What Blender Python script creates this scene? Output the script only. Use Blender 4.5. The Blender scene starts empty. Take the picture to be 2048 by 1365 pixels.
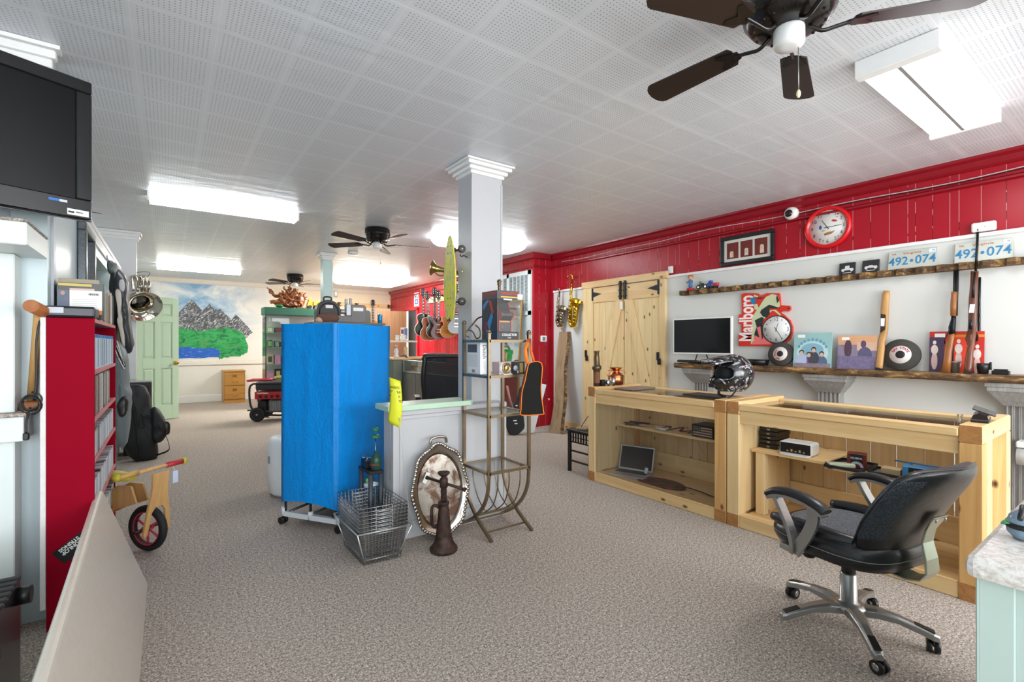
import bpy, bmesh, math, random
from mathutils import Vector, Matrix
PI=math.pi
random.seed(7)
scn=bpy.context.scene
col=scn.collection
# ---------------------------------------------------------------- camera
EYE=1.27; CEIL=2.634
FPX=959.0; YAW=math.atan(689/959.)
cam_d=bpy.data.cameras.new('camera'); cam=bpy.data.objects.new('camera',cam_d); col.objects.link(cam)
cam_d.sensor_width=36; cam_d.lens=FPX/2048*36; cam_d.shift_y=4.5/2048; cam_d.clip_start=.02
cam.location=(0,0,EYE); cam.rotation_euler=(PI/2,0,-YAW); scn.camera=cam
# ---------------------------------------------------------------- look
scn.view_settings.view_transform='Standard'; scn.view_settings.look='None'
scn.view_settings.gamma=1; scn.view_settings.use_curve_mapping=False
scn.view_settings.exposure=0.76
# ---------------------------------------------------------------- daylight
wd=bpy.data.worlds.new('world'); scn.world=wd; wd.use_nodes=True
wd.node_tree.nodes['Background'].inputs[0].default_value=(.80,.90,1,1)
wd.node_tree.nodes['Background'].inputs[1].default_value=1.0
def area(name,loc,rot,sx,sy,power,color):
    l=bpy.data.lights.new(name,'AREA'); l.shape='RECTANGLE'; l.size=sx; l.size_y=sy; l.energy=power; l.color=color
    o=bpy.data.objects.new(name,l); o.location=loc; o.rotation_euler=rot; col.objects.link(o); return o
# shop-front windows behind the camera: daylight entering through the openings
area('window_daylight',(2.9,-2.93,1.45),(PI/2,0,0),3.2,1.9,125,(.96,.98,1))
area('window_daylight',(-.9,-2.93,1.45),(PI/2,0,0),1.8,1.9,80,(.92,.96,1))
LAMP=9.0   # radiance of the ceiling lamps
# ---------------------------------------------------------------- rays of the camera's view (image taken as 2048x1365)
_c,_s=math.cos(YAW),math.sin(YAW)
def ray(u,v):
    r=(u-1024)/FPX; return Vector((r*_c+_s,-r*_s+_c,(687-v)/FPX))
O=Vector((0,0,EYE))
def PX(u,v,X): a=ray(u,v); return O+a*(X/a.x)
def PY(u,v,Y): a=ray(u,v); return O+a*(Y/a.y)
def PZ(u,v,z): a=ray(u,v); return O+a*((z-EYE)/a.z)
def PD(u,v,d): return O+ray(u,v)*d
def FL(u,v): return PZ(u,v,0)
# ---------------------------------------------------------------- materials
def lin(h):
    if isinstance(h,(tuple,list)): return tuple(h)+(1,) if len(h)==3 else h
    h=h.lstrip('#'); o=[]
    for i in (0,2,4):
        c=int(h[i:i+2],16)/255; o.append(c/12.92 if c<=.04045 else ((c+.055)/1.055)**2.4)
    return (*o,1)
class NT:
    def __init__(s,name):
        s.m=bpy.data.materials.new(name); s.m.use_nodes=True; s.t=s.m.node_tree; s.b=s.t.nodes['Principled BSDF']
    def n(s,k,**kw):
        x=s.t.nodes.new(k)
        for a,b in kw.items(): setattr(x,a,b)
        return x
    def L(s,a,b): s.t.links.new(a,b)
    def setin(s,sock,v):
        if hasattr(v,'is_linked') or isinstance(v,bpy.types.NodeSocket): s.L(v,sock)
        else: sock.default_value=v
    def math(s,op,a,b=0,c=None):
        x=s.n('ShaderNodeMath',operation=op); s.setin(x.inputs[0],a); s.setin(x.inputs[1],b)
        if c is not None: s.setin(x.inputs[2],c)
        return x.outputs[0]
    def coord(s,out='Object'): return s.n('ShaderNodeTexCoord').outputs[out]
    def xyz(s,v):
        x=s.n('ShaderNodeSeparateXYZ'); s.L(v,x.inputs[0]); return x.outputs
    def map(s,v,scale=(1,1,1),loc=(0,0,0),rot=(0,0,0)):
        x=s.n('ShaderNodeMapping'); s.L(v,x.inputs[0]); x.inputs['Scale'].default_value=scale; x.inputs['Location'].default_value=loc; x.inputs['Rotation'].default_value=rot; return x.outputs[0]
    def noise(s,v,scale,detail=3,rough=.5,dist=0):
        x=s.n('ShaderNodeTexNoise'); s.L(v,x.inputs['Vector']); x.inputs['Scale'].default_value=scale; x.inputs['Detail'].default_value=detail; x.inputs['Roughness'].default_value=rough; x.inputs['Distortion'].default_value=dist; return x.outputs[0]
    def ramp(s,f,stops,mode='LINEAR'):
        x=s.n('ShaderNodeValToRGB'); s.L(f,x.inputs[0]); cr=x.color_ramp; cr.interpolation=mode
        while len(cr.elements)<len(stops): cr.elements.new(.5)
        for e,(p,c) in zip(cr.elements,stops): e.position=p; e.color=lin(c)
        return x.outputs[0]
    def mix(s,f,a,b):
        x=s.n('ShaderNodeMix',data_type='RGBA'); s.setin(x.inputs[0],f); s.setin(x.inputs[6],a if not isinstance(a,(str,tuple)) else lin(a)); s.setin(x.inputs[7],b if not isinstance(b,(str,tuple)) else lin(b)); return x.outputs[2]
    def bump(s,h,strength=.3,dist=.002):
        x=s.n('ShaderNodeBump'); x.inputs['Strength'].default_value=strength; x.inputs['Distance'].default_value=dist; s.L(h,x.inputs['Height']); s.L(x.outputs[0],s.b.inputs['Normal'])
    def fin(s,color=None,rough=.5,metal=0,spec=None,**kw):
        if color is not None: s.setin(s.b.inputs['Base Color'],lin(color) if isinstance(color,(str,tuple)) else color)
        s.setin(s.b.inputs['Roughness'],rough); s.b.inputs['Metallic'].default_value=metal
        if spec is not None: s.b.inputs['Specular IOR Level'].default_value=spec
        for k,v in kw.items(): s.b.inputs[k.replace('_',' ')].default_value=v
        return s.m
_MC={}
def M(color,rough=.5,metal=0,var=.06,scale=12,bump=0,spec=None,name=None):
    """plain procedural material: base colour with a faint noise variation"""
    k=(color,rough,metal,var,scale,bump,spec)
    if k in _MC: return _MC[k]
    n=NT(name or 'paint_'+str(color).strip('#')); c=lin(color); v=n.coord()
    f=n.noise(v,scale,3)
    a=tuple(max(0,x*(1-var)) for x in c[:3])+(1,); b=tuple(min(1,x*(1+var)) for x in c[:3])+(1,)
    n.fin(n.mix(f,a,b),rough,metal,spec)
    if bump: n.bump(n.noise(v,scale*8,2),bump)
    _MC[k]=n.m; return n.m
def glassmat(name='clear_glass',tint=(.985,.995,.992),alpha=.12,rough=.02):
    # thin pane: mostly transparent, with a glossy reflection
    n=NT(name); t=n.t; tr=n.n('ShaderNodeBsdfTransparent'); tr.inputs[0].default_value=(*tint,1)
    g=n.n('ShaderNodeBsdfGlossy'); g.inputs['Roughness'].default_value=rough
    fr=n.n('ShaderNodeFresnel'); fr.inputs[0].default_value=1.33
    mx=n.n('ShaderNodeMixShader'); n.L(n.math('MINIMUM',n.math('MULTIPLY',fr.outputs[0],1.0),.6),mx.inputs[0]); n.L(tr.outputs[0],mx.inputs[1]); n.L(g.outputs[0],mx.inputs[2])
    n.L(mx.outputs[0],t.nodes['Material Output'].inputs[0]); return n.m
def emis(name,color,strength):
    n=NT(name); n.b.inputs['Base Color'].default_value=lin(color); n.b.inputs['Emission Color'].default_value=lin(color); n.b.inputs['Emission Strength'].default_value=strength; return n.m
def wood(name,light,dark,axis=2,scale=1.0,knots=True,rough=.5,knot='#5e381a',kn_scale=3.2,seed=0):
    n=NT(name); v=n.coord(); sc=[9,9,9]; sc[axis]=.55
    v0=n.map(v,loc=(seed*3.1,seed*1.7,seed*.9))
    g=n.noise(n.map(v0,scale=[x*scale for x in sc]),1.6,5,.6,1.2)
    fine=n.noise(n.map(v0,scale=[(70 if i!=axis else 3)*scale for i in range(3)]),1.5,2)
    c=n.mix(n.ramp(g,[(.3,(0,0,0)),(.7,(1,1,1))]),light,dark)
    c=n.mix(n.math('MULTIPLY',fine,.28),c,dark)
    big=n.noise(v0,1.1*scale,2); c=n.mix(n.math('MULTIPLY',big,.35),c,light)
    if knots:
        vo=n.n('ShaderNodeTexVoronoi'); vo.voronoi_dimensions='2D'; xx=n.xyz(v0); o2=[i for i in range(3) if i!=axis]
        cb=n.n('ShaderNodeCombineXYZ'); n.L(n.math('MULTIPLY',xx[axis],kn_scale*.8),cb.inputs[0]); n.L(n.math('MULTIPLY',n.math('ADD',xx[o2[0]],xx[o2[1]]),kn_scale*1.5),cb.inputs[1])
        n.L(cb.outputs[0],vo.inputs['Vector']); vo.inputs['Scale'].default_value=1
        rnd=n.xyz(vo.outputs['Color'])[0]
        k=n.math('MULTIPLY',n.ramp(vo.outputs['Distance'],[(.02,(1,1,1)),(.05,(.55,.55,.55)),(.075,(0,0,0))]),n.math('GREATER_THAN',rnd,.2))
        c=n.mix(k,c,knot)
    n.fin(c,rough); n.bump(fine,.12,.001); return n.m
# ---------------------------------------------------------------- mesh builder (world coordinates unless local=True)
class MB:
    def __init__(s): s.bm=bmesh.new(); s.T=Matrix.Identity(4); s.mi=0; s.mats=[]
    def mat(s,m):
        if m not in s.mats: s.mats.append(m)
        s.mi=s.mats.index(m); return s
    def at(s,T): s.T=T; return s
    def vs(s,pts): return [s.bm.verts.new(s.T@Vector(p)) for p in pts]
    def f(s,vv,smooth=False):
        try: x=s.bm.faces.new(vv); x.material_index=s.mi; x.smooth=smooth; return x
        except ValueError: return None
    def poly(s,pts): return s.f(s.vs(pts))
    def box(s,x0,x1,y0,y1,z0,z1,r=0):
        if x0>x1:x0,x1=x1,x0
        if y0>y1:y0,y1=y1,y0
        if z0>z1:z0,z1=z1,z0
        v=s.vs([(x,y,z) for z in (z0,z1) for y in (y0,y1) for x in (x0,x1)])
        fs=[s.f([v[i] for i in q]) for q in ((0,2,3,1),(4,5,7,6),(0,1,5,4),(2,6,7,3),(0,4,6,2),(1,3,7,5))]
        if r>0:
            es=set()
            for x in fs: es.update(x.edges)
            rr=min(r,.45*min(x1-x0,y1-y0,z1-z0))
            if rr>1e-5:
                g=bmesh.ops.bevel(s.bm,geom=list(es),offset=rr,segments=2 if rr>.006 else 1,affect='EDGES',profile=.5)
                for x in g['faces']: x.material_index=s.mi
        return s
    def prism(s,pts,a,b,axis=2,smooth=False):
        """2D outline extruded from a to b along axis (0: outline is y,z; 1: x,z; 2: x,y)"""
        def P(p,h): return (h,p[0],p[1]) if axis==0 else ((p[0],h,p[1]) if axis==1 else (p[0],p[1],h))
        A=s.vs([P(p,a) for p in pts]); B=s.vs([P(p,b) for p in pts]); n=len(pts)
        for i in range(n): s.f([A[i],A[(i+1)%n],B[(i+1)%n],B[i]],smooth)
        s.f(A[::-1]); s.f(B); return s
    def cyl(s,p0,p1,r0,r1=None,seg=16,cap=True,smooth=True):
        r1=r0 if r1 is None else r1; p0=Vector(p0); p1=Vector(p1); d=(p1-p0)
        if d.length<1e-7: return s
        q=d.to_track_quat('Z','Y'); A=[];B=[]
        for i in range(seg):
            a=2*PI*i/seg; e=Vector((math.cos(a),math.sin(a),0))
            A.append(p0+q@(e*r0)); B.append(p1+q@(e*r1))
        A=s.vs(A);B=s.vs(B)
        for i in range(seg): s.f([A[i],A[(i+1)%seg],B[(i+1)%seg],B[i]],smooth)
        if cap: s.f(A[::-1]); s.f(B)
        return s
    def tube(s,pts,r,seg=8,closed=False,cap=True,flat=None):
        """swept tube; r number or list; flat=(w,h) sweeps a rectangle-ish ellipse"""
        P=[Vector(p) for p in pts]; n=len(P); rings=[]; up=None
        for i in range(n):
            if closed: t=(P[(i+1)%n]-P[i-1])
            else: t=(P[min(i+1,n-1)]-P[max(i-1,0)])
            t=t.normalized() if t.length>1e-9 else Vector((0,0,1))
            if up is None:
                up=Vector((0,0,1)) if abs(t.z)<.9 else Vector((1,0,0))
            side=t.cross(up); 
            if side.length<1e-6: side=t.orthogonal()
            side.normalize(); up=side.cross(t).normalized()
            rr=r[i] if isinstance(r,(list,tuple)) else r
            ring=[]
            for k in range(seg):
                a=2*PI*(k+.5)/seg
                if flat: ring.append(P[i]+side*(math.copysign(1,math.cos(a))*flat[0]/2 if seg==4 else math.cos(a)*flat[0]/2)+up*(math.copysign(1,math.sin(a))*flat[1]/2 if seg==4 else math.sin(a)*flat[1]/2))
                else: ring.append(P[i]+(side*math.cos(a)+up*math.sin(a))*rr)
            rings.append(s.vs(ring))
        m=n if closed else n-1
        for i in range(m):
            A=rings[i];B=rings[(i+1)%n]
            for k in range(seg): s.f([A[k],A[(k+1)%seg],B[(k+1)%seg],B[k]],seg>4)
        if cap and not closed: s.f(rings[0][::-1]); s.f(rings[-1])
        return s
    def lathe(s,prof,o=(0,0,0),axis=(0,0,1),seg=24,cap=True,sx=1,sy=1):
        """prof: (radius, height) list"""
        o=Vector(o); q=Vector(axis).to_track_quat('Z','Y'); R=[]
        for r,h in prof:
            if r<1e-6: R.append(s.vs([o+q@Vector((0,0,h))])*seg)
            else: R.append(s.vs([o+q@Vector((r*sx*math.cos(2*PI*i/seg),r*sy*math.sin(2*PI*i/seg),h)) for i in range(seg)]))
        for A,B in zip(R,R[1:]):
            for i in range(seg):
                q4=[A[i],A[(i+1)%seg],B[(i+1)%seg],B[i]]; u=[]
                for x in q4:
                    if x not in u: u.append(x)
                if len(u)>2: s.f(u,True)
        if cap:
            if prof[0][0]>1e-6: s.f(R[0][::-1])
            if prof[-1][0]>1e-6: s.f(R[-1])
        return s
    def ball(s,c,r,seg=16,rings=10):
        rx,ry,rz=(r,r,r) if not isinstance(r,(tuple,list)) else r
        c=Vector(c); R=[]
        for j in range(rings+1):
            a=PI*j/rings; 
            if j in (0,rings): R.append(s.vs([c+Vector((0,0,rz*math.cos(a)))])*seg)
            else: R.append(s.vs([c+Vector((rx*math.sin(a)*math.cos(2*PI*i/seg),ry*math.sin(a)*math.sin(2*PI*i/seg),rz*math.cos(a))) for i in range(seg)]))
        for A,B in zip(R,R[1:]):
            for i in range(seg):
                u=[]
                for x in (A[i],B[i],B[(i+1)%seg],A[(i+1)%seg]):
                    if x not in u: u.append(x)
                if len(u)>2: s.f(u,True)
        return s
    def loft(s,rings,closed=True,cap=True,smooth=True):
        R=[s.vs(r) for r in rings]; n=len(R[0])
        for A,B in zip(R,R[1:]):
            for i in range(n if closed else n-1): s.f([A[i],A[(i+1)%n],B[(i+1)%n],B[i]],smooth)
        if cap and closed: s.f(R[0][::-1]); s.f(R[-1])
        return s
    def text(s,st,T,size=.05,ext=.0004,sx=1,align='CENTER',bold=0):
        """flat lettering; T maps x right, y up, z out"""
        cu=bpy.data.curves.new('t','FONT'); cu.body=st; cu.size=size; cu.extrude=ext; cu.align_x=align; cu.align_y='CENTER'; cu.offset=bold; cu.resolution_u=3
        o=bpy.data.objects.new('t',cu); col.objects.link(o)
        me=bpy.data.meshes.new_from_object(o); bpy.data.objects.remove(o); bpy.data.curves.remove(cu)
        old=s.T; s.T=old@T@Matrix.Diagonal((sx,1,1,1))
        v=s.vs([x.co for x in me.vertices])
        for p in me.polygons: s.f([v[i] for i in p.vertices])
        s.T=old; bpy.data.meshes.remove(me); return s
    def build(s,name,mat=None,parent=None,smooth=False,bevel=0,sub=0,local=False,fixn=True,solid=0,origin=None):
        if fixn: bmesh.ops.recalc_face_normals(s.bm,faces=s.bm.faces)
        me=bpy.data.meshes.new(name)
        if parent is not None and not local:
            W=Matrix.Identity(4); p=parent
            while p is not None: W=p.matrix_basis@W; p=p.parent
            s.bm.transform(W.inverted())
        off=None
        if parent is None and not local and s.bm.verts:
            xs=[v.co for v in s.bm.verts]
            off=Vector(((min(v.x for v in xs)+max(v.x for v in xs))/2,(min(v.y for v in xs)+max(v.y for v in xs))/2,min(v.z for v in xs)))
            if origin is not None: off=Vector(origin)
            bmesh.ops.translate(s.bm,vec=-off,verts=s.bm.verts)
        s.bm.to_mesh(me); s.bm.free()
        if smooth:
            for p in me.polygons: p.use_smooth=True
        o=bpy.data.objects.new(name,me); col.objects.link(o)
        if off is not None: o.location=off
        if s.mats:
            for m in s.mats: me.materials.append(m)
        elif mat is not None: me.materials.append(mat)
        if parent is not None: o.parent=parent
        if solid: md=o.modifiers.new('s','SOLIDIFY'); md.thickness=solid; md.offset=0
        if bevel: md=o.modifiers.new('b','BEVEL'); md.width=bevel; md.segments=2; md.limit_method='ANGLE'; md.angle_limit=.7
        if sub: md=o.modifiers.new('u','SUBSURF'); md.levels=sub; md.render_levels=sub
        return o
def tag(o,label,cat,group=None,kind=None):
    o['label']=label; o['category']=cat
    if group: o['group']=group
    if kind: o['kind']=kind
    return o
def thing(name,label,cat,loc=(0,0,0),rz=0,group=None,rot=None):
    o=bpy.data.objects.new(name,None); col.objects.link(o); o.location=loc; o.rotation_euler=rot if rot else (0,0,rz); o.empty_display_size=.05
    return tag(o,label,cat,group)
def struct(o): o['kind']='structure'; return o
def dup(root,loc=None,rot=None,label=None,parent=None):
    c=root.copy(); col.objects.link(c)
    if parent is not None: c.parent=parent
    if loc is not None: c.location=loc
    if rot is not None: c.rotation_euler=rot
    if label: c['label']=label
    for ch in [k for k in bpy.data.objects if k.parent==root]:
        dup(ch,parent=c)
    return c
def R(ax,a): return Matrix.Rotation(a,4,ax)
def Tr(*p): return Matrix.Translation(Vector(p) if len(p)==3 else p[0])
def frame(o,x,y,z): # columns
    m=Matrix((x,y,z)).transposed().to_4x4(); m.translation=Vector(o); return m
def wallX(X,y,z): # lettering frame on a wall facing -X : text right = -Y, up = Z, out = -X
    return frame((X,y,z),Vector((0,-1,0)),Vector((0,0,1)),Vector((-1,0,0)))
def wallY(x,Y,z): # facing -Y : right = +X, out=-Y
    return frame((x,Y,z),Vector((1,0,0)),Vector((0,0,1)),Vector((0,-1,0)))
def smoothpts(P,n=4,closed=False):
    P=[Vector(p) for p in P]; out=[]; m=len(P)
    for i in range(m if closed else m-1):
        a=P[(i-1)%m] if closed or i>0 else P[0]; b=P[i]; c=P[(i+1)%m]; d=P[(i+2)%m] if closed or i+2<m else P[-1]
        for k in range(n):
            t=k/n; out.append(.5*((2*b)+(c-a)*t+(2*a-5*b+4*c-d)*t*t+(3*b-a-3*c+d)*t**3))
    if not closed: out.append(P[-1])
    return out
def ell(cx,cy,rx,ry,n=24,rot=0):
    return [(cx+rx*math.cos(a)*math.cos(rot)-ry*math.sin(a)*math.sin(rot),cy+rx*math.cos(a)*math.sin(rot)+ry*math.sin(a)*math.cos(rot)) for a in [2*PI*i/n for i in range(n)]]
# common materials
WHITE=M('#e9e9e6',.35); DWHITE=M('#dcdfdf',.4); BLK=M('#141414',.4,var=.1); BLKM=M('#1a1a1b',.6); CHROME=M('#c9c9c9',.18,1.0,var=.03); STEEL=M('#9b9a96',.33,1.0)
GLASS=glassmat(); PAPER=M('#f2f2ee',.7)
PINE=[wood('pine_up',  '#f2daa8','#dcb47a',2,seed=1),wood('pine_along','#efd29c','#d4a56a',1,seed=2),wood('pine_across','#eecd98','#d5a468',0,seed=3)]
# ================================================================ SETTING
def carpet():
    n=NT('berber_carpet'); v=n.coord()
    a=n.noise(v,150,2,.7); b=n.noise(v,70,3,.6); big=n.noise(v,1.2,3)
    c=n.ramp(n.math('ADD',n.math('MULTIPLY',a,.65),n.math('MULTIPLY',b,.35)),[(.37,'#564d47'),(.47,'#9c9085'),(.54,'#bcafa3'),(.64,'#efe5d9')])
    c=n.mix(n.math('MULTIPLY',big,.22),c,'#aea7a3')
    n.fin(c,.95,spec=.1); n.bump(a,.5,.004); return n.m
def ceilmat():
    n=NT('perforated_ceiling_tile'); v=n.coord(); x,y,z=n.xyz(v)
    P=.305
    def fr(c,off,p): return n.math('FRACT',n.math('DIVIDE',n.math('SUBTRACT',c,off),p))
    fx=fr(x,.177,P); fy=fr(y,1.824,P)
    hx=n.math('SUBTRACT',n.math('FRACT',n.math('MULTIPLY',fx,17)),.5); hy=n.math('SUBTRACT',n.math('FRACT',n.math('MULTIPLY',fy,17)),.5)
    d=n.math('ADD',n.math('MULTIPLY',hx,hx),n.math('MULTIPLY',hy,hy))
    hole=n.math('LESS_THAN',d,.028)
    def inside(f,m): return n.math('MULTIPLY',n.math('GREATER_THAN',f,m),n.math('LESS_THAN',f,1-m))
    hole=n.math('MULTIPLY',hole,n.math('MULTIPLY',inside(fx,.05),inside(fy,.05)))
    edx=n.math('LESS_THAN',fx,.010); edy=n.math('LESS_THAN',fy,.014)
    wob=n.noise(v,3.0,2)
    c=n.mix(n.noise(v,1.3,3),'#d9dde3','#e6e8eb')
    c=n.mix(edy,c,n.mix(wob,'#ffffff','#dddddd')); c=n.mix(n.math('MULTIPLY',edx,.3),c,'#ffffff')
    c=n.mix(n.math('MULTIPLY',hole,.6),c,'#3c3b3a')
    far=n.math('GREATER_THAN',y,3.0)
    n.fin(c,.34,spec=.55)
    # slight sag of the tiles
    sag=n.noise(n.map(v,scale=(1.2,5,1)),1.6,3)
    h=n.math('ADD',n.math('MULTIPLY',sag,1.0),n.math('MULTIPLY',n.math('MAXIMUM',edx,edy),-.05))
    n.bump(h,.28,.02); return n.m
def redpanel():
    n=NT('red_plank_panelling'); v=n.coord(); x,y,z=n.xyz(v)
    y=n.math('ADD',y,x)
    f=n.math('FRACT',n.math('DIVIDE',y,.81)); acc=None
    for p in (.02,.17,.235,.36,.49,.55,.70,.86):
        g=n.math('LESS_THAN',n.math('ABSOLUTE',n.math('SUBTRACT',f,p)),.0028)
        acc=g if acc is None else n.math('MAXIMUM',acc,g)
    c=n.mix(n.noise(v,2,3),'#9c1626','#b01a28')
    wn=n.noise(n.map(v,scale=(1,1,.6)),9,3,.7)
    pale=n.math('MULTIPLY',acc,n.math('GREATER_THAN',wn,.47))  # whitish highlights put into the colour along stretches of the grooves
    c=n.mix(n.math('MULTIPLY',acc,.75),c,'#4d0710'); c=n.mix(n.math('MULTIPLY',pale,.55),c,'#e9a3a6')
    n.fin(c,.3,spec=.3); n.bump(n.math('SUBTRACT',n.math('MULTIPLY',n.noise(v,6,3),.3),acc),.35,.004); return n.m
RED=redpanel(); REDT=M('#8f1220',.25,var=.08,name='red_trim'); WWALL=M('#dcdcd7',.45,var=.03,scale=2,name='off_white_wall'); BLUEW=M('#c3d3d6',.3,var=.04,scale=2,name='pale_blue_wall')
CREAM=M('#ead9bd',.55,var=.04,scale=2,name='cream_wall'); MINT=M('#b9d6bb',.35,var=.05,name='mint_paint'); WTRIM=M('#efefed',.25,var=.03,name='white_trim')
CARPET=carpet()
m=MB(); m.box(-3.2,5.2,-3.2,12.6,-.1,0); struct(m.build('floor',CARPET,local=True))
m=MB(); m.box(-3.2,5.2,-3.2,12.6,CEIL,CEIL+.1); struct(m.build('ceiling',ceilmat(),local=True))
# right wall: red planks, white lower boarding with a cap
WX=4.84; BX=WX-.012
m=MB(); m.box(WX,WX+.15,-3.2,12.6,0,CEIL); wr=struct(m.build('wall_right',RED,local=True))
m=MB(); m.box(BX,WX,-3.0,5.62,.0,2.05); struct(m.build('wall_right_boarding',WWALL,local=True))
m=MB(); m.box(WX-.03,WX,-3.0,5.62,2.045,2.075,.004); struct(m.build('trim_1',WTRIM,local=True))
m=MB(); m.prism([(WX,CEIL),(WX-.075,CEIL),(WX-.072,CEIL-.02),(WX-.045,CEIL-.035),(WX-.03,CEIL-.07),(WX-.012,CEIL-.085),(WX,CEIL-.09)],-3.1,12.3,1); struct(m.build('trim_2',REDT,local=True))
m=MB(); m.prism([(WX,2.465),(WX-.012,2.462),(WX-.03,2.45),(WX-.03,2.435),(WX-.012,2.43),(WX,2.425)],-3.1,12.3,1); struct(m.build('trim_3',REDT,local=True))
# closet that steps out of the right wall, louvred front
m=MB(); m.box(4.50,WX,5.69,7.45,0,CEIL); struct(m.build('wall_closet',RED,local=True))
m=MB(); m.box(4.42,4.5,5.61,7.45,2.55,CEIL-.001); m.box(4.5,WX-.08,5.61,5.69,2.55,CEIL-.001); m.box(4.475,4.5,5.665,7.45,2.425,2.46); m.box(4.5,WX-.03,5.665,5.69,2.425,2.46); struct(m.build('trim_4',REDT,local=True))
m=MB(); m.box(4.48,4.5,5.735,6.95,.02,2.385,.003)
m.box(4.462,4.48,5.735,5.80,.02,2.385); m.box(4.462,4.48,6.30,6.36,.02,2.385); m.box(4.462,4.48,6.89,6.95,.02,2.385)
for z0,z1 in ((2.32,2.385),(1.70,1.765),(.02,.14)): m.box(4.462,4.48,5.735,6.95,z0,z1)
d4=struct(m.build('door_4',M('#d5dfdf',.35,name='closet_white'),local=True))
m=MB(); 
for y0,y1 in ((5.80,6.30),(6.36,6.89)):
    n=5; w=(y1-y0)/n
    for i in range(1,n): m.box(4.464,4.479,y0+i*w-.008,y0+i*w+.008,1.765,2.32)
    for k in range(28):
        z=1.772+k*.0195
        m.poly([(4.466,y0,z),(4.466,y1,z),(4.479,y1,z+.016),(4.479,y0,z+.016)])
m.build('louvre',M('#c2cacb',.4,name='louvre_grey'),d4,local=True)
m=MB()
for y0,y1 in ((5.80,6.30),(6.36,6.89)): m.box(4.4792,4.4799,y0,y1,1.765,2.32)
m.build('louvre_backing',M('#4a4f52',.8),d4,local=True)
# back wall
BY=12.3
m=MB(); m.box(-3.2,2.02,BY,BY+.15,0,CEIL); struct(m.build('wall_back',M('#eae7df',.5,var=.03,scale=2,name='mural_wall_white'),local=True))
m=MB(); m.box(2.02,5.2,BY,BY+.15,0,CEIL); struct(m.build('wall_back_cream',CREAM,local=True))
m=MB(); m.box(-.55,4.84,BY-.015,BY,0,.15,.004); struct(m.build('baseboard_back',WTRIM,local=True))
m=MB(); m.box(-.55,4.84,BY-.03,BY,.80,.86,.004); m.box(-.55,4.84,BY-.02,BY,.86,.9); struct(m.build('trim_5',M('#e6e3d8',.4),local=True))
m=MB(); m.prism([(BY,CEIL),(BY-.07,CEIL),(BY-.02,CEIL-.075),(BY,CEIL-.09)],-.55,4.76,0); struct(m.build('trim_6',M('#e8e2d6',.4),local=True))
# left side: low partition with cap, end block, far left wall
LX=-.45
m=MB(); m.box(LX-.12,LX,3.05,4.62,0,2.10); m.box(LX-.12,LX,4.62,5.9,1.95,2.10); m.box(LX-.12,LX,4.62,5.9,0,.30); m.box(LX-.12,LX,5.9,7.45,0,2.10); struct(m.build('wall_left_partition',BLUEW,local=True))
m=MB(); m.box(LX-.14,LX+.02,3.05,7.45,2.10,2.14,.004); m.box(LX,LX+.014,3.9,7.43,2.02,2.10); m.box(LX,LX+.016,5.9,5.98,.3,2.02); m.box(LX,LX+.016,4.54,4.62,.3,2.02); struct(m.build('trim_7',WTRIM,local=True))
m=MB(); m.box(-1.6,-1.5,4.0,6.6,0,CEIL); struct(m.build('wall_left_alcove',M('#e6e3b4',.5,name='pale_yellow_wall'),local=True))
m=MB(); m.box(-1.5,LX-.12,6.2,6.3,0,2.0); struct(m.build('wall_left_alcove_end',M('#e9e6c0',.5,name='pale_yellow_wall2'),local=True))
m=MB(); m.box(-1.6,-.31,7.45,7.62,0,CEIL); struct(m.build('wall_left_block',M('#e3e4e6',.4,var=.03,scale=2),local=True))
m=MB(); m.box(-1.6,-.26,7.40,7.66,CEIL-.03,CEIL-.002,.003); m.box(-1.6,-.275,7.415,7.64,CEIL-.07,CEIL-.03,.006); m.box(-1.6,-.295,7.435,7.62,CEIL-.10,CEIL-.07,.003); struct(m.build('trim_8',WTRIM,local=True))
m=MB(); m.box(-.45,-.305,7.425,7.45,.78,.84,.004); m.box(-.45,-.305,7.43,7.45,.72,.78,.002); struct(m.build('trim_9',M('#cfdcbd',.4),local=True))
m=MB(); m.box(-.70,-.55,7.62,9.5,0,CEIL); m.box(-.70,-.55,10.3,12.3,0,CEIL); m.box(-.70,-.55,9.5,10.3,2.06,CEIL); struct(m.build('wall_left_far',M('#dde3e0',.5),local=True))
m=MB(); m.box(-1.6,-1.5,7.62,12.3,0,CEIL); struct(m.build('wall_left_hall',M('#dde3e0',.5),local=True))
# chimney breast and near left walls
m=MB(); m.box(-1.9,-.44,3.13,3.19,0,CEIL); m.box(-1.9,-.52,3.06,3.13,0,CEIL); struct(m.build('wall_chimney',M('#b9c2c9',.4,var=.04,scale=2,name='chimney_blue_grey'),local=True))
m=MB(); m.box(-2.2,-2.05,-3.2,3.2,0,CEIL); struct(m.build('wall_left',BLUEW,local=True))
m=MB(); m.box(-2.05,-.55,3.045,3.06,0,.16,.004); struct(m.build('baseboard_left',M('#dfe5e6',.4),local=True))
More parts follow.
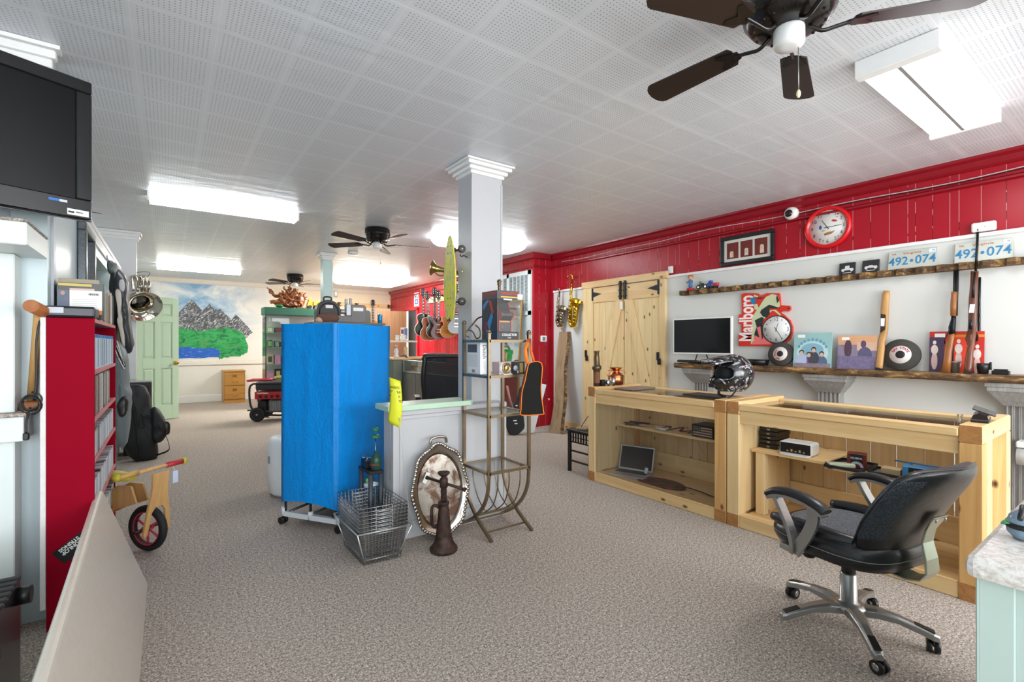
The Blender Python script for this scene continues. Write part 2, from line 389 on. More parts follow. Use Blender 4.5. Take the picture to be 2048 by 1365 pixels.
# shop front behind the viewer
m=MB(); m.box(-2.2,5.0,-3.15,-3.0,0,.5); m.box(-2.2,5.0,-3.15,-3.0,2.4,CEIL); m.box(-2.2,-1.8,-3.15,-3,.5,2.4); m.box(0,1.3,-3.15,-3,.5,2.4); m.box(4.5,5.0,-3.15,-3,.5,2.4); struct(m.build('wall_front',WWALL,local=True))
for i,(a,b) in enumerate(((-1.8,0),(1.3,4.5))):
    m=MB(); m.box(a,b,-3.12,-3.06,.5,.56); m.box(a,b,-3.12,-3.06,2.34,2.4); m.box(a,a+.06,-3.12,-3.06,.56,2.34); m.box(b-.06,b,-3.12,-3.06,.56,2.34); m.box((a+b)/2-.03,(a+b)/2+.03,-3.12,-3.06,.56,2.34)
    w=struct(m.build('window_%d'%(i+1),WTRIM,local=True))
    m=MB(); m.box(a+.06,b-.06,-3.095,-3.09,.56,2.34); m.build('pane',GLASS,w,local=True)
# crown block of the mantel pilaster behind the television
m=MB(); m.box(-1.9,-.40,2.99,3.06,CEIL-.02,CEIL-.002); m.box(-1.9,-.415,3.005,3.06,CEIL-.06,CEIL-.02,.01); m.box(-1.9,-.43,3.02,3.06,CEIL-.10,CEIL-.06,.004); m.box(-1.9,-.45,3.035,3.06,CEIL-.3,CEIL-.10); struct(m.build('trim_10',WTRIM,local=True))
# column 1 with capital, half wall
def colm(name,x0,x1,y0,y1,ov,matl,capm,z0=0):
    m=MB(); m.box(x0,x1,y0,y1,z0,CEIL-.002)
    for xa,xb,ya,yb in ((x0-.004,x0+.012,y0-.004,y0+.03),(x1-.012,x1+.004,y0-.004,y0+.012)): m.box(xa,xb,ya,yb,z0,CEIL-.14)
    o=struct(m.build(name,matl,local=True))
    m=MB()
    for k,(e,za,zb,r) in enumerate(((ov,CEIL-.018,CEIL-.003,.002),(ov*.8,CEIL-.045,CEIL-.018,.008),(ov*.5,CEIL-.075,CEIL-.045,.012),(ov*.2,CEIL-.10,CEIL-.075,.004))): m.box(x0-e,x1+e,y0-e,y1+e,za,zb,r)
    m.build('capital',capm,o,local=True); return o
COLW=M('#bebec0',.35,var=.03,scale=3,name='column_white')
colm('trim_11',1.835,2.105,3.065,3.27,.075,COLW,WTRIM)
colm('trim_12',1.90,2.03,7.50,7.66,.06,M('#bfd9d3',.3,name='column_mint'),WTRIM)
# ================================================================ CEILING LAMPS
LAMPG=emis('lit_tube_white','#f7fbff',LAMP); HOUS=M('#eeeeec',.35,name='lamp_housing')
FARLAMP=emis('far_lit_tube','#fbfbf2',LAMP*2.6)
def strip_lamp(x0,x1,y0,y1,label,grp=None):
    t=thing('fluorescent_lamp',label,'ceiling light',((x0+x1)/2,(y0+y1)/2,CEIL),group=grp)
    m=MB(); m.box(x0+.021,x1-.021,y0+.03,y1-.03,CEIL-.035,CEIL-.001); m.box(x0,x0+.02,y0,y1,CEIL-.085,CEIL-.001,.003); m.box(x1-.02,x1,y0,y1,CEIL-.085,CEIL-.001,.003)
    m.build('housing',HOUS,t)
    m=MB(); w=y1-y0
    pr=[(y0,CEIL-.036),(y0+.004,CEIL-.065),(y0+.03,CEIL-.08),(y1-.03,CEIL-.08),(y1-.004,CEIL-.065),(y1,CEIL-.036)]
    m.prism(pr,x0+.02,x1-.02,0); m.build('diffuser',FARLAMP if y0>8 else LAMPG,t)
strip_lamp(-.15,1.12,5.37,5.56,'long fluorescent lamp on the ceiling right of the television')
strip_lamp(-.16,1.12,10.15,10.36,'farthest fluorescent lamp, above the mountain mural')
# wide two-lens lamp near the camera
x0,x1,y0,y1=2.70,3.92,.605,.915
t=thing('fluorescent_lamp','wide white four-tube ceiling lamp with two bright lenses beside the near fan','ceiling light',(3.31,.76,CEIL))
m=MB(); m.box(x0+.061,x1-.031,y0,y1,CEIL-.052,CEIL-.001); m.box(x0,x0+.06,y0-.004,y1+.004,CEIL-.085,CEIL-.001,.004); m.box(x1-.03,x1,y0-.004,y1+.004,CEIL-.085,CEIL-.001,.004); m.build('housing',HOUS,t)
for a,b in ((y0,y0+.145),(y1-.145,y1)):
    m=MB(); m.prism([(a+.002,CEIL-.0525),(a+.006,CEIL-.062),(a+.03,CEIL-.08),(b-.03,CEIL-.08),(b-.006,CEIL-.062),(b-.002,CEIL-.0525)],x0+.06,x1-.03,0); m.build('lens',LAMPG,t)
m=MB(); m.box(x0+.06,x1-.03,y0+.147,y1-.147,CEIL-.081,CEIL-.0525); m.build('centre_strip',M('#8f8f8d',.5),t)
for i in range(4):
    m=MB(); m.cyl((x1-.0005,y0+.04+.075*i,CEIL-.06),(x1+.002,y0+.04+.075*i,CEIL-.06),.014,seg=12); m.build('knockout',M('#cfcfcc',.4),t)
def puff_lamp(x0,x1,y0,y1,label,zz=.115):
    t=thing('cloud_lamp',label,'ceiling light',((x0+x1)/2,(y0+y1)/2,CEIL))
    def ring(e,z,n=10):
        r=.16; P=[]
        for cx,cy,a0 in ((x1-r,y1-r,0),(x0+r,y1-r,PI/2),(x0+r,y0+r,PI),(x1-r,y0+r,1.5*PI)):
            for k in range(n): a=a0+PI/2*k/(n-1); P.append((cx+(r-e)*math.cos(a),cy+(r-e)*math.sin(a),z))
        return P
    m=MB(); m.loft([ring(0,CEIL-.02),ring(-.0,CEIL-.05),ring(.02,CEIL-.08),ring(.06,CEIL-.105),ring(.11,CEIL-zz)]); m.build('diffuser',FARLAMP if y0>8 else LAMPG,t)
    m=MB(); m.loft([ring(.012,CEIL-.001),ring(.012,CEIL-.021)]); m.build('base_plate',HOUS,t)
puff_lamp(2.72,3.98,5.10,5.66,'rounded white cloud lamp behind the near column')
puff_lamp(2.80,4.15,9.35,10.45,'rounded white cloud lamp beside the far mint column')
# ================================================================ CEILING FANS
FANB=M('#15110f',.22,name='fan_black'); BLADE=M('#2a1d18',.35,var=.12,name='fan_blade'); FANW=M('#e8e8e6',.3)
def fan(x,y,a0,label,R_=.60,hz=.24,hr=.15,chain=True,cap=True):
    t=thing('ceiling_fan',label,'ceiling fan',(x,y,CEIL),group=None)
    m=MB(); T=CEIL
    m.lathe([(hr*.92,-.001),(hr*1.0,-.012),(hr,-.06),(hr*1.03,-.065),(hr*1.03,-.075),(hr*.97,-.085),(hr*.95,-.12),(hr*.80,-.155),(hr*.62,-.165),(.05,-.17)],(x,y,T),seg=40)
    for k in range(20):
        a=2*PI*k/20; c,s_=math.cos(a),math.sin(a)
        m.cyl((x+c*hr*.96,y+s_*hr*.96,T-.088),(x+c*hr*.72,y+s_*hr*.72,T-.162),.006,seg=6)
    m.build('motor_housing',FANB,t)
    m=MB(); m.lathe([(.02,-.165),(.050,-.168),(.053,-.175),(.053,-.228),(.048,-.238),(.02,-.241),(.0,-.241)],(x,y,T),seg=28); m.build('switch_cup',FANW,t)
    for k in range(5):
        a=a0+2*PI*k/5; q=Tr(x,y,T-.165)@R('Z',a)
        b=MB().at(q)
        b.tube(smoothpts([(.07,0,-.005),(.11,0,-.03),(.16,0,-.022),(.21,0,-.012)],4),.008,seg=6)
        b.at(q@Tr(.22,0,-.012)@R('X',.22)); b.prism([(-.03,-.02),(.05,-.045),(.06,-.03),(.03,0),(.06,.03),(.05,.045),(-.03,.02)],-.004,.0)
        ir=b.build('blade_arm',FANB,t)
        b=MB().at(q@Tr(.22,0,-.012)@R('X',.22)); n=8
        pts=[(0,-.05),(R_-.26,-.066)]+[(R_-.26+.04*math.sin(i*PI/n),-.066*math.cos(i*PI/n)) for i in range(1,n)]+[(R_-.26,.066),(0,.05),(-.012,.03),(-.012,-.03)]
        b.prism(pts,.0,.006); b.build('blade',BLADE,t)
    if chain:
        m=MB(); m.tube([(x+.03,y-.02,T-.235),(x+.032,y-.02,T-.40)],.0018,seg=6); ch=m.build('pull_chain',STEEL,t)
        m=MB(); m.ball((x+.032,y-.02,T-.415),(.008,.008,.016),10,6); m.build('pull_bead',M('#e9e3b0',.3),ch)
    return t
fx=PZ(1578,60,2.46)
ft=PZ(1285,205,2.45); a1=math.atan2(ft.y-fx.y,ft.x-fx.x)
fan(fx.x,fx.y,a1,'large dark ceiling fan close overhead at the top of the photo',R_=.62,hr=.165)
fan(2.03,5.57,math.radians(-12),'black five-blade ceiling fan left of the near column',R_=.64,hr=.145)
fan(2.05,10.2,math.radians(-4),'far black ceiling fan above the driftwood carving',R_=.60,hr=.15)
fan(-1.05,5.55,math.radians(22),'dark ceiling fan behind the television, one blade tip showing',R_=.60,hr=.14,chain=False)
d=PZ(706,508,CEIL)
t=thing('smoke_detector','small white round detector on the ceiling between two fans','smoke detector',(2.25,7.2,CEIL))
m=MB(); m.lathe([(.075,-.001),(.075,-.02),(.068,-.035),(.045,-.042),(0,-.043)],(2.25,7.2,CEIL),seg=28); m.build('cover',WHITE,t)
m=MB(); m.box(2.23,2.27,7.14,7.146,CEIL-.033,CEIL-.026); m.build('vent_slot',BLK,t)
# ================================================================ HALF WALL
m=MB(); m.box(1.17,2.05,2.935,3.09,0,.835); m.box(1.166,2.05,2.92,2.935,.0,.11,.003); m.box(1.16,1.17,2.925,3.09,.0,.11); m.box(1.166,2.05,2.925,2.935,.775,.80,.003); m.box(1.166,2.05,2.918,2.935,.80,.835,.005)
for x in (1.17,1.215,2.03): m.box(x,x+.02,2.928,2.935,.11,.775)
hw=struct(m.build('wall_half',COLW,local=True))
m=MB(); m.prism([(1.12,2.885),(1.72,2.885),(1.742,2.90),(1.75,2.925),(1.75,3.12),(1.12,3.12)],.836,.872); m.build('ledge_cap',MINT,hw,local=True,bevel=.005)
# ================================================================ PINE DISPLAY COUNTERS
EG=wood('pine_end_grain','#c08a52','#9a6330',0,scale=2.5,knots=False)
HONEY=wood('honey_pine','#e6b878','#c08a4c',2,seed=5,knot='#7a3f1a')
PINT=wood('pine_inside','#e3c492','#c39a64',2,seed=7,kn_scale=4)
def counter(ya,yb,label,left_end=True,shelf=None):
    X0,X1=3.19,3.84; H=.868
    t=thing('display_counter',label,'display case',((X0+X1)/2,(ya+yb)/2,0))
    p=.088
    for i,(y0,y1) in enumerate(((ya,ya+p),(yb-p,yb))):
        for (xa,xb) in ((X0,X0+p),(X1-p,X1)):
            m=MB(); m.box(xa,xb,y0,y1,0.0,H-.09,.004); m.build('post',PINE[0] if (i+int(xa>3.5))%2 else HONEY,t)
        m=MB(); m.mat(PINE[2]); m.box(X0,X1,y0,y1,H-.089,H,.005); m.mat(EG); m.box(X0-.0006,X0,y0+.003,y1-.003,H-.086,H-.003); m.build('end_rail',None,t)
        m=MB(); m.mat(EG).box(X0-.0006,X0,y0+.003,y1-.003,.0,.085); m.build('base_end_grain',None,t)
        m=MB(); m.box(X0+p+.001,X1-p-.001,y0+.03,y1-.03,.0,.085); m.build('base_end_rail',PINE[2],t)
        # vertical boards closing the end
        k=int((X1-X0-2*p)/.13); w=(X1-X0-2*p)/k
        for j in range(k):
            m=MB(); m.box(X0+p+j*w+.0015,X0+p+(j+1)*w-.0015,(y1-.03 if i==0 else y0+.012),(y1-.012 if i==0 else y0+.03),.086,H-.09,.002); m.build('end_board',PINE[0],t)
    Y0,Y1=ya+p+.001,yb-p-.001
    m=MB(); m.box(X0+.004,X0+.084,Y0,Y1,0,.088,.004); m.build('front_sill',PINE[1],t)
    m=MB(); m.box(X0-.003,X0+.075,Y0,Y1,H-.062,H-.018,.005); m.build('front_top_rail',PINE[1],t)
    m=MB(); m.box(X0+.012,X0+.034,Y0,Y1,H-.15,H-.063,.002); ap=m.build('apron',PINE[1],t)
    m=MB(); m.box(X1-.085,X1-.01,Y0,Y1,H-.062,H-.018,.005); m.build('rear_top_rail',PINE[1],t)
    m=MB(); m.box(X0+.085,X1-.03,Y0,Y1,.05,.075); m.build('bottom_board',PINE[1],t)
    m=MB(); m.box(X1-.05,X1-.03,Y0,Y1,.076,.24,.002); m.build('kick_board',PINE[1],t)
    n=int((Y1-Y0)/.135); w=(Y1-Y0)/n; rnd=random.Random(int(ya*100))
    for j in range(n):
        m=MB(); m.box(X1-.028,X1-.012,Y0+j*w+rnd.uniform(.0015,.006),Y0+(j+1)*w-.0015,.02,H-.063,.002); m.build('back_board',PINT,t)
    m=MB(); m.box(X0+.076,X1-.086,Y0,Y1,H-.035,H-.029); m.build('top_glass',GLASS,t)
    return t,Y0,Y1
cA,a0,a1_=counter(1.862,3.222,'pine display counter with laptop inside, the farther of the two')
cB,b0,b1=counter(.552,1.855,'pine display counter behind the office chair, the nearer of the two')
m=MB(); m.box(3.196,3.20,a0,a1_,.089,.868-.151); m.build('front_glass',GLASS,cA)
m=MB(); m.box(3.50,3.81,a0,a1_,.482,.50,.002); m.build('shelf',PINE[1],cA)
m=MB(); m.box(3.35,3.81,1.30,b1-.0,.505,.523,.002); m.build('shelf',PINE[1],cB)
m=MB(); m.box(3.33,3.62,b0,1.29,.487,.505,.002); m.build('shelf',PINE[1],cB)
for zz in ((.089,.505),):
    m=MB(); m.box(3.36,3.42,1.68,1.74,.076,.504,.002); m.build('shelf_support',PINE[0],cB)
    m=MB(); m.box(3.42,3.78,1.70,1.715,.076,.504); m.build('shelf_support',PINE[0],cB)
# helmets, small goods of the counters come later
# ================================================================ ETAGERE
BR=M('#8a7a62',.32,.85,var=.18,scale=30,name='antique_bronze')
X0,X1,Y0,Y1=1.674,1.998,2.585,2.90
et=thing('etagere','bronze metal shelving stand with glass shelves and curved crossed legs by the column','shelf stand',((X0+X1)/2,(Y0+Y1)/2,0))
pw=.020
ztop=1.293
for i,(x,y) in enumerate(((X0,Y0),(X1,Y0),(X0,Y1),(X1,Y1))):
    m=MB(); m.box(x-pw/2,x+pw/2,y-pw/2,y+pw/2,.40,1.33 if y==Y0 else 1.40)
    p=m.build('post',BR,et); zt=1.33 if y==Y0 else 1.40
    m=MB(); m.box(x-.014,x+.014,y-.014,y+.014,zt,zt+.008,.002); m.lathe([(.013,0),(.017,.008),(.015,.014),(.006,.021),(0,.024)],(x,y,zt+.008),seg=8); m.build('finial',BR,p)
for z in (ztop,1.062,.806,.438):
    m=MB()
    for xa,xb,ya,yb in ((X0,X1,Y0-pw/2,Y0+pw/2),(X0,X1,Y1-pw/2,Y1+pw/2),(X0-pw/2,X0+pw/2,Y0,Y1),(X1-pw/2,X1+pw/2,Y0,Y1)): m.box(xa,xb,ya,yb,z-.018,z)
    fr=m.build('shelf_frame',BR,et)
    m=MB(); m.box(X0+.010,X1-.010,Y0+.010,Y1-.010,z-.008,z-.002); m.build('shelf_glass',GLASS,fr)
for x in (X0,X1):
    for ya,yb in ((Y0,Y1),(Y1,Y0)):
        s_=yb-ya
        P=smoothpts([(x,ya,.41),(x,ya+.015*s_/.315,.30),(x,ya+s_*.22,.20),(x,ya+s_*.5,.115),(x,ya+s_*.85,.05),(x,yb+s_*.12,.006)],5)
        m=MB(); m.tube(P,.01,seg=4,flat=(.020,.016)); m.build('leg',BR,et)
m=MB(); m.box(X0,X1,(Y0+Y1)/2-.008,(Y0+Y1)/2+.008,.112,.126); m.build('cross_bar',BR,et)
for y in (Y0+.04,Y1-.04):
    m=MB(); m.box(X0,X1,y-.005,y+.005,.035,.045); m.build('cross_bar',BR,et)
for k in range(3):
    for ya in (Y0,Y1):
        x=X0+.07+k*.09; s_=(Y0+Y1)/2-ya
        m=MB(); m.tube(smoothpts([(x,ya,.425),(x+.002,ya+s_*.05,.32),(x+.004,ya+s_*.4,.2),(x+.006,ya+s_*1.0,.128)],5),.0045,seg=6); m.build('magazine_rod',BR,et)
# scrolled gallery at the back top
m=MB()
for s_,xb in ((1,X0),(-1,X1)):
    m.tube(smoothpts([(xb+s_*.01,Y1,1.34),(xb+s_*.045,Y1,1.38),(xb+s_*.075,Y1,1.41),(xb+s_*.11,Y1,1.445),(xb+s_*.162,Y1,1.465)],5),.006,seg=6)
    m.tube(smoothpts([(xb+s_*.04,Y1,1.31),(xb+s_*.022,Y1,1.325),(xb+s_*.03,Y1,1.36),(xb+s_*.07,Y1,1.35),(xb+s_*.10,Y1,1.305),(xb+s_*.13,Y1,1.32),(xb+s_*.125,Y1,1.37),(xb+s_*.09,Y1,1.40)],5),.005,seg=6)
m.build('scroll_gallery',BR,et)
# ================================================================ BLUE COVERED GARMENT RACK
def blue_mat():
    n=NT('blue_nylon_cover'); v=n.coord(); x,y,z=n.xyz(v)
    a=n.noise(n.map(v,scale=(2.5,2.5,1.2)),2.2,4,.6,.8); b=n.noise(n.map(v,scale=(9,9,6)),3,3,.5,1.5)
    c=n.mix(a,'#0084d8','#0096ee')
    n.fin(c,.42,spec=.25); n.bump(n.math('ADD',a,n.math('MULTIPLY',b,.35)),.75,.02); return n.m
BLUE=blue_mat()
Cc=Vector((.91,3.275)); ds=Vector((-.56,.83)); dl=Vector((.83,.56)); S_,L_=.47,.61
rk=thing('garment_rack','tall wheeled garment rack under a royal blue zip cover','garment rack',(Cc.x,Cc.y,0))
def rp(a,b,z): p=Cc+ds*(a*S_)+dl*(b*L_); return (p.x,p.y,z)
nz=26; rings=[]; rnd=random.Random(3)
for k in range(nz):
    z=.155+(1.405-.155)*k/(nz-1); rg=[]
    sag=.05*(1-k/(nz-1))**3
    def bul(a,b,amt): return amt*math.sin(z*5+a*4+b*3)
    N=14
    for i in range(N): f=i/N; rg.append(rp(f+0,0-.018*math.sin(f*PI)*math.sin(3*z+1)-(.012 if abs(f-.5)<.05 else 0),z))
    for i in range(N): f=i/N; rg.append(rp(1+.02*math.sin(f*PI)*math.sin(z*4),f,z))
    for i in range(N): f=i/N; rg.append(rp(1-f,1+.02*math.sin(f*PI)*math.sin(z*3),z))
    for i in range(N): f=i/N; rg.append(rp(0-.03*math.sin(f*PI)*math.sin(z*2.6+.5)+.006*math.sin(f*25+z*8),1-f,z))
    if k==0: rg=[(x,y,zz+.03*math.sin(i*.21)) for i,(x,y,zz) in enumerate(rg)]
    rings.append(rg)
m=MB(); m.loft(rings,cap=False); 
top=[tuple(p) for p in rings[-1]]; m.poly(top); m.build('fabric_cover',BLUE,rk)
m=MB()
m.tube([rp(.02,-.012,z/10) for z in (1.7,5,9,14.0)],.004,seg=6); m.tube([rp(-.01,.02,z/10) for z in (1.7,5,9,14.0)],.004,seg=6); m.build('corner_piping',M('#4f97d6',.4),rk)
GRYT=M('#4a4d50',.35,.6,name='rack_tube')
for a,b in ((.03,.04),(.97,.04),(.03,.96),(.97,.96),(.5,.04),(.5,.96)):
    m=MB(); m.cyl(rp(a,b,.085),rp(a,b,1.39),.009,seg=10); m.build('upright',GRYT,rk)
TRANS=M('#d3dbe0',.3,name='clear_plastic')
for b in (.04,.96):
    m=MB(); m.tube([rp(-.02,b,.075),rp(1.02,b,.075)],.017,seg=4,flat=(.03,.034)); 
    for a in (0.0,.5,1.0): m.box(-.02,.02,-.02,.02,0,0) if 0 else m.cyl(rp(a,b,.06),rp(a,b,.115),.018,seg=10)
    m.build('base_foot',TRANS,rk)
    for a in (-.02,1.02):
        m=MB(); 
        for o_ in (-.014,.014):
            p=Vector(rp(a,b,.026)); q=Vector((dl.x,dl.y,0)); m.cyl(p+q*(o_-.009),p+q*(o_+.009),.025,seg=18)
        m.cyl(rp(a,b,.026),rp(a,b,.07),.007,seg=8); m.build('caster',BLK,rk)
m=MB()
for a in (.1,.5,.9): m.cyl(rp(a,.04,.09),rp(a,.96,.09),.009,seg=8)
m.build('base_rods',GRYT,rk)
# ================================================================ SHOPPING BASKETS IN A WIRE STAND
WIRE=M('#aeb0b0',.25,1.0,name='chrome_wire'); WIREB=M('#c9cbcb',.3,.7,name='stand_wire')
C0=PZ(718,1022,.335); C1=PZ(818,1004,.335); C2=PZ(673,985,.335)
ax=(C1-C0); ax.z=0; ay=(C2-C0); ay.z=0; Lx=ax.length; Ly=ay.length; ax.normalize(); ay.normalize()
def bp(a,b,z,ins): # a,b in 0..1, inset
    p=C0+ax*(ins+(Lx-2*ins)*a)+ay*(ins+(Ly-2*ins)*b); return (p.x,p.y,z)
def wires(m,rim,bot,ins0,ins1,w=.0016,nx=13,ny=9,nz=7):
    m.tube([bp(0,0,rim,ins0),bp(1,0,rim,ins0),bp(1,1,rim,ins0),bp(0,1,rim,ins0)],.003,seg=6,closed=True)
    for k in range(1,nz+1):
        f=k/nz; z=rim+(bot-rim)*f; i=ins0+(ins1-ins0)*f
        m.tube([bp(0,0,z,i),bp(1,0,z,i),bp(1,1,z,i),bp(0,1,z,i)],w,seg=4,closed=True)
    for k in range(nx+1):
        f=k/nx
        for b in (0,1): m.tube([bp(f,b,rim,ins0),bp(f,b,bot,ins1)],w,seg=4,cap=False)
    for k in range(ny+1):
        f=k/ny
        for a in (0,1): m.tube([bp(a,f,rim,ins0),bp(a,f,bot,ins1)],w,seg=4,cap=False)
    for k in range(1,nx): m.tube([bp(k/nx,0,bot,ins1),bp(k/nx,1,bot,ins1)],w,seg=4,cap=False)
    for k in range(1,ny): m.tube([bp(0,k/ny,bot,ins1),bp(1,k/ny,bot,ins1)],w,seg=4,cap=False)
NB=7
for i in range(NB):
    z=.335-.021*i; o=bp(.5,.5,z-.17+.0,0)
    lab='topmost chrome wire shopping basket of the stack, standing by the blue rack' if i==0 else 'chrome wire shopping basket nested in the stack under the top one'
    t=thing('shopping_basket',lab,'shopping basket',o,group='nested wire shopping baskets')
    m=MB(); wires(m,z,z-.205,.006,.035+.0005*i,nz=6); m.build('wire_body',WIRE,t)
    for b in (.0,1.0):
        m=MB(); m.tube([bp(.33,b,z+.003,.004),bp(.33,b,z-.028,.004),bp(.67,b,z-.028,.004),bp(.67,b,z+.003,.004)],.003,seg=6); m.build('handle',WIRE,t)
t=thing('basket_stand','white wire stand holding the stack of shopping baskets','stand',bp(.5,.5,0,0))
m=MB(); e=-.012
m.tube([bp(0,0,.20,e),bp(1,0,.20,e),bp(1,1,.20,e),bp(0,1,.20,e)],.0045,seg=6,closed=True); m.build('upper_ring',WIREB,t)
m=MB(); m.tube([bp(0,0,.025,.045),bp(1,0,.025,.045),bp(1,1,.025,.045),bp(0,1,.025,.045)],.0045,seg=6,closed=True); m.build('lower_ring',WIREB,t)
for (a,b) in ((0,0),(1,0),(1,1),(0,1)):
    m=MB(); m.tube([bp(a,b,.20,e),bp(a,b,.0046,.05)],.0042,seg=6); m.build('leg',WIREB,t)
# sign holder rod rising from the basket stand with the yellow notice
rod=PD(770,1000,2.75)
t=thing('notice_holder','thin wire holder with a curled yellow shopping notice, clipped to the basket stand','sign holder',bp(1,.0,.2,-.02))
p0=Vector(bp(1,0,.20,-.014)); top=PD(790,835,2.85); top2=PD(776,838,2.88)
m=MB(); m.tube([p0,PD(817,1018,2.80),PD(800,858,2.83),PD(799,838,2.83)],.0022,seg=6); m.tube([PD(799,838,2.83),PD(783,828,2.88),PD(781,838,2.88),PD(780,960,2.93)],.0022,seg=6); m.build('wire_frame',WIREB,t)
YEL=M('#d9dc2c',.5,name='yellow_paper')
m=MB(); m.mat(YEL); n=12; rows=[]
for k in range(n+1):
    f=k/n; v=755+f*90; d=2.86-.02*math.sin(f*3)
    rows.append([PD(778+2*math.sin(f*4)+(-1 if f>.8 else 0)+j*(23+3*f)/6,v+j*(.9+ (1.2 if f>.85 else .4)),d-.012*math.sin(j/6*PI)) for j in range(7)])
m.loft(rows,closed=False,cap=False); pg=m.build('notice_sheet',None,t,solid=.0008)
fx_=(PD(800,790,2.855)-PD(779,787,2.865)).normalized(); fz=fx_.cross(Vector((0,0,1))).normalized()*1.0; 
up=fz.cross(fx_).normalized()
if up.z<0: up=-up
m=MB(); m.mat(BLKM)
for k,st in enumerate(('BASKETS','FOR YOUR','SHOPPING','CONVENIENCE')):
    o=PD(789.5,776+k*8.5,2.835)
    m.text(st,frame(o,fx_,up,fx_.cross(up)),.021,.0003,sx=.72)
m.build('notice_lettering',None,t)
# ================================================================ RIGHT WALL
def crop(ox,oy,sc,pts): return [(ox+x/sc,oy+y/sc) for x,y in pts]
def yz(pts,X): return [(PX(u,v,X).y,PX(u,v,X).z) for u,v in pts]
def wp(m,pts,X,t,mt=None):
    """outline (photo pixels) laid on the wall plane X, standing t out of it"""
    if mt: m.mat(mt)
    return m.prism(yz(pts,X),X,X-t,0)
# ---- barn doors
LB=M('#23252a',.5,.5,name='black_iron')
m=MB(); m.box(4.79,4.828,3.555,3.645,0,2.04,.004); 
dr=struct(m.build('door_frame_1',PINE[0],local=True))
m=MB(); m.box(4.79,4.828,4.755,4.95,0,2.04,.004); m.build('frame_post',PINE[0],dr,local=True)
m=MB(); m.box(4.785,4.828,3.53,4.965,2.041,2.13,.004); m.build('header_board',PINE[1],dr,local=True)
def barn(ya,yb,num,flip):
    t=None; n=5; w=(yb-ya)/n
    m=MB(); m.box(4.806,4.822,ya,ya+w-.002,.02,2.03,.003); t=struct(m.build('door_%d'%num,PINE[0],local=True))
    for j in range(1,n):
        m=MB(); m.box(4.806,4.822,ya+j*w,ya+(j+1)*w-.002,.02,2.03,.003); m.build('plank',wood('pine_plank','#f2dfae','#dcb97e',2,seed=num*7+j) if j<3 else PINE[0],t,local=True)
    m=MB(); m.box(4.79,4.805,ya+.002,yb-.002,1.83,2.03,.003); m.build('top_rail',PINE[1],t,local=True)
    m=MB(); m.box(4.79,4.805,ya+.002,yb-.002,.05,.2,.003); m.build('bottom_rail',PINE[1],t,local=True)
    yc=ya if flip else yb
    s_=1 if flip else -1   # brace runs from the meeting edge (top) to the outer edge (bottom)
    m=MB(); m.prism([(yc+s_*.01,1.83),(yc+s_*.14,1.83),(yc+s_*.56,.2),(yc+s_*.43,.2)],4.79,4.805,0); m.build('brace',PINE[0],t,local=True,bevel=.003)
    yo=yb if flip else ya; s2=-1 if flip else 1
    m=MB(); m.box(4.782,4.79,yo-.012,yo+.012,1.86,2.03); m.prism([(yo,1.98),(yo+s2*.17,1.945),(yo,1.90)],4.786,4.79,0); m.build('strap_hinge',LB,t,local=True)
    m=MB(); ym=yc+s_*.035
    m.box(4.765,4.79,ym-.014,ym+.014,1.84,2.08,.003)
    for z in (1.88,1.96,2.05): m.box(4.76,4.79,ym-.022,ym+.022,z-.008,z+.008,.002)
    m.build('bolt',LB,t,local=True)
    return t
barn(4.205,4.75,1,True); barn(3.65,4.195,2,False)
for (u,v) in ((1172,712),(1316,718)):
    p=PX(u,v,4.785); t=thing('gate_latch','black iron latch on the %s side of the pine barn doors'%('left' if u<1200 else 'right'),'latch',(4.785,p.y,p.z-.05))
    m=MB(); m.box(4.775,4.788,p.y-.018,p.y+.018,p.z-.02,p.z+.08,.003); m.build('plate',LB,t)
    m=MB(); m.box(4.768,4.775,p.y-.05,p.y-.0,p.z-.07,p.z+.005,.003); m.build('lever',LB,t)
p=PX(1243,612,4.79)
tag(MB().box(4.78,4.7895,p.y-.022,p.y+.022,p.z-.05,p.z+.05,.004).build('paper_tag',PAPER),'small white tag hanging where the two pine barn doors meet','tag')
# wooden baseboard strip left of the doors
struct(MB().box(4.80,4.828,4.96,5.60,0,.10,.003).build('baseboard_right',PINE[1],local=True))
# ---- low live-edge shelf on fluted brackets
def bark_mat():
    n=NT('live_edge_bark'); v=n.coord(); a=n.noise(n.map(v,scale=(3,1,3)),7,4,.7,.6); b=n.noise(v,60,3)
    c=n.ramp(a,[(.36,'#3a2a1c'),(.47,'#6b4d30'),(.56,'#8a6a42'),(.63,'#c79a55')],); c=n.mix(n.math('MULTIPLY',b,.5),c,'#2b1f16'); n.fin(c,.8); n.bump(b,.6,.006); return n.m
BARK=bark_mat(); SLAB=wood('walnut_slab','#a9825a','#6b4a2f',1,seed=9)
SX0=4.62; SZ=1.052
n=46; rnd=random.Random(11); top=[];
for i in range(n+1):
    y=3.31-(3.31+.9)*i/n; top.append((SX0+.012*math.sin(i*.9)+rnd.uniform(-.006,.006),y))
m=MB(); m.mat(BARK)
A=m.vs([(x-.012*0,y,SZ-.052-rnd.uniform(0,.006)) for x,y in top]); B=m.vs([(x-.012,y,SZ-.025) for x,y in top]); Cq=m.vs([(x,y,SZ) for x,y in top]); D=m.vs([(4.826,y,SZ) for x,y in top]); E_=m.vs([(4.826,y,SZ-.05) for x,y in top])
for i in range(n):
    m.mat(BARK); m.f([A[i],A[i+1],B[i+1],B[i]],True); m.f([B[i],B[i+1],Cq[i+1],Cq[i]],True)
    m.mat(SLAB); m.f([Cq[i],Cq[i+1],D[i+1],D[i]]); m.f([D[i],D[i+1],E_[i+1],E_[i]]); m.f([E_[i],E_[i+1],A[i+1],A[i]])
m.mat(SLAB)
for k in (0,n): m.f([A[k],B[k],Cq[k],D[k],E_[k]])
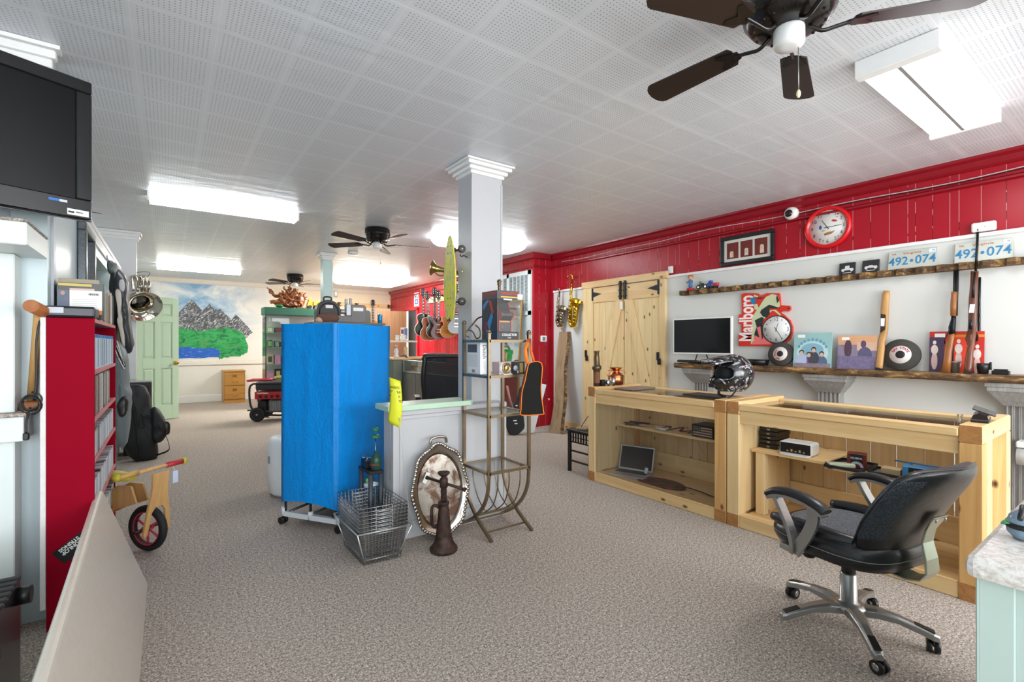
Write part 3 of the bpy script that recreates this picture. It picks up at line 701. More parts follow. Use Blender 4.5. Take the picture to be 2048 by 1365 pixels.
sh=m.build('live_edge_shelf',None); tag(sh,'long rough live-edge wooden shelf on grey fluted brackets along the white wall','shelf')
GRYW=NT('grey_washed_wood'); v_=GRYW.coord(); GRYW.fin(GRYW.mix(GRYW.noise(GRYW.map(v_,scale=(14,14,1.2)),4,4,.6),'#6f6a66','#b1aeab'),.5); GRYW=GRYW.m
names=['grey fluted bracket column under the shelf, left behind the helmet','grey fluted bracket column under the shelf, between the two round grinding wheels','grey fluted bracket column under the right end of the shelf']
for k,u in enumerate((1401,1656,2046)):
    y=PX(u,790,4.72).y
    t=thing('bracket_column',names[k],'column',(4.76,y,0))
    m=MB(); hw=.115
    for z0,z1,e in ((SZ-.085,SZ-.054,1.55),(SZ-.115,SZ-.085,1.45)): m.box(4.66-(e-1)*.04,4.827,y-hw*e,y+hw*e,z0,z1,.003)
    R0=[(4.827,y-hw*1.4),(4.65,y-hw*1.4),(4.65,y+hw*1.4),(4.827,y+hw*1.4)]; R1=[(4.827,y-hw*.8),(4.72,y-hw*.8),(4.72,y+hw*.8),(4.827,y+hw*.8)]
    m.loft([[(a,b,SZ-.115) for a,b in R0],[(a*.6+c*.4,b*.6+d*.4,SZ-.16) for (a,b),(c,d) in zip(R0,R1)],[(a,b,SZ-.215) for a,b in R1]],smooth=False)
    m.build('capital',GRYW,t)
    m=MB(); pts=[(4.827,y-hw*.72)]; nf=5; w=2*hw*.72/nf
    for j in range(nf):
        a=y-hw*.72+j*w
        pts+=[(4.732,a),(4.728,a+w*.12),(4.742,a+w*.3),(4.742,a+w*.7),(4.728,a+w*.88),(4.732,a+w*.999)]
    pts+=[(4.827,y+hw*.72)]
    m.prism(pts,0.0,SZ-.216,2); m.build('fluted_shaft',GRYW,t)
    m=MB(); m.box(4.70,4.827,y-hw,y+hw,0,.12,.003); m.build('plinth',GRYW,t)
# ---- upper notched ledge (gun-rack board)
UZ=1.865
pts=[(4.828,3.325)]; y=3.325; first=True
out=[(4.828,3.325),(4.735,3.325)]
k=0
while y>-.75:
    w=.125
    out+= [(4.735,y-.045)]
    for a in range(1,6): out.append((4.735+.045*math.sin(a*PI/6),y-.045-.08*(1-math.cos(a*PI/6))/2))
    out+= [(4.735,y-w)]
    y-=w; k+=1
out+=[(4.828,y)]
m=MB(); m.prism(out,UZ-.05,UZ,2)
tag(m.build('notched_ledge',BARK,bevel=.002),'rough notched wooden ledge high on the white wall under the licence plates','ledge')
# ---- monitor + keyboard on the shelf
cy=(3.36+2.655)/2; mx=4.66
t=thing('monitor','white-framed computer monitor standing on the live-edge shelf','monitor',(4.70,cy,SZ))
m=MB(); m.box(mx,mx+.03,2.655,3.355,1.150,1.548,.004); m.build('frame',WHITE,t)
m=MB(); m.box(mx-.001,mx+.001,2.672,3.338,1.168,1.531); m.build('screen',M('#0b0f13',.12,name='dark_screen'),t)
m=MB(); m.tube([(mx+.02,cy-.05,1.16),(mx+.03,cy-.09,1.058)],.006); m.tube([(mx+.02,cy+.05,1.16),(mx+.03,cy+.09,1.058)],.006); m.box(mx-.03,mx+.1,cy-.13,cy+.13,SZ+.001,SZ+.008,.002); m.build('stand',BLKM,t)
t=thing('keyboard','black keyboard on the live-edge shelf under the white monitor','keyboard',(4.64,3.0,SZ))
m=MB(); m.box(4.60,4.625,2.80,3.26,SZ+.009,SZ+.030,.004); m.build('case',BLKM,t)
m=MB()
for r in range(1):
    for k in range(22): m.box(4.602,4.618,2.812+k*.020,2.828+k*.020,SZ+.030,SZ+.036,.001)
m.build('keys',M('#2a2d3a',.5),t)
t=thing('black_tray','small black plastic tray on the shelf beside the monitor','tray',(4.70,2.42,SZ))
a=PX(1492,735,4.70).y; b=PX(1533,735,4.70).y; hi=max(a,b); lo=min(a,b)
m=MB(); 
def rr(x0,x1,y0,y1,z,e): return [(x0+e,y0+e,z),(x1-e,y0+e,z),(x1-e,y1-e,z),(x0+e,y1-e,z)]
m.loft([rr(4.65,4.76,lo,hi,SZ+.002,.012),rr(4.65,4.76,lo,hi,SZ+.055,0)],cap=False); m.poly(rr(4.65,4.76,lo,hi,SZ+.002,.012)); m.build('body',BLK,t,solid=.004)
m=MB(); m.tube(rr(4.645,4.765,lo-.006,hi+.006,SZ+.056,0),.003,seg=6,closed=True); m.build('rim',BLK,t)
# ---- grinding wheels
WHEELM=M('#46443f',.9,var=.2,scale=60); WLAB=M('#e6dcd8',.6); WRED=M('#b22531',.6)
def wheel(u,v,u2,v2,rad,label,tilt=0,lx=4.74):
    c=PX(u,v,lx); r=rad
    ln=math.asin(min(.9,(BX-.01-lx)/ (2*r)))*.6
    t=thing('grinding_wheel',label,'grinding wheel',(lx,c.y,SZ),rot=(0,0,0))
    T=Tr(lx,c.y,SZ+r)@R('Y',.18)@R('X',tilt)
    m=MB().at(T@R('Y',-PI/2)); m.lathe([(0,-.016),(r,-.016),(r,.016),(0,.016)],seg=48); m.build('wheel',WHEELM,t)
    m=MB().at(T@R('Y',-PI/2)); m.lathe([(.0,.0162),(r*.57,.0162),(r*.57,.0172),(0,.0172)],seg=40); lb=m.build('paper_label',WLAB,t)
    m=MB().at(T@R('Y',-PI/2)); m.lathe([(.0,.0174),(r*.24,.0174),(r*.24,.024),(r*.12,.027),(0,.022)],seg=24); m.build('hub',BLKM,t)
    m=MB(); m.mat(WRED); st='BAY STATE'; F=T@frame((-.0176,0,0),Vector((0,-1,0)),Vector((0,0,1)),Vector((-1,0,0)))
    for i,ch in enumerate(st):
        a=PI/2-(i-(len(st)-1)/2)*.27
        m.text(ch,F@R('Z',a-PI/2)@Tr(0,r*.42,0),r*.21,.0002,bold=.0008)
    m.build('lettering',None,lb)
wheel(1562,711,0,0,.115,'smaller round grinding wheel leaning below the red cowboy clock',tilt=-1.9)
wheel(1802,717,0,0,.125,'larger round grinding wheel standing between the wooden gunstock and the red album')
# ---- record albums
def album(u0,v0,u1,v1,label,paint,lean=.10,X=4.70,base='#9fc4c4',th=.006):
    y0=PX(u0,(v0+v1)/2,X).y; y1=PX(u1,(v0+v1)/2,X).y; w=abs(y0-y1); h=w*1.0
    yc=(y0+y1)/2; T=Tr(X,yc,SZ+.001)@R('Y',lean)
    t=thing('record_album',label,'record album',(X,yc,SZ))
    m=MB().at(T); m.box(0,th,-w/2,w/2,0,h); s=m.build('sleeve',M(base,.45,var=.25,scale=9),t)
    F=T@frame((-.0004,w/2,0),Vector((0,-1,0)),Vector((0,0,1)),Vector((-1,0,0))) # x right 0..w, y up 0..h
    m=MB().at(F@Matrix.Diagonal((w,h,1,1))); paint(m); m.build('cover_art',None,s,fixn=False)
    m=MB().at(F@Matrix.Diagonal((w,h,1,1))); m.mat(PAPER); m.poly([(.10,.86,.0016),(.30,.86,.0016),(.30,.95,.0016),(.10,.95,.0016)]); m.build('price_sticker',None,s)
    return t
def blob(m,mt,cx,cy,rx,ry,z=.0006,n=16): m.mat(mt); m.poly([(x,y,z) for x,y in ell(cx,cy,rx,ry,n)])
def rect(m,mt,x0,y0,x1,y1,z=.0004): m.mat(mt); m.poly([(x0,y0,z),(x1,y0,z),(x1,y1,z),(x0,y1,z)])
def artA(m):
    rect(m,M('#9cc3c2',.3,var=.15,scale=6),0,0,1,1)
    blob(m,M('#c0dadb',.3),.5,.42,.42,.34,.0006); blob(m,M('#86b6c9',.3),.5,.50,.30,.20,.0007)
    for k in range(9):
        a=PI*(.15+.7*k/8); m.mat(M('#5a9ec2',.3)); c,s_=math.cos(a),math.sin(a); m.poly([(.5-c*.40-.03,.42+s_*.38-.03,.0009),(.5-c*.40+.03,.42+s_*.38-.03,.0009),(.5-c*.40+.025,.42+s_*.38+.045,.0009),(.5-c*.40-.025,.42+s_*.38+.045,.0009)])
    for x,y,cc in ((.22,.42,'#b7c0dd'),(.42,.36,'#7a5ca6'),(.54,.50,'#4a4a55'),(.75,.38,'#5b6c8b')):
        blob(m,M(cc,.4),x,y-.24,.15,.20,.0010+y*.0005); blob(m,M('#3a2c28',.5),x,y+.02,.065,.07,.0014); blob(m,M('#d6b79d',.5),x,y-.01,.05,.06,.0016)
    rect(m,M('#8d7f86',.3,var=.4,scale=25),0.02,0,.98,.12,.0020)
def artB(m):
    rect(m,M('#8b7f96',.35,var=.3,scale=30),0,0,1,1); rect(m,M('#d9a57c',.35,var=.2,scale=8),0,.72,1,1,.0006); rect(m,M('#d8b49b',.35,var=.2),.5,.55,1,.8,.0008)
    blob(m,M('#5d4c68',.4),.66,.74,.07,.11,.001); blob(m,M('#5f5b78',.4,var=.3,scale=30),.70,.40,.18,.26,.0009); blob(m,M('#5a4050',.4,var=.3,scale=30),.27,.6,.10,.28,.001)
    rect(m,M('#7a6f8f',.4,var=.45,scale=40),0,0,1,.38,.0012)
def artC(m):
    rect(m,M('#c73226',.4,var=.1),0,0,1,1); rect(m,M('#4d3b55',.4,var=.3,scale=20),0,.0,.28,.86,.0006); rect(m,M('#e08a2a',.4),.45,.86,1,.92,.0006); rect(m,M('#e5472f',.4),.46,0,.72,.86,.0005)
    for x,y in ((.10,.55),(.55,.58),(.88,.45)):
        blob(m,M('#e8d7cf',.5,var=.2,scale=20),x,y,.07,.12,.001); blob(m,M('#efe0d5',.5),x,y+.18,.035,.05,.001); blob(m,M('#d8b9ae',.5,var=.2,scale=30),x,y-.28,.06,.22,.0009)
    rect(m,M('#2a2026',.5),.42,0,.46,.9,.001)
album(1586,672,1662,742,'pale blue-green record album with four figures in a plastic sleeve',artA)
album(1674,672,1753,745,'purple and orange record album beside the wooden gunstock',artB,base='#8b7f96')
album(1858,668,1968,750,'red record album standing behind the two rifles',artC,base='#c73226',X=4.76,lean=.06)
# ---- long guns leaning against the wall
def pix_tube(m,uvs,X,r,seg=10,X1=None):
    n=len(uvs); P=[PX(u,v,X+( (X1-X)*i/(n-1) if X1 else 0)) for i,(u,v) in enumerate(uvs)]
    m.tube(P,r,seg=seg)
GUNW=wood('oiled_walnut','#b0713c','#74421e',2,seed=4,knots=False,rough=.3); GUNR=wood('red_walnut','#7c4a33','#4b2618',2,seed=6,knots=False,rough=.25); GUNM=M('#24262a',.3,.7,name='gun_steel'); STK=wood('raw_stock','#cf9f63','#a87740',2,seed=8,knots=False,rough=.5)
def ribbonstock(m,L,R_,Xa,Xb,t):
    """flat stock: left and right outlines in photo pixels from butt to tip, thickness t, leaning from Xa to Xb"""
    n=len(L); rings=[]
    for i in range(n):
        X=Xa+(Xb-Xa)*i/(n-1); a=PX(*L[i],X); b=PX(*R_[i],X); q=t/2
        rings.append([a+Vector((-q*.5,0,0)),a.lerp(b,.2)+Vector((-q,0,0)),a.lerp(b,.8)+Vector((-q,0,0)),b+Vector((-q*.5,0,0)),b+Vector((q*.5,0,0)),a.lerp(b,.8)+Vector((q,0,0)),a.lerp(b,.2)+Vector((q,0,0)),a+Vector((q*.5,0,0))])
    m.loft(rings)
# bare gunstock
t=thing('gunstock','bare light wooden gunstock leaning between the purple album and a grinding wheel','gunstock',PX(1760,742,4.70))
m=MB(); ribbonstock(m,[(1750,741),(1752,728),(1755,705),(1757,685),(1759,672),(1762,655),(1762,620),(1765,590),(1768,582)],[(1764,742),(1766,728),(1769,700),(1770,683),(1774,672),(1776,655),(1777,620),(1779,590),(1779,582)],4.69,4.80,.035); m.build('stock',STK,t)
m=MB(); m.prism(yz([(1751,735),(1764,738),(1763,743),(1749,742)],4.67),4.668,4.705,0); m.build('butt_plate',BLKM,t)
m=MB(); m.prism(yz([(1763,628),(1772,630),(1771,660),(1762,666)],4.72),4.715,4.7,0); m.build('inlet_opening',M('#33271b',.8),t)
m=MB(); m.prism(yz([(1763,637),(1771,637),(1770,653),(1763,653)],4.715),4.70,4.698,0); m.build('price_tag',PAPER,t)
# lever / pump rifle
t=thing('rifle','lever-action rifle with reddish wood leaning against the red album','rifle',PX(1892,747,4.66))
m=MB(); ribbonstock(m,[(1882,744),(1887,722),(1889,702),(1891,694),(1889,692),(1895,680),(1899,670)],[(1901,747),(1903,722),(1904,702),(1906,690),(1907,682),(1909,675),(1910,668)],4.66,4.70,.035); m.build('buttstock',GUNW,t)
m=MB(); ribbonstock(m,[(1899,672),(1897,655),(1902,640),(1903,632)],[(1910,671),(1911,655),(1912,640),(1912,632)],4.70,4.715,.03); m.build('receiver',GUNM,t)
m=MB(); pix_tube(m,[(1902,672),(1894,684),(1890,690),(1889,680),(1898,662),(1900,652)],4.69,.004,6); m.build('lever',GUNM,t)
m=MB(); ribbonstock(m,[(1901,632),(1901,610),(1903,590),(1903,584)],[(1913,633),(1914,610),(1915,590),(1915,584)],4.715,4.75,.04); m.build('forestock',GUNW,t)
m=MB(); pix_tube(m,[(1912,632),(1914,575),(1915,513)],4.715,.009,X1=4.80); m.build('barrel',GUNM,t)
m=MB(); pix_tube(m,[(1907,632),(1909,575),(1910,520)],4.717,.008,X1=4.80); m.build('magazine_tube',GUNM,t)
# bolt rifle, longest
t=thing('rifle','dark red-brown semi-automatic rifle with long barrel reaching above the licence plate','rifle',PX(1935,749,4.64))
m=MB(); ribbonstock(m,[(1927,747),(1929,735),(1932,712),(1934,700),(1936,692),(1931,678),(1933,670),(1936,660),(1937,640),(1938,600),(1941,570),(1942,543)],[(1941,750),(1945,735),(1946,712),(1947,700),(1949,690),(1951,675),(1952,668),(1953,655),(1954,640),(1955,600),(1956,570),(1957,543)],4.645,4.77,.042); m.build('stock',GUNR,t)
m=MB(); m.prism(yz([(1927,742),(1942,744),(1941,750),(1927,749)],4.62),4.612,4.66,0); m.build('butt_pad',BLKM,t)
m=MB(); ribbonstock(m,[(1938,658),(1938,645),(1940,639)],[(1945,660),(1946,648),(1945,640)],4.66,4.665,.03); m.build('trigger_guard',GUNM,t)
m=MB(); ribbonstock(m,[(1944,595),(1946,570),(1948,545)],[(1949,596),(1949,570),(1952,545)],4.72,4.745,.02); m.build('action_bar',GUNM,t)
m=MB(); m.prism(yz([(1940,609),(1950,609),(1948,626),(1938,626)],4.68),4.68,4.678,0); m.build('price_tag',PAPER,t)
m=MB(); pix_tube(m,[(1951,550),(1954,500),(1956,452)],4.755,.0075,X1=4.82); m.build('barrel',GUNM,t)
m=MB(); pix_tube(m,[(1956,462),(1957,446)],4.81,.012,X1=4.818); m.build('muzzle',GUNM,t)
t=thing('rifle','third rifle mostly hidden behind the long dark one, only its black bolt and grip showing','rifle',PX(1958,749,4.76))
m=MB(); pix_tube(m,[(1957,738),(1958,690),(1958,600),(1959,555)],4.785,.009,X1=4.81); m.build('barrel',GUNM,t)
m=MB(); m.prism(yz([(1953,665),(1957,672),(1956,683),(1946,684)],4.77),4.76,4.785,0); m.build('pistol_grip',BLK,t)
m=MB()
for v in (605,628,646): m.prism(yz([(1955,v),(1960,v),(1960,v+6),(1955,v+6)],4.775),4.775,4.79,0)
m.build('rail',BLK,t)
t=thing('metal_cup','grey metal tube fitting on the shelf between the two rifles','fitting',PX(1910,748,4.70))
c=PX(1910,748,4.70); m=MB(); m.lathe([(.026,0),(.026,.07),(.034,.074),(.034,.085),(.0,.085)],(4.70,c.y,SZ+.001),seg=20); m.build('body',M('#8c867c',.5,.6),t)
t=thing('black_mug','small black ribbed cup at the right foot of the red album','cup',PX(1966,748,4.70))
c=PX(1966,748,4.70); m=MB(); m.lathe([(.028,0),(.034,.05),(.034,.075),(.0,.075)],(4.70,c.y,SZ+.001),seg=12); m.build('body',BLK,t); 
m=MB(); m.box(4.69,4.71,c.y-.045,c.y-.033,SZ+.03,SZ+.085,.002); m.build('clip',BLK,t)
a=PX(1984,750,4.70).y; b=PX(2020,750,4.70).y
t=thing('gun_magazine','flat black gun magazine lying at the right end of the shelf','magazine',(4.70,(a+b)/2,SZ))
m=MB(); m.box(4.68,4.72,b,a,SZ+.001,SZ+.028,.003); m.build('body',BLK,t); m=MB(); m.box(4.684,4.716,b+.01,a-.01,SZ+.0281,SZ+.038,.002); m.build('cover',BLKM,t)
# ---- Marlboro clock (red cut-out sign)
CR=lambda pts: crop(1470,570,7.585,[(x,max(y,128)) for x,y in pts])
MR=M('#d9341f',.35,var=.05); MPALE=M('#ccd3a8',.45,var=.06); MBK=M('#26302f',.5); MPK=M('#f07a78',.4)
X=BX-.001
t=thing('sign_clock','red cut-out clock sign with a cowboy on a horse, on the white wall','clock',PX(1530,690,X))
m=MB(); wp(m,CR([(80,930),(80,740),(120,740),(120,600),(78,590),(78,450),(125,450),(118,150),(160,100),(230,90),(300,105),(360,130),(390,165),(440,160),(500,115),(600,120),(650,130),(690,110),(700,200),(705,310),(760,315),(850,320),(862,370),(830,405),(760,395),(735,400),(700,420),(760,460),(850,540),(890,640),(890,720),(850,830),(780,890),(700,930)]),X,.028,MR); m.build('sign_board',None,t)
m=MB(); wp(m,CR([(330,640),(420,620),(430,760),(560,905),(240,905),(290,800)]),X-.0282,.0008,MPK); m.build('pink_panel',None,t)
hr=[(270,520),(310,400),(400,420),(420,470),(500,470),(540,400),(620,390),(690,455),(680,470),(640,430),(600,400),(680,340),(790,350),(830,345),(820,375),(700,355),(640,350),(600,300),(520,250),(430,260),(400,240),(440,180),(520,140),(640,160),(670,240),(690,320),(650,350),(520,350),(430,300),(330,290),(310,350),(270,460)]
m=MB(); wp(m,CR([(240,895),(255,760),(275,650),(250,560),(270,480),(330,380),(370,330),(420,250),(470,185),(560,140),(650,160),(670,240),(685,320),(655,350),(600,330),(520,350),(520,400),(540,385),(620,380),(700,455),(680,470),(600,400),(560,395),(500,450),(470,490),(400,560),(360,610),(330,650),(300,720),(285,810),(250,898)]),X-.0292,.0012,MPALE); m.build('horse',None,t)
m=MB(); wp(m,CR([(400,380),(520,300),(690,355),(520,360),(530,440),(480,500),(420,480),(380,420)]),X-.0306,.001,MBK); wp(m,CR([(300,540),(400,490),(440,500),(410,620),(330,650),(370,800),(290,760),(330,640)]),X-.0306,.001,MBK); wp(m,CR([(330,190),(400,195),(460,180),(400,215),(330,212)]),X-.0306,.001,MBK); wp(m,CR([(640,150),(670,240),(640,280),(625,200)]),X-.0306,.001,MBK); wp(m,CR([(780,355),(830,345),(822,372)]),X-.0306,.001,MBK); wp(m,CR([(385,600),(420,620),(425,800),(410,840)]),X-.0306,.001,MBK); m.build('horse_markings',None,t)
m=MB(); wp(m,CR([(235,200),(300,185),(320,280),(260,295),(235,250)]),X-.0318,.001,M('#1f7fae',.4)); wp(m,CR([(290,150),(350,170),(350,190),(285,180)]),X-.0318,.001,MPALE); wp(m,CR([(285,300),(340,290),(360,370),(300,380)]),X-.0318,.001,MPALE); m.build('rider',None,t)
m=MB(); wp(m,CR([(120,300),(232,295),(232,455),(120,455)]),X-.0282,.0001,MR) if 0 else None
T=PX(1470+182/7.585,570+512/7.585,X-.0292)
F=frame(T,Vector((0,0,1)),Vector((0,1,0)),Vector((-1,0,0)))
m.mat(M('#fbe9e6',.4)); m.text('Marlboro',F,.205,.0006,sx=.60,bold=.006); m.build('lettering',None,t)
cc=PX(1470+632/7.585,570+680/7.585,X-.029); 
m=MB().at(Tr(cc)@R('Y',-PI/2)); m.lathe([(0,0),(.137,0),(.137,.006),(.128,.009),(.0,.009)],seg=48); m.build('dial_bezel',MBK,t)
m=MB().at(Tr(cc)@R('Y',-PI/2)); m.lathe([(0,.0092),(.127,.0092),(.127,.0102),(0,.0102)],seg=48); fc=m.build('dial',M('#ebebe8',.3),t)
F=frame(cc+Vector((-.0105,0,0)),Vector((0,-1,0)),Vector((0,0,1)),Vector((-1,0,0)))
m=MB(); m.mat(MBK)
for st,x,y in (('12',0,.098),('3',.108,0),('6',0,-.098),('9',-.108,0)): m.text(st,F@Tr(x,y,0),.055,.0003,sx=.8)
for k in range(12):
    if k%3: a=k*PI/6; m.at(F); m.prism(ell(.105*math.sin(a),.105*math.cos(a),.0055,.0055,10),0,.0004,2); m.at(Matrix.Identity(4))
m.build('numerals',None,fc)
def hands(T,h,mn,L1,L2,w,z0,mt,parent):
    m=MB().at(T@Tr(0,0,z0)); m.mat(mt)
    for a,L,q in ((h,L1,0),(mn,L2,.001)):
        c,s_=math.sin(a),math.cos(a); nx,ny=s_*w,-c*w
        m.prism([(-c*L*.25+nx,-s_*L*.25+ny),(c*L+nx*.6,s_*L+ny*.6),(c*L-nx*.6,s_*L-ny*.6),(-c*L*.25-nx,-s_*L*.25-ny)],q,q+.0006,2)
    m.build('hands',None,parent)
hands(F,math.radians(18),math.radians(147),.07,.11,.0028,.001,MBK,fc)
# ---- round red wall clock
c=PX(1655,455,WX-.02); rad=.19
t=thing('wall_clock','round red-rimmed wall clock with sea creatures on its white dial, high on the red wall','clock',(WX-.02,c.y,c.z-rad))
RR=M('#d3151c',.25,name='clock_red')
m=MB().at(Tr(WX,c.y,c.z)@R('Y',-PI/2)); m.lathe([(.17,.001),(rad,.001),(rad,.025),(rad-.006,.04),(rad-.02,.046),(rad-.033,.04),(rad-.036,.018),(.0,.018)],seg=64); m.build('rim',RR,t)
m=MB().at(Tr(WX,c.y,c.z)@R('Y',-PI/2)); m.lathe([(0,.019),(rad-.037,.019),(rad-.037,.021),(0,.021)],seg=64); fc=m.build('dial',M('#e6e6e2',.35),t)
F=frame((WX-.0214,c.y,c.z),Vector((0,-1,0)),Vector((0,0,1)),Vector((-1,0,0)))
m=MB(); m.mat(MBK)
for k in range(1,13): a=k*PI/6; m.text(str(k),F@Tr(.126*math.sin(a),.126*math.cos(a),0),.043,.0003)
m.build('numerals',None,fc)
m=MB().at(F)
def pl(mt,pts,z=.0005): m.mat(mt); m.poly([(x,y,z) for x,y in pts])
pl(M('#2f55a8',.5),ell(-.058,.008,.012,.02,12)); pl(M('#a87f4d',.5),ell(.01,-.055,.034,.013,14,.15)); pl(M('#a87f4d',.5),[(-.03,-.05),(-.02,-.075),(-.01,-.06)]); pl(M('#a87f4d',.5),[(.035,-.045),(.06,-.035),(.045,-.055)])
pl(M('#c93a45',.5),ell(.055,.05,.024,.010,10,-.3)); pl(M('#c93a45',.5),ell(.083,.105,.011,.008,8)); pl(M('#d3a866',.5),ell(-.035,-.025,.016,.008,8)); pl(M('#c9a567',.5),ell(.085,-.095,.006,.014,8)); pl(M('#8aa06a',.5),ell(-.035,-.118,.006,.012,8)); pl(M('#b9925a',.5),ell(.075,.08,.008,.005,8))
m.build('sea_creatures',None,fc,fixn=False)
hands(F,math.radians(-33),math.radians(88),.085,.115,.003,.002,MBK,fc)
# ---- framed candle pictures
y1,y0=2.875,2.31; z0,z1=2.09,2.397
t=thing('framed_picture','black-framed picture of three candles on the red wall left of the clock','picture',(WX-.02,(y0+y1)/2,z0))
FRM=M('#1b1c1e',.3,name='frame_black'); m=MB(); fw=.04
for a in ((y0,y1,z0,z0+fw),(y0,y1,z1-fw,z1),(y0,y0+fw,z0+fw,z1-fw),(y1-fw,y1,z0+fw,z1-fw)): m.box(WX-.028,WX-.001,*a,.007)
m.build('frame',FRM,t)
m=MB(); m.box(WX-.012,WX-.002,y0+fw,y1-fw,z0+fw,z1-fw); mt_=m.build('mat_board',M('#d8d6cc',.6),t)
iw=y1-y0-2*fw
for k in range(3):
    ya=y1-fw-.03-k*(iw-.04)/3; yb=ya-(iw-.04)/3+.022
    m=MB(); m.mat(M('#6e2620',.5,var=.35,scale=14)).box(WX-.0135,WX-.0121,yb,ya,z0+fw+.03,z1-fw-.03)
    yc=(ya+yb)/2-.01*k+.01; m.mat(M('#cfc8b8',.6,var=.2,scale=40)); m.prism([(yc-.02,z0+.085),(yc+.02,z0+.085),(yc+.019,z0+.14+.012*k),(yc+.005,z0+.15+.012*k),(yc-.019,z0+.143+.01*k)],WX-.0138,WX-.0148,0)
    m.mat(M('#e0b15a',.5)); m.prism(ell(yc-.006+.006*k,z0+.12+.01*k,.009,.018,10),WX-.0149,WX-.0155,0)
    m.build('candle_print',None,mt_)
# ---- dome camera, sensors, emergency box, cable
c=PX(1582,427,WX-.03)
t=thing('dome_camera','white dome security camera on the red wall above the picture','security camera',(WX-.03,c.y,c.z-.06))
m=MB().at(Tr(WX-.001,c.y,c.z)@R('Y',-PI/2)); m.lathe([(.0,0),(.062,0),(.062,.02),(.056,.045),(.04,.058),(0,.06)],seg=28); m.build('base',WHITE,t)
m=MB().at(Tr(WX-.048,c.y+.008,c.z-.002)@R('Y',-PI/2)); m.ball((0,0,0),(.038,.038,.03),20,12); m.build('dome',M('#20191a',.08),t)
c=PX(1342,540,WX-.01)
t=thing('motion_sensor','small white motion sensor on the red wall right of the barn doors','sensor',(WX-.012,c.y,c.z-.04))
m=MB(); m.box(WX-.03,WX-.001,c.y-.03,c.y+.03,c.z-.042,c.z+.042,.010); m.build('case',WHITE,t)
m=MB(); m.box(WX-.034,WX-.030,c.y-.016,c.y+.016,c.z-.02,c.z+.02,.006); m.build('lens',M('#dfe3e6',.2),t)
a=PX(1943,452,WX-.02); b=PX(1993,452,WX-.02)
t=thing('alarm_box','white oblong plastic box on the red wall behind the rifle muzzle','wall box',(WX-.02,(a.y+b.y)/2,a.z-.03))
zc=PX(1968,453,WX-.02).z
m=MB(); m.box(WX-.04,WX-.001,b.y,a.y,zc-.038,zc+.032,.012); m.build('case',WHITE,t)
m=MB(); m.cyl((WX-.0405,(a.y+b.y)/2-.01,zc-.003),(WX-.042,(a.y+b.y)/2-.01,zc-.003),.003,seg=8); m.build('indicator',BLK,t)
t=thing('wall_cable','thin white cable running along the red wall under the crown moulding','cable',(WX-.02,3,2.5))
P=[(WX-.008,7.4-.28*k,2.505+.008*math.sin(k*1.3)+.010*math.sin(k*.5)) for k in range(30)]
m=MB(); m.tube([p if p[1]<5.6 else (4.465,p[1],p[2]) for p in smoothpts([q for q in P if q[1]<5.6],3)],.004,seg=6); m.build('white_run',M('#cfc9c9',.4),t)
m=MB(); m.tube([(x-.004,y,z-.012) for x,y,z in smoothpts([q for q in P if .2<q[1]<2.2],3)],.003,seg=6); m.build('dark_run',BLK,t)
# ---- licence plates on the ledge
PLT=M('#c8cbc0',.45,.2,name='plate_alu'); PB=M('#2f7fae',.5,name='plate_blue'); PR=M('#c06a52',.5)
def plate(u0,u1,vtop,label):
    a=PX(u0,520,4.79).y; b=PX(u1,520,4.79).y; w=.305; yc=(a+b)/2; h=.152
    t=thing('licence_plate',label,'licence plate',(4.785,yc,UZ))
    T=Tr(4.775,yc,UZ+.001)@R('Y',.20)
    m=MB().at(T); m.box(0,.0015,-w/2,w/2,0,h,.0006); pp=m.build('plate',PLT,t)
    m=MB().at(T); m.tube([(-.001,-w/2+.004,.004),(-.001,w/2-.004,.004),(-.001,w/2-.004,h-.004),(-.001,-w/2+.004,h-.004)],.002,seg=4,closed=True); m.build('raised_edge',PLT,pp)
    F=T@frame((-.001,0,0),Vector((0,-1,0)),Vector((0,0,1)),Vector((-1,0,0)))
    m=MB(); m.mat(PB); m.text('492',F@Tr(-.085,.062,0),.095,.001,sx=.9,bold=.001); m.text('074',F@Tr(.085,.062,0),.095,.001,sx=.9,bold=.001); m.at(F); m.prism(ell(0,.062,.011,.012,12),0,.001,2); m.at(Matrix.Identity(4)); m.build('numbers',None,pp)
    m=MB(); m.mat(PR); m.text('Virginia',F@Tr(.0,.127,0),.026,.0006,sx=1.5); m.text('FEB',F@Tr(-.115,.127,0),.018,.0006); m.build('state_name',None,pp)
    m=MB().at(F); m.mat(M('#dfe9f1',.4)); m.prism([(.105,.112),(.145,.112),(.145,.142),(.105,.142)],.0,.0008,2); m.mat(M('#2d6bb0',.4)); m.at(Matrix.Identity(4)); m.text('18',F@Tr(.13,.127,.001),.018,.0004); m.build('year_sticker',None,pp)
plate(1778,1872,0,'older pale Virginia licence plate standing left of the other on the ledge')
plate(1912,2022,0,'Virginia licence plate crossed by the long rifle barrel on the ledge')
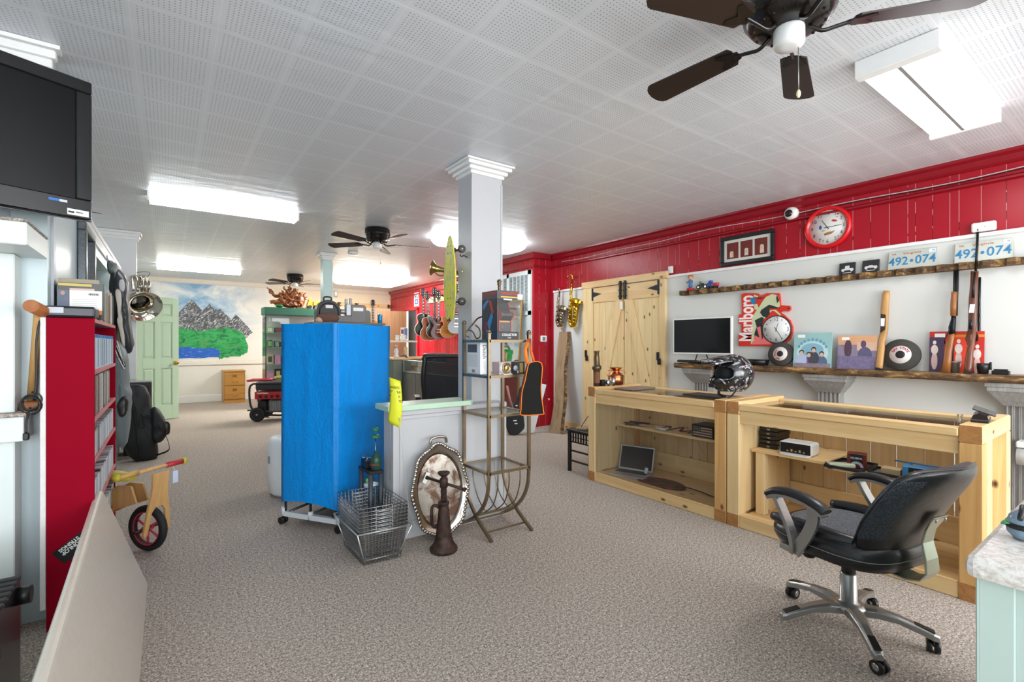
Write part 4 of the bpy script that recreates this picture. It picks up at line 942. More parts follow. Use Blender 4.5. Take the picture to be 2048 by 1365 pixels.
for u0,u1,lab,car in ((1678,1711,'small black plaque with a white tall antique car, left of its pair',0),(1724,1759,'small black plaque with a white low antique car, right of its pair',1)):
    a=PX(u0,530,4.785).y; b=PX(u1,530,4.785).y; w=abs(a-b); yc=(a+b)/2; h=.105
    t=thing('car_plaque',lab,'plaque',(4.785,yc,UZ)); T=Tr(4.78,yc,UZ+.001)@R('Y',.12)
    m=MB().at(T); m.box(0,.012,-w/2,w/2,0,h,.004); m.build('board',M('#2b2a2c',.5),t)
    F=T@frame((-.0006,0,0),Vector((0,-1,0)),Vector((0,0,1)),Vector((-1,0,0)))
    m=MB().at(F); m.mat(M('#d8d8d8',.5))
    s=w/2
    body=[(-.75,.36),(-.6,.5),(-.3,.5),(-.25,.72) if car==0 else (-.2,.56),(.25,.74) if car==0 else (.2,.56),(.3,.5),(.7,.5),(.8,.34)]
    m.prism([(x*s,y*h) for x,y in body],0,.0006,2)
    for x in (-.5,.55): m.prism(ell(x*s,.33*h,.16*s,.16*s,14),.0006,.0012,2)
    m.prism([(-.5*s,.13*h),(.5*s,.13*h),(.5*s,.17*h),(-.5*s,.17*h)],0,.0006,2)
    m.build('car_print',None,t)
    m=MB().at(T); m.tube([(.006,-.02,h),(.006,0,h+.012),(.006,.02,h)],.0015,seg=5); m.build('hanger',STEEL,t)
# ---- toys on the ledge
c=PX(1381,575,4.78); z=UZ
t=thing('bobblehead','small blue-dressed bobblehead figure with sandy hair on a red base, left end of the ledge','figurine',(4.78,c.y,z))
m=MB(); m.cyl((4.78,c.y,z+.001),(4.78,c.y,z+.025),.042,.038,20); m.build('base',M('#c8202c',.35),t)
m=MB(); m.lathe([(.012,.025),(.022,.04),(.018,.075),(.026,.10),(.022,.115),(.0,.12)],(4.78,c.y,z),seg=16); m.tube([(4.78,c.y+.02,z+.105),(4.77,c.y+.036,z+.085),(4.765,c.y+.045,z+.10)],.006,seg=6); m.tube([(4.78,c.y-.02,z+.105),(4.77,c.y-.03,z+.085)],.006,seg=6); m.build('body',M('#3d6f9e',.5),t)
m=MB(); m.ball((4.775,c.y,z+.143),(.024,.026,.026),14,10); hd=m.build('head',M('#d9a27a',.5),t)
m=MB(); m.ball((4.782,c.y,z+.155),(.027,.033,.024),12,8); m.build('hair',M('#b9742c',.7),hd)
m=MB(); 
for dy in (-.009,.009): m.ball((4.7515,c.y+dy,z+.146),.0035,6,4)
m.build('eyes',BLK,hd)
def motorcycle(u,label,colr):
    c=PX(u,568,4.775); t=thing('toy_motorcycle',label,'toy motorcycle',(4.775,c.y,UZ)); y=c.y
    for s_ in (-1,1):
        m=MB(); m.cyl((4.768,y+s_*.042,UZ+.026),(4.782,y+s_*.042,UZ+.026),.025,seg=18); w=m.build('wheel',BLK,t)
        m=MB(); m.cyl((4.766,y+s_*.042,UZ+.026),(4.784,y+s_*.042,UZ+.026),.012,seg=12); m.build('hub',CHROME,w)
    m=MB(); m.box(4.768,4.782,y-.02,y+.02,UZ+.02,UZ+.045,.004); m.ball((4.775,y,UZ+.055),(.012,.028,.013),12,8); m.tube([(4.775,y+.042,UZ+.026),(4.775,y+.022,UZ+.075),(4.758,y+.02,UZ+.085)],.004,seg=6); m.tube([(4.775,y+.022,UZ+.075),(4.792,y+.02,UZ+.085)],.004,seg=6); m.build('body',colr,t)
motorcycle(1404,'small black and green toy motorcycle on the ledge beside the bobblehead',M('#2b4a2c',.3))
c=PX(1424,565,4.775); y=c.y
t=thing('toy_truck','small blue toy truck with a red cart on the ledge','toy vehicle',(4.775,y,UZ))
m=MB(); m.box(4.757,4.793,y-.015,y+.055,UZ+.015,UZ+.06,.006); m.box(4.76,4.79,y-.005,y+.035,UZ+.06,UZ+.085,.004); m.build('cab',M('#2d4f9a',.35),t)
m=MB(); m.box(4.757,4.793,y-.075,y-.02,UZ+.02,UZ+.055,.004); m.build('cart',M('#c8243c',.35),t)
for dy in (.04,.0,-.05):
    m=MB(); m.cyl((4.753,y+dy,UZ+.013),(4.797,y+dy,UZ+.013),.0125,seg=14); m.build('wheel',BLK,t)
c=PX(2043,905,4.62)
t=thing('paper_roll','white roll of paper mounted by the grey column at the right edge of the photo','roll',(4.62,c.y,c.z-.1))
m=MB(); m.cyl((4.62,c.y-.15,c.z-.03),(4.62,c.y+.02,c.z-.03),.055,seg=24); m.build('roll',WHITE,t)
m=MB(); m.box(4.60,4.73,c.y-.155,c.y+.025,c.z+.03,c.z+.07,.006); m.build('bracket',WHITE,t)
# ================================================================ OFFICE CHAIR
LEA=NT('black_leather'); v_=LEA.coord(); LEA.fin('#17181b',.30,spec=.55); LEA.bump(LEA.noise(v_,45,4,.6,.4),.25,.004); LEA=LEA.m
MESHF=NT('grey_mesh_fabric'); v_=MESHF.coord(); vo=MESHF.n('ShaderNodeTexVoronoi'); MESHF.L(v_,vo.inputs['Vector']); vo.inputs['Scale'].default_value=190; MESHF.fin(MESHF.ramp(vo.outputs['Distance'],[(.2,'#2b2d31'),(.6,'#6b6e73')]),.75); MESHF.bump(vo.outputs['Distance'],.4,.002); MESHF=MESHF.m
DMESH=NT('dark_mesh_fabric'); v_=DMESH.coord(); vo=DMESH.n('ShaderNodeTexVoronoi'); DMESH.L(v_,vo.inputs['Vector']); vo.inputs['Scale'].default_value=170; DMESH.fin(DMESH.ramp(vo.outputs['Distance'],[(.2,'#101317'),(.7,'#3c454f')]),.6); DMESH.bump(vo.outputs['Distance'],.5,.003); DMESH=DMESH.m
SILV=M('#a4a3a0',.28,.75,var=.04,name='silver_plastic'); STITCH=M('#8f9094',.7)
def office_chair():
    ch=thing('office_chair','black leather and mesh office chair on a silver base in front of the pine counter','chair',(2.452,.856,0),rz=math.radians(-12))
    L=dict(parent=ch,local=True)
    # base
    m=MB(); m.lathe([(.0,.075),(.03,.075),(.035,.085),(.066,.095),(.068,.118),(.05,.128),(.034,.132),(.032,.25),(.028,.255),(.0,.256)],seg=28); hub=m.build('base_column',SILV,**L)
    m=MB(); m.cyl((0,0,.255),(0,0,.30),.027,.027,20); m.cyl((0,0,.30),(0,0,.37),.014,.014,16); m.build('gas_lift',BLKM,**L)
    for k in range(5):
        a=math.radians(2+12+72*k); T=R('Z',a)
        m=MB().at(T); rings=[]
        for f,w,zt,zb in ((.04,.034,.122,.085),(.10,.030,.128,.092),(.17,.024,.118,.090),(.24,.021,.100,.070),(.285,.020,.086,.055),(.305,.014,.078,.052)):
            rings.append([(f,-w,zb),(f,-w,zt-.008),(f,-w*.55,zt),(f,w*.55,zt),(f,w,zt-.008),(f,w,zb)])
        m.loft(rings,smooth=False); lg=m.build('base_spoke',SILV,**L,bevel=.003)
        m=MB().at(T); m.loft([[(.225,-.014,.1035),(.225,.014,.1035),(.225,.014,.106),(.225,-.014,.106)],[(.29,-.014,.084),(.29,.014,.084),(.29,.014,.089),(.29,-.014,.089)]],smooth=False); c_=m.build('foot_pad',BLK,lg,local=True,bevel=.002)
        if k==2: continue
        m=MB().at(T@Tr(.285,0,0)@R('Z',.7+k)); 
        m.cyl((0,0,.03),(0,0,.062),.006,seg=8)
        for y in (-.013,.013): m.cyl((-.008,y-.009,.026),(-.008,y+.009,.026),.0255,seg=22)
        m.box(-.03,.016,-.004,.004,.03,.055,.004); cs=m.build('caster',BLK,**L)
        m=MB().at(T@Tr(.285,0,0)@R('Z',.7+k)); 
        for y in (-.0225,.0225): m.lathe([(.0,.002),(.010,.001),(.016,0),(.0,-.0)],(-.008,y,.026),(0,1 if y>0 else -1,0),seg=16)
        m.build('caster_cap',CHROME,cs,local=True)
    # mechanism
    m=MB(); m.box(-.16,.05,-.12,.10,.355,.385,.006); m.box(-.08,-.02,-.02,.04,.34,.36,.004); m.build('tilt_mechanism',BLKM,**L)
    m=MB(); m.lathe([(.022,0),(.028,.01),(.028,.04),(.022,.045),(0,.045)],(-.16,.07,.325),seg=12); m.build('tension_knob',BLK,**L)
    # seat (centre offset)
    sx,sy=-.055,-.035
    def rring(cx,cy,hw,hd,z,zf=0,n=32,e=3.2,zc=0):
        P=[]
        for i in range(n):
            a=2*PI*i/n; c,s_=math.cos(a),math.sin(a)
            x=math.copysign(abs(c)**(2/e),c)*hw; y=math.copysign(abs(s_)**(2/e),s_)*hd
            P.append((cx+x,cy+y,z+zf*(y/hd if hd else 0)))
        return P
    m=MB(); m.loft([rring(sx,sy,.20,.19,.388),rring(sx,sy,.245,.235,.398),rring(sx,sy,.257,.248,.425),rring(sx,sy,.256,.248,.455,-.004),rring(sx,sy,.243,.235,.482,-.008),rring(sx,sy,.20,.21,.492,-.010),rring(sx,sy,.15,.18,.486,-.010)]); st=m.build('seat',LEA,**L)
    m=MB(); m.loft([rring(sx,sy-.02,.175,.215,.4925,-.010),rring(sx,sy-.02,.172,.212,.4955,-.010),rring(sx,sy-.02,.10,.16,.490,-.010)]); m.build('mesh_panel',MESHF,st,local=True)
    m=MB(); m.tube(rring(sx,sy,.2575,.2485,.440),.0015,seg=4,closed=True); m.tube(rring(sx,sy-.02,.178,.218,.494,-.010),.0015,seg=4,closed=True); m.build('stitching',STITCH,st,local=True)
    for s_ in (-1,1):
        m=MB(); m.tube(smoothpts([(sx+s_*.205,.17,.488),(sx+s_*.215,.05,.492),(sx+s_*.21,-.10,.492),(sx+s_*.17,-.20,.487)],4),[.018+.014*math.sin(PI*i/12) for i in range(13)],seg=10); m.build('seat_bolster',LEA,st,local=True)
    # backrest: rings in its own tilted frame
    bx=sx
    def bsec(z,hw,y,th,n=28,curve=.05):
        P=[]
        for i in range(n):
            a=2*PI*i/n; c,s_=math.cos(a),math.sin(a); x=math.copysign(abs(c)**.75,c)*hw; q=math.copysign(abs(s_)**.8,s_)*th/2
            P.append((bx+x,y+q+curve*(x/ .25)**2,z+ (0)))
        return P
    prof=[(.435,.10,-.225,.03),(.445,.17,-.225,.06),(.475,.215,-.235,.085),(.53,.24,-.25,.09),(.60,.255,-.285,.085),(.68,.262,-.33,.085),(.74,.258,-.365,.09),(.79,.24,-.39,.085),(.815,.20,-.40,.06),(.825,.12,-.405,.03)]
    m=MB(); m.mat(LEA).mat(DMESH); m.mi=0; m.loft([bsec(*p) for p in prof])
    for fc in m.bm.faces:
        q=fc.calc_center_median()
        if .56<q.z<.77 and abs(q.x-bx)>.17: fc.material_index=1
    bk=m.build('backrest',None,**L,sub=1)
    def fpts(z,hw,off): 
        # front surface line
        for (z0,w0,y0,t0),(z1,w1,y1,t1) in zip(prof,prof[1:]):
            if z0<=z<=z1:
                f=(z-z0)/(z1-z0); y=y0+(y1-y0)*f; t=t0+(t1-t0)*f; w=w0+(w1-w0)*f
                return [(bx+x*hw*w,y+.05*(x*hw*w/.25)**2+t/2*max(0,1-(abs(x*hw))**3.2)+off,z) for x in [-1+2*i/16 for i in range(17)]]
    m=MB(); m.loft([fpts(z,.93,.004) for z in (.56,.60,.64,.68,.72,.745)],closed=False,cap=False); m.build('mesh_panel',DMESH,bk,local=True,solid=.004)
    m=MB(); m.tube([(bx+x*.247*(1 if z>.5 else .95),y-.01+.045*(x)**2,z) for x,y,z in [(-1,-.225+.0,.50),(-1.03,-.27,.60),(-1.05,-.33,.70),(-.98,-.375,.78),(-.7,-.40,.817),(0,-.425,.825),(.7,-.40,.817),(.98,-.375,.78),(1.05,-.33,.70),(1.03,-.27,.60),(1,-.225,.50)]],.004,seg=5); m.build('piping',LEA,bk,local=True)
    # bracket behind
    BRK=M('#a9b3a0',.25,.8,name='bracket_metal')
    rings=[]
    for (y,z,w,t) in ((-.06,.375,.055,.01),(-.18,.368,.055,.008),(-.27,.362,.05,.007),(-.315,.375,.047,.007),(-.338,.41,.044,.007),(-.335,.46,.040,.007),(-.322,.52,.036,.007),(-.332,.57,.034,.007),(-.350,.605,.045,.007),(-.364,.63,.05,.007)):
        ny,nz=( -1,0) if z>.4 else (0,-1)
        rings.append([(bx-w,y,z),(bx+w,y,z),(bx+w,y+(t if ny else 0),z+(t if not ny else 0)),(bx-w,y+(t if ny else 0),z+(t if not ny else 0))])
    m=MB(); m.loft(rings,smooth=False); br=m.build('back_bracket',BRK,**L,bevel=.002)
    m=MB(); 
    for x in (-.03,.03): m.lathe([(.007,0),(.006,.003),(0,.004)],(bx+x,-.360,.615),(0,-1,0),seg=10)
    m.build('bracket_screws',CHROME,br,local=True)
    # arms
    for s_ in (-1,1):
        ax=bx+s_*.288
        arm=None
        m=MB(); P=smoothpts([(ax,.125,.612),(ax,.095,.632),(ax,.03,.645),(ax,-.04,.640),(ax,-.10,.622),(ax,-.125,.605)],4); n=len(P)
        m.tube(P,.02,seg=12,flat=(.062,.034)); m.build('armrest_pad',LEA,**L,bevel=0)
        m=MB(); m.tube([p+Vector((0,0,-.018)) for p in P[1:-1]],.02,seg=4,flat=(.05,.012)); m.build('armrest_plate',SILV,**L)
        x0=ax; x1=bx+s_*.262
        m=MB()
        for pts in ([(x0,.09,.615),(x0,.06,.56),(x0+s_*.004,.02,.49),(x0,.01,.44),(x1,.03,.395)],[(x0,-.07,.618),(x0+s_*.004,-.075,.56),(x0+s_*.006,-.05,.49),(x0,-.01,.43),(x1,.02,.392)]):
            m.tube(smoothpts(pts,5),.02,seg=4,flat=(.016,.044) if 0 else (.044,.016))
        m.box(min(x1-s_*.02,x1+s_*.012),max(x1-s_*.02,x1+s_*.012),.0,.09,.385,.41,.004); m.box(min(x1-s_*.15,x1),max(x1-s_*.15,x1),.02,.07,.378,.39,.002)
        m.build('arm_support',SILV,**L,bevel=.003)
    return ch
office_chair()
# ================================================================ DESK AT THE RIGHT EDGE
LAM=NT('speckled_laminate'); v_=LAM.coord(); LAM.fin(LAM.ramp(LAM.noise(LAM.map(v_,scale=(1,1,1)),70,5,.7,.6),[(.36,'#bdb3ab'),(.48,'#d6d0c9'),(.6,'#e6e2dc')]),.25,spec=.5); LAM=LAM.m
MINTD=M('#bacbc3',.45,var=.08,scale=6,name='worn_mint_paint')
t=thing('service_desk','mint green desk with speckled laminate top at the right edge of the photo','desk',(1.7,-.1,0))
m=MB(); m.box(1.13,2.6,-.75,.22,.862,.90,.012); m.build('worktop',LAM,t)
m=MB(); m.box(1.158,2.5,-.70,.203,0,.861,.003); m.build('cabinet_body',MINTD,t)
m=MB(); m.box(1.152,1.158,.16,.206,0,.861,.002); m.box(1.152,1.21,.203,.209,0,.861,.002); m.build('corner_strip',MINTD,t)
c=PZ(2042,1085,.90); 
t=thing('glue_bottle','blue-grey rounded squeeze bottle with a green leaf-shaped nozzle on the speckled desk top','bottle',(c.x,c.y,.9))
BB=M('#8095a8',.2,name='blue_grey_plastic'); GRN=M('#5fbf86',.35)
x,y=c.x+.022,c.y-.004
m=MB(); m.lathe([(.0,.001),(.018,.002),(.026,.012),(.028,.028),(.023,.044),(.012,.054),(.0,.056)],(x,y,.9),seg=24); m.build('body',BB,t)
m=MB(); m.lathe([(.0277,.022),(.029,.027),(.0277,.032)],(x,y,.9),seg=24,cap=False); m.build('band',BLK,t,solid=.001)
a=PZ(2003,1046,.925); q=Vector((x,y,.945)); d_=(a-q)
sd=d_.cross(Vector((0,0,1))).normalized()
m=MB(); rings=[]
for f,w,h in ((.30,.008,.006),(.5,.014,.007),(.75,.017,.006),(.95,.010,.004),(1.03,.003,.002)):
    p=q+d_*f; rings.append([p-sd*w,p+Vector((0,0,h)),p+sd*w,p-Vector((0,0,h))])
m.loft(rings); m.build('leaf_nozzle',GRN,t)
b=PZ(2040,1040,.95)
m=MB(); m.tube([q+Vector((0,0,.004)),b.lerp(q,.5)+Vector((0,0,.02)),b],[.006,.005,.004],seg=8); m.build('lever',BLK,t)
# ================================================================ THINGS ON AND IN THE COUNTERS
CT=.868
COP=M('#c9784f',.16,1.0,var=.08,name='polished_copper'); BRASS=M('#b48a45',.25,1.0,var=.08,name='brass'); DBR=M('#6e5c45',.4,.8,var=.15,name='aged_brass')
c=PZ(1222,768,CT); cx_,cy_=3.52,3.178
t=thing('copper_can','polished copper milk can with flared rim on the far end of the pine counter','can',(cx_,cy_,CT))
m=MB(); m.lathe([(.055,.001),(.072,.006),(.074,.05),(.073,.085),(.060,.108),(.036,.122),(.031,.135),(.033,.142),(.046,.150),(.062,.165)],(cx_,cy_,CT),seg=32,cap=False); m.lathe([(.0,.003),(.055,.003)],(cx_,cy_,CT),seg=32,cap=False); m.build('body',COP,t)
m=MB(); m.tube([(cx_+.062*math.cos(a),cy_+.062*math.sin(a),CT+.166) for a in [2*PI*i/28 for i in range(28)]],.003,seg=6,closed=True); m.build('rim',BRASS,t)
for s_ in (-1,1):
    m=MB(); ex=Vector((_c,-_s,0))*s_
    P=[Vector((cx_,cy_,CT+.135))+ex*.035,Vector((cx_,cy_,CT+.14))+ex*.07,Vector((cx_,cy_,CT+.115))+ex*.09,Vector((cx_,cy_,CT+.085))+ex*.074]
    m.tube(smoothpts(P,4),.004,seg=6); m.build('handle',COP,t)
m=MB(); m.lathe([(.0745,.082),(.0755,.086),(.0745,.09)],(cx_,cy_,CT),seg=32,cap=False); m.build('ring',BRASS,t)
nx,ny=3.265,3.185
t=thing('fire_nozzle','tall tapered old brass fire nozzle standing behind the far corner of the pine counter','nozzle',(nx,ny,CT))
m=MB(); m.lathe([(.030,.0),(.030,.13),(.034,.15),(.041,.155),(.044,.17),(.044,.185),(.038,.19),(.03,.20),(.026,.26),(.021,.31),(.026,.318),(.026,.33),(.0,.33)],(nx,ny,CT+.001),seg=24); m.build('barrel',DBR,t)
m=MB(); m.lathe([(.031,.03),(.0315,.13)],(nx,ny,CT+.001),seg=24,cap=False); m.build('cord_wrap',M('#7a5236',.7),t)
x,y=3.315,3.158
t=thing('camera_lens','short black camera lens standing on the far corner of the pine counter','camera lens',(x,y,CT))
m=MB(); m.lathe([(.022,.001),(.026,.004),(.026,.02),(.028,.022),(.028,.045),(.025,.047),(.025,.060),(.0,.058)],(x,y,CT),seg=20); m.build('barrel',BLKM,t)
m=MB(); 
for k in range(10): a=2*PI*k/10; m.box(x+.0275*math.cos(a)-.002,x+.0275*math.cos(a)+.002,y+.0275*math.sin(a)-.002,y+.0275*math.sin(a)+.002,CT+.024,CT+.043)
m.build('grip_ring',BLK,t)
for i,(x,y,lab) in enumerate(((3.375,3.150,'small ribbed chrome cup between the black lens and the copper can'),(3.44,3.142,'taller plain chrome cup directly left of the copper can'))):
    t=thing('chrome_cup',lab,'cup',(x,y,CT)); h=.055+.018*i
    m=MB(); m.lathe([(.022,.001),(.024,h*.5),(.025,h),(.0235,h),(.0225,.004),(0,.004)],(x,y,CT),seg=20); m.build('body',CHROME,t)
    m=MB(); m.lathe([(.0255,h-.003),(.027,h-.001),(.0255,h+.001)],(x,y,CT),seg=20,cap=False); m.build('lip',CHROME,t,solid=.001)
# flat picture lying on the far counter glass
tag(MB().box(3.42,3.78,2.90,3.11,CT-.028,CT-.018,.002).build('flat_panel',M('#8a7c73',.4,var=.2)),'flat brown-grey panel lying on the glass of the far counter by its end rail','panel')
tag(MB().box(3.50,3.72,1.98,2.42,CT-.028,CT-.020,.001).build('dark_tray',M('#3c3a38',.4,var=.2)),'dark flat tray lying on the counter glass left of the helmet','tray')
# helmet
hp=PZ(1464,796,CT); hx,hy=3.40,1.93
HEL=NT('helmet_graphics'); v_=HEL.coord(); a=HEL.noise(HEL.map(v_,scale=(1,1,1)),14,4,.6,1.5); b=HEL.noise(HEL.map(v_,loc=(3,2,1)),9,3,.6,2.0); x_,y_,z_=HEL.xyz(v_)
c_=HEL.ramp(a,[(.44,'#101113'),(.53,'#3a3a3e'),(.57,'#b9b6ba'),(.62,'#1a1a1d')],'CONSTANT'); c_=HEL.mix(HEL.math('GREATER_THAN',b,.67),c_,'#6c2236'); HEL.fin(c_,.16,spec=.6); HEL=HEL.m
t=thing('motocross_helmet','black and grey motocross helmet with peak resting where the two pine counters meet','helmet',(hx,hy,CT),rz=math.radians(160)); t.scale=(1.12,1.12,1.12)
# local: +x is the face direction
def hell(a,b):  # param sphere-like shell
    return Vector((.135*math.cos(a)*math.cos(b),.105*math.sin(a)*math.cos(b),.125*math.sin(b)))
m=MB(); nu,nv=64,34; G=[]
for j in range(nv+1):
    b=-1.0+(PI/2+1.0)*j/nv; row=[]
    for i in range(nu):
        a=2*PI*i/nu; p=hell(a,b); p.z+=.155
        if p.x>0 and b<.1: p.x*=1.0+.34*max(0,math.cos(a))**2*min(1,(.1-b)/.5)
        row.append(m.bm.verts.new(p))
    G.append(row)
for j in range(nv):
    for i in range(nu):
        a=(i+.5)/nu*2*PI; b=-1.0+(PI/2+1.0)*(j+.5)/nv
        aa=(a+PI)%(2*PI)-PI
        if (abs(aa)/1.02)**2.6+(abs(b-.04-.10*math.cos(aa))/.34)**2.6<1: continue
        m.f([G[j][i],G[j][(i+1)%nu],G[j+1][(i+1)%nu],G[j+1][i]],True)
m.build('shell',HEL,t,local=True,solid=.012)
m=MB(); m.ball((0,0,.155),(.118,.090,.108),24,14); m.build('lining',M('#0c0c0d',.9),t,local=True)
m=MB(); rings=[]
for f in (0,.35,.7,1.0):
    r=[]
    for k in range(9):
        a=-1.0+2.0*k/8; x=.070+f*.185-.035*(a**2)*(.5+f); y=.112*math.sin(a)*(1-.15*f); z=.155+.098+.02*math.cos(a)-f*.028-.014*a*a
        r.append((x,y,z))
    rings.append(r)
m.loft(rings,closed=False,cap=False); m.build('peak',HEL,t,local=True,solid=.006)
m=MB(); m.tube(smoothpts([(.03,.08,.07),(.06,.06,.02),(.05,.0,.006),(.06,-.06,.02),(.03,-.08,.07)],4),.005,seg=4,flat=(.018,.003)); m.build('chin_strap',BLK,t,local=True)
m=MB()
for k in range(5): m.box(.158,.166,-.032+k*.013,-.024+k*.013,.07,.095,.002)
m.build('chin_vent',BLKM,t,local=True)
# little puncher on the near post
px=PZ(1966,838,CT); x,y=3.42,.60
t=thing('hole_punch','black desktop hole punch on the near corner of the pine counter','hole punch',(x,y,CT))
T=Tr(x,y,CT)@R('Z',math.radians(8))
m=MB().at(T); m.box(-.10,.10,-.035,.035,.001,.016,.004); m.build('base',BLK,t)
m=MB().at(T); m.prism([(-.032,.016),(.032,.016),(.026,.035),(.006,.047),(-.026,.035)],-.095,.095,0); m.build('body',M('#2a2120',.15,name='glossy_black'),t)
m=MB().at(T@R('X',.35)); m.box(-.10,.10,-.04,.05,.052,.057,.002); m.build('lever_plate',M('#333336',.3,.5),t)
m=MB().at(T)
for k in range(3): m.lathe([(.008,0),(.006,.004),(0,.005)],(-.055+.055*k,-.027,.036),(0,-.7,.7),seg=10)
m.build('rivets',CHROME,t)
tag(MB().lathe([(.012,.001),(.014,.03),(.012,.03),(.011,.004),(0,.004)],(3.62,.72,CT-.028),seg=14).build('shot_glass',glassmat('clear_glass_thick')),'tiny clear shot glass on the counter glass behind the hole punch','glass')
# laptop
x,y=3.36,2.92
t=thing('laptop','open silver laptop on the bottom board of the far pine counter','laptop',(x,y,.076),rz=0)
T=Tr(3.40,2.90,.076)@R('Z',math.radians(-72))
m=MB().at(T); m.box(-.165,.165,-.115,.115,.001,.020,.004); bs=m.build('base',M('#c9c9cc',.3,.6),t)
m=MB().at(T); m.box(-.145,.145,-.01,.09,.0205,.022,.001); m.build('keyboard',BLKM,bs)
m=MB().at(T); m.box(-.045,.045,-.095,-.03,.0203,.021); m.build('touchpad',M('#b5b5b8',.3,.5),bs)
T2=T@Tr(0,.115,.018)@R('X',math.radians(-18))
m=MB().at(T2); m.box(-.165,.165,0,.008,0,.225,.004); sc=m.build('lid',M('#c9c9cc',.3,.6),t)
m=MB().at(T2); m.box(-.152,.152,-.001,-.0002,.014,.212); m.build('screen',M('#0a0a0b',.1),sc)
m=MB().at(T@Tr(.125,.05,.022)@R('X',-.5)); m.box(-.014,.014,0,.01,.0,.055,.002); m.build('price_tag',M('#cdd3e6',.5),t)
# leather mat with strap
LM=NT('tooled_red_leather'); v_=LM.coord(); LM.fin(LM.ramp(LM.noise(v_,22,4,.6,1),[(.4,'#16110f'),(.52,'#2d1b18'),(.6,'#8c2f2a')]),.5); LM=LM.m
t=thing('leather_bag','flat black and red tooled leather bag with a long strap beside the laptop','bag',(3.42,2.42,.076))
m=MB(); pts=[(3.31,2.74),(3.285,2.66),(3.30,2.60),(3.28,2.52),(3.33,2.40),(3.40,2.34),(3.47,2.38),(3.52,2.50),(3.50,2.66),(3.42,2.76)]
m.prism([(p.x,p.y) for p in smoothpts([(a,b,0) for a,b in pts],3,closed=True)],.077,.089); m.build('body',LM,t,bevel=.003)
m=MB(); m.tube(smoothpts([(3.44,2.38,.092),(3.42,2.30,.10),(3.44,2.20,.088),(3.43,2.12,.083),(3.45,2.05,.083)],4),.004,seg=4,flat=(.018,.004)); m.build('strap',BLKM,t)
m=MB(); m.tube([(p.x,p.y,.089) for p in smoothpts([(a,b,0) for a,b in pts],3,closed=True)],.003,seg=5,closed=True); m.build('edge_lacing',M('#8c2c26',.6),t)
tag(MB().box(3.755,3.785,2.02,2.25,.10,.15,.003).build('wood_block',M('#d9cfae',.6,var=.12)),'pale scrap of board fixed low on the back of the far counter','board')
# knives and small goods on the shelf of the far counter
DK=M('#1c1613',.4,var=.2); BLD=M('#b0b0ae',.25,.9)
def knife(x,y,a,L,label,hd=DK,closed=False):
    t=thing('pocket_knife' if closed else 'knife',label,'knife',(x,y,.50)); T=Tr(x,y,.501)@R('Z',a)
    m=MB().at(T); m.loft([[(u,-w,0),(u,w,0),(u,w*.8,.014),(u,-w*.8,.014)] for u,w in ((-L*.5,.006),(-L*.42,.011),(-L*.2,.010),(-L*.02,.012),(0,.008))]); m.build('handle',hd,t)
    m=MB().at(T); m.prism([(0,-.009),(L*.42,-.006),(L*.5,.004),(L*.36,.010),(0,.010)],.004,.007); m.build('blade',BLD if not closed else hd,t)
knife(3.58,3.09,1.3,.11,'small dark folding knife at the left end of the counter shelf',closed=True)
knife(3.62,3.03,1.2,.12,'second dark folding knife, just right of the leftmost one on the shelf',closed=True)
knife(3.56,2.93,-1.1,.26,'dark knife with wooden handle lying at the front of the counter shelf',hd=M('#4a3220',.5))
knife(3.70,2.92,-1.35,.42,'long black sheathed knife along the back of the counter shelf')
knife(3.60,2.78,-1.2,.30,'knife with pale horn handle pointing to the middle of the counter shelf',hd=M('#9a8a6a',.5))
t=thing('folded_belt','dark red braided leather belt spread on the shelf between the knives and the flag box','belt',(3.64,2.56,.50))
m=MB(); m.tube(smoothpts([(3.60,2.72,.508),(3.68,2.68,.52),(3.62,2.63,.509),(3.70,2.56,.525),(3.61,2.52,.509),(3.66,2.45,.515),(3.57,2.42,.51)],5),.008,seg=6,flat=(.028,.007)); m.build('strap',M('#5a2b2b',.55,var=.3,scale=60),t)
m=MB(); m.box(3.58,3.62,2.70,2.75,.502,.507,.002); m.build('buckle',CHROME,t)
t=thing('plastic_wrap','crumpled clear-wrapped packet on the counter shelf beside the belt','packet',(3.57,2.68,.50))
m=MB(); rnd=random.Random(5); m.loft([[(3.53+.1*i/5+rnd.uniform(-.006,.006),2.62+.12*j/5,.502+.008*rnd.random()+.012*math.sin(i/5*PI)) for i in range(6)] for j in range(6)],closed=False,cap=False); m.build('sheet',M('#c9cccc',.15),t,solid=.003)
x0,x1,y0,y1=3.51,3.60,1.975,2.16
x0,x1,y0,y1=3.53,3.72,2.165,2.36
t=thing('flag_box','small black wooden box with a white-lined flag on its front, in the far counter','box',((x0+x1)/2,(y0+y1)/2,.5))
m=MB(); m.box(x0,x1,y0,y1,.501,.60,.002); m.build('case',M('#202522',.5),t)
m=MB(); m.box(x0+.006,x1-.006,y0+.006,y1-.006,.600,.603,.001); m.build('lid',M('#181b1a',.4),t)
m=MB(); m.mat(M('#cfa394',.5))
for k in range(4): m.box(x0-.001,x0,y0+.012,y1-.012 if k<1 else (y1-.012 if k<2 else y1-.085),.515+k*.020,.524+k*.020)
m.mat(M('#3a4038',.5)).box(x0-.0012,x0,y1-.08,y1-.012,.552,.592); m.mat(M('#b9b9a8',.5))
for i in range(4):
    for j in range(3): m.box(x0-.0018,x0-.0012,y1-.074+i*.015,y1-.069+i*.015,.557+j*.012,.561+j*.012)
m.build('flag_panel',None,t)
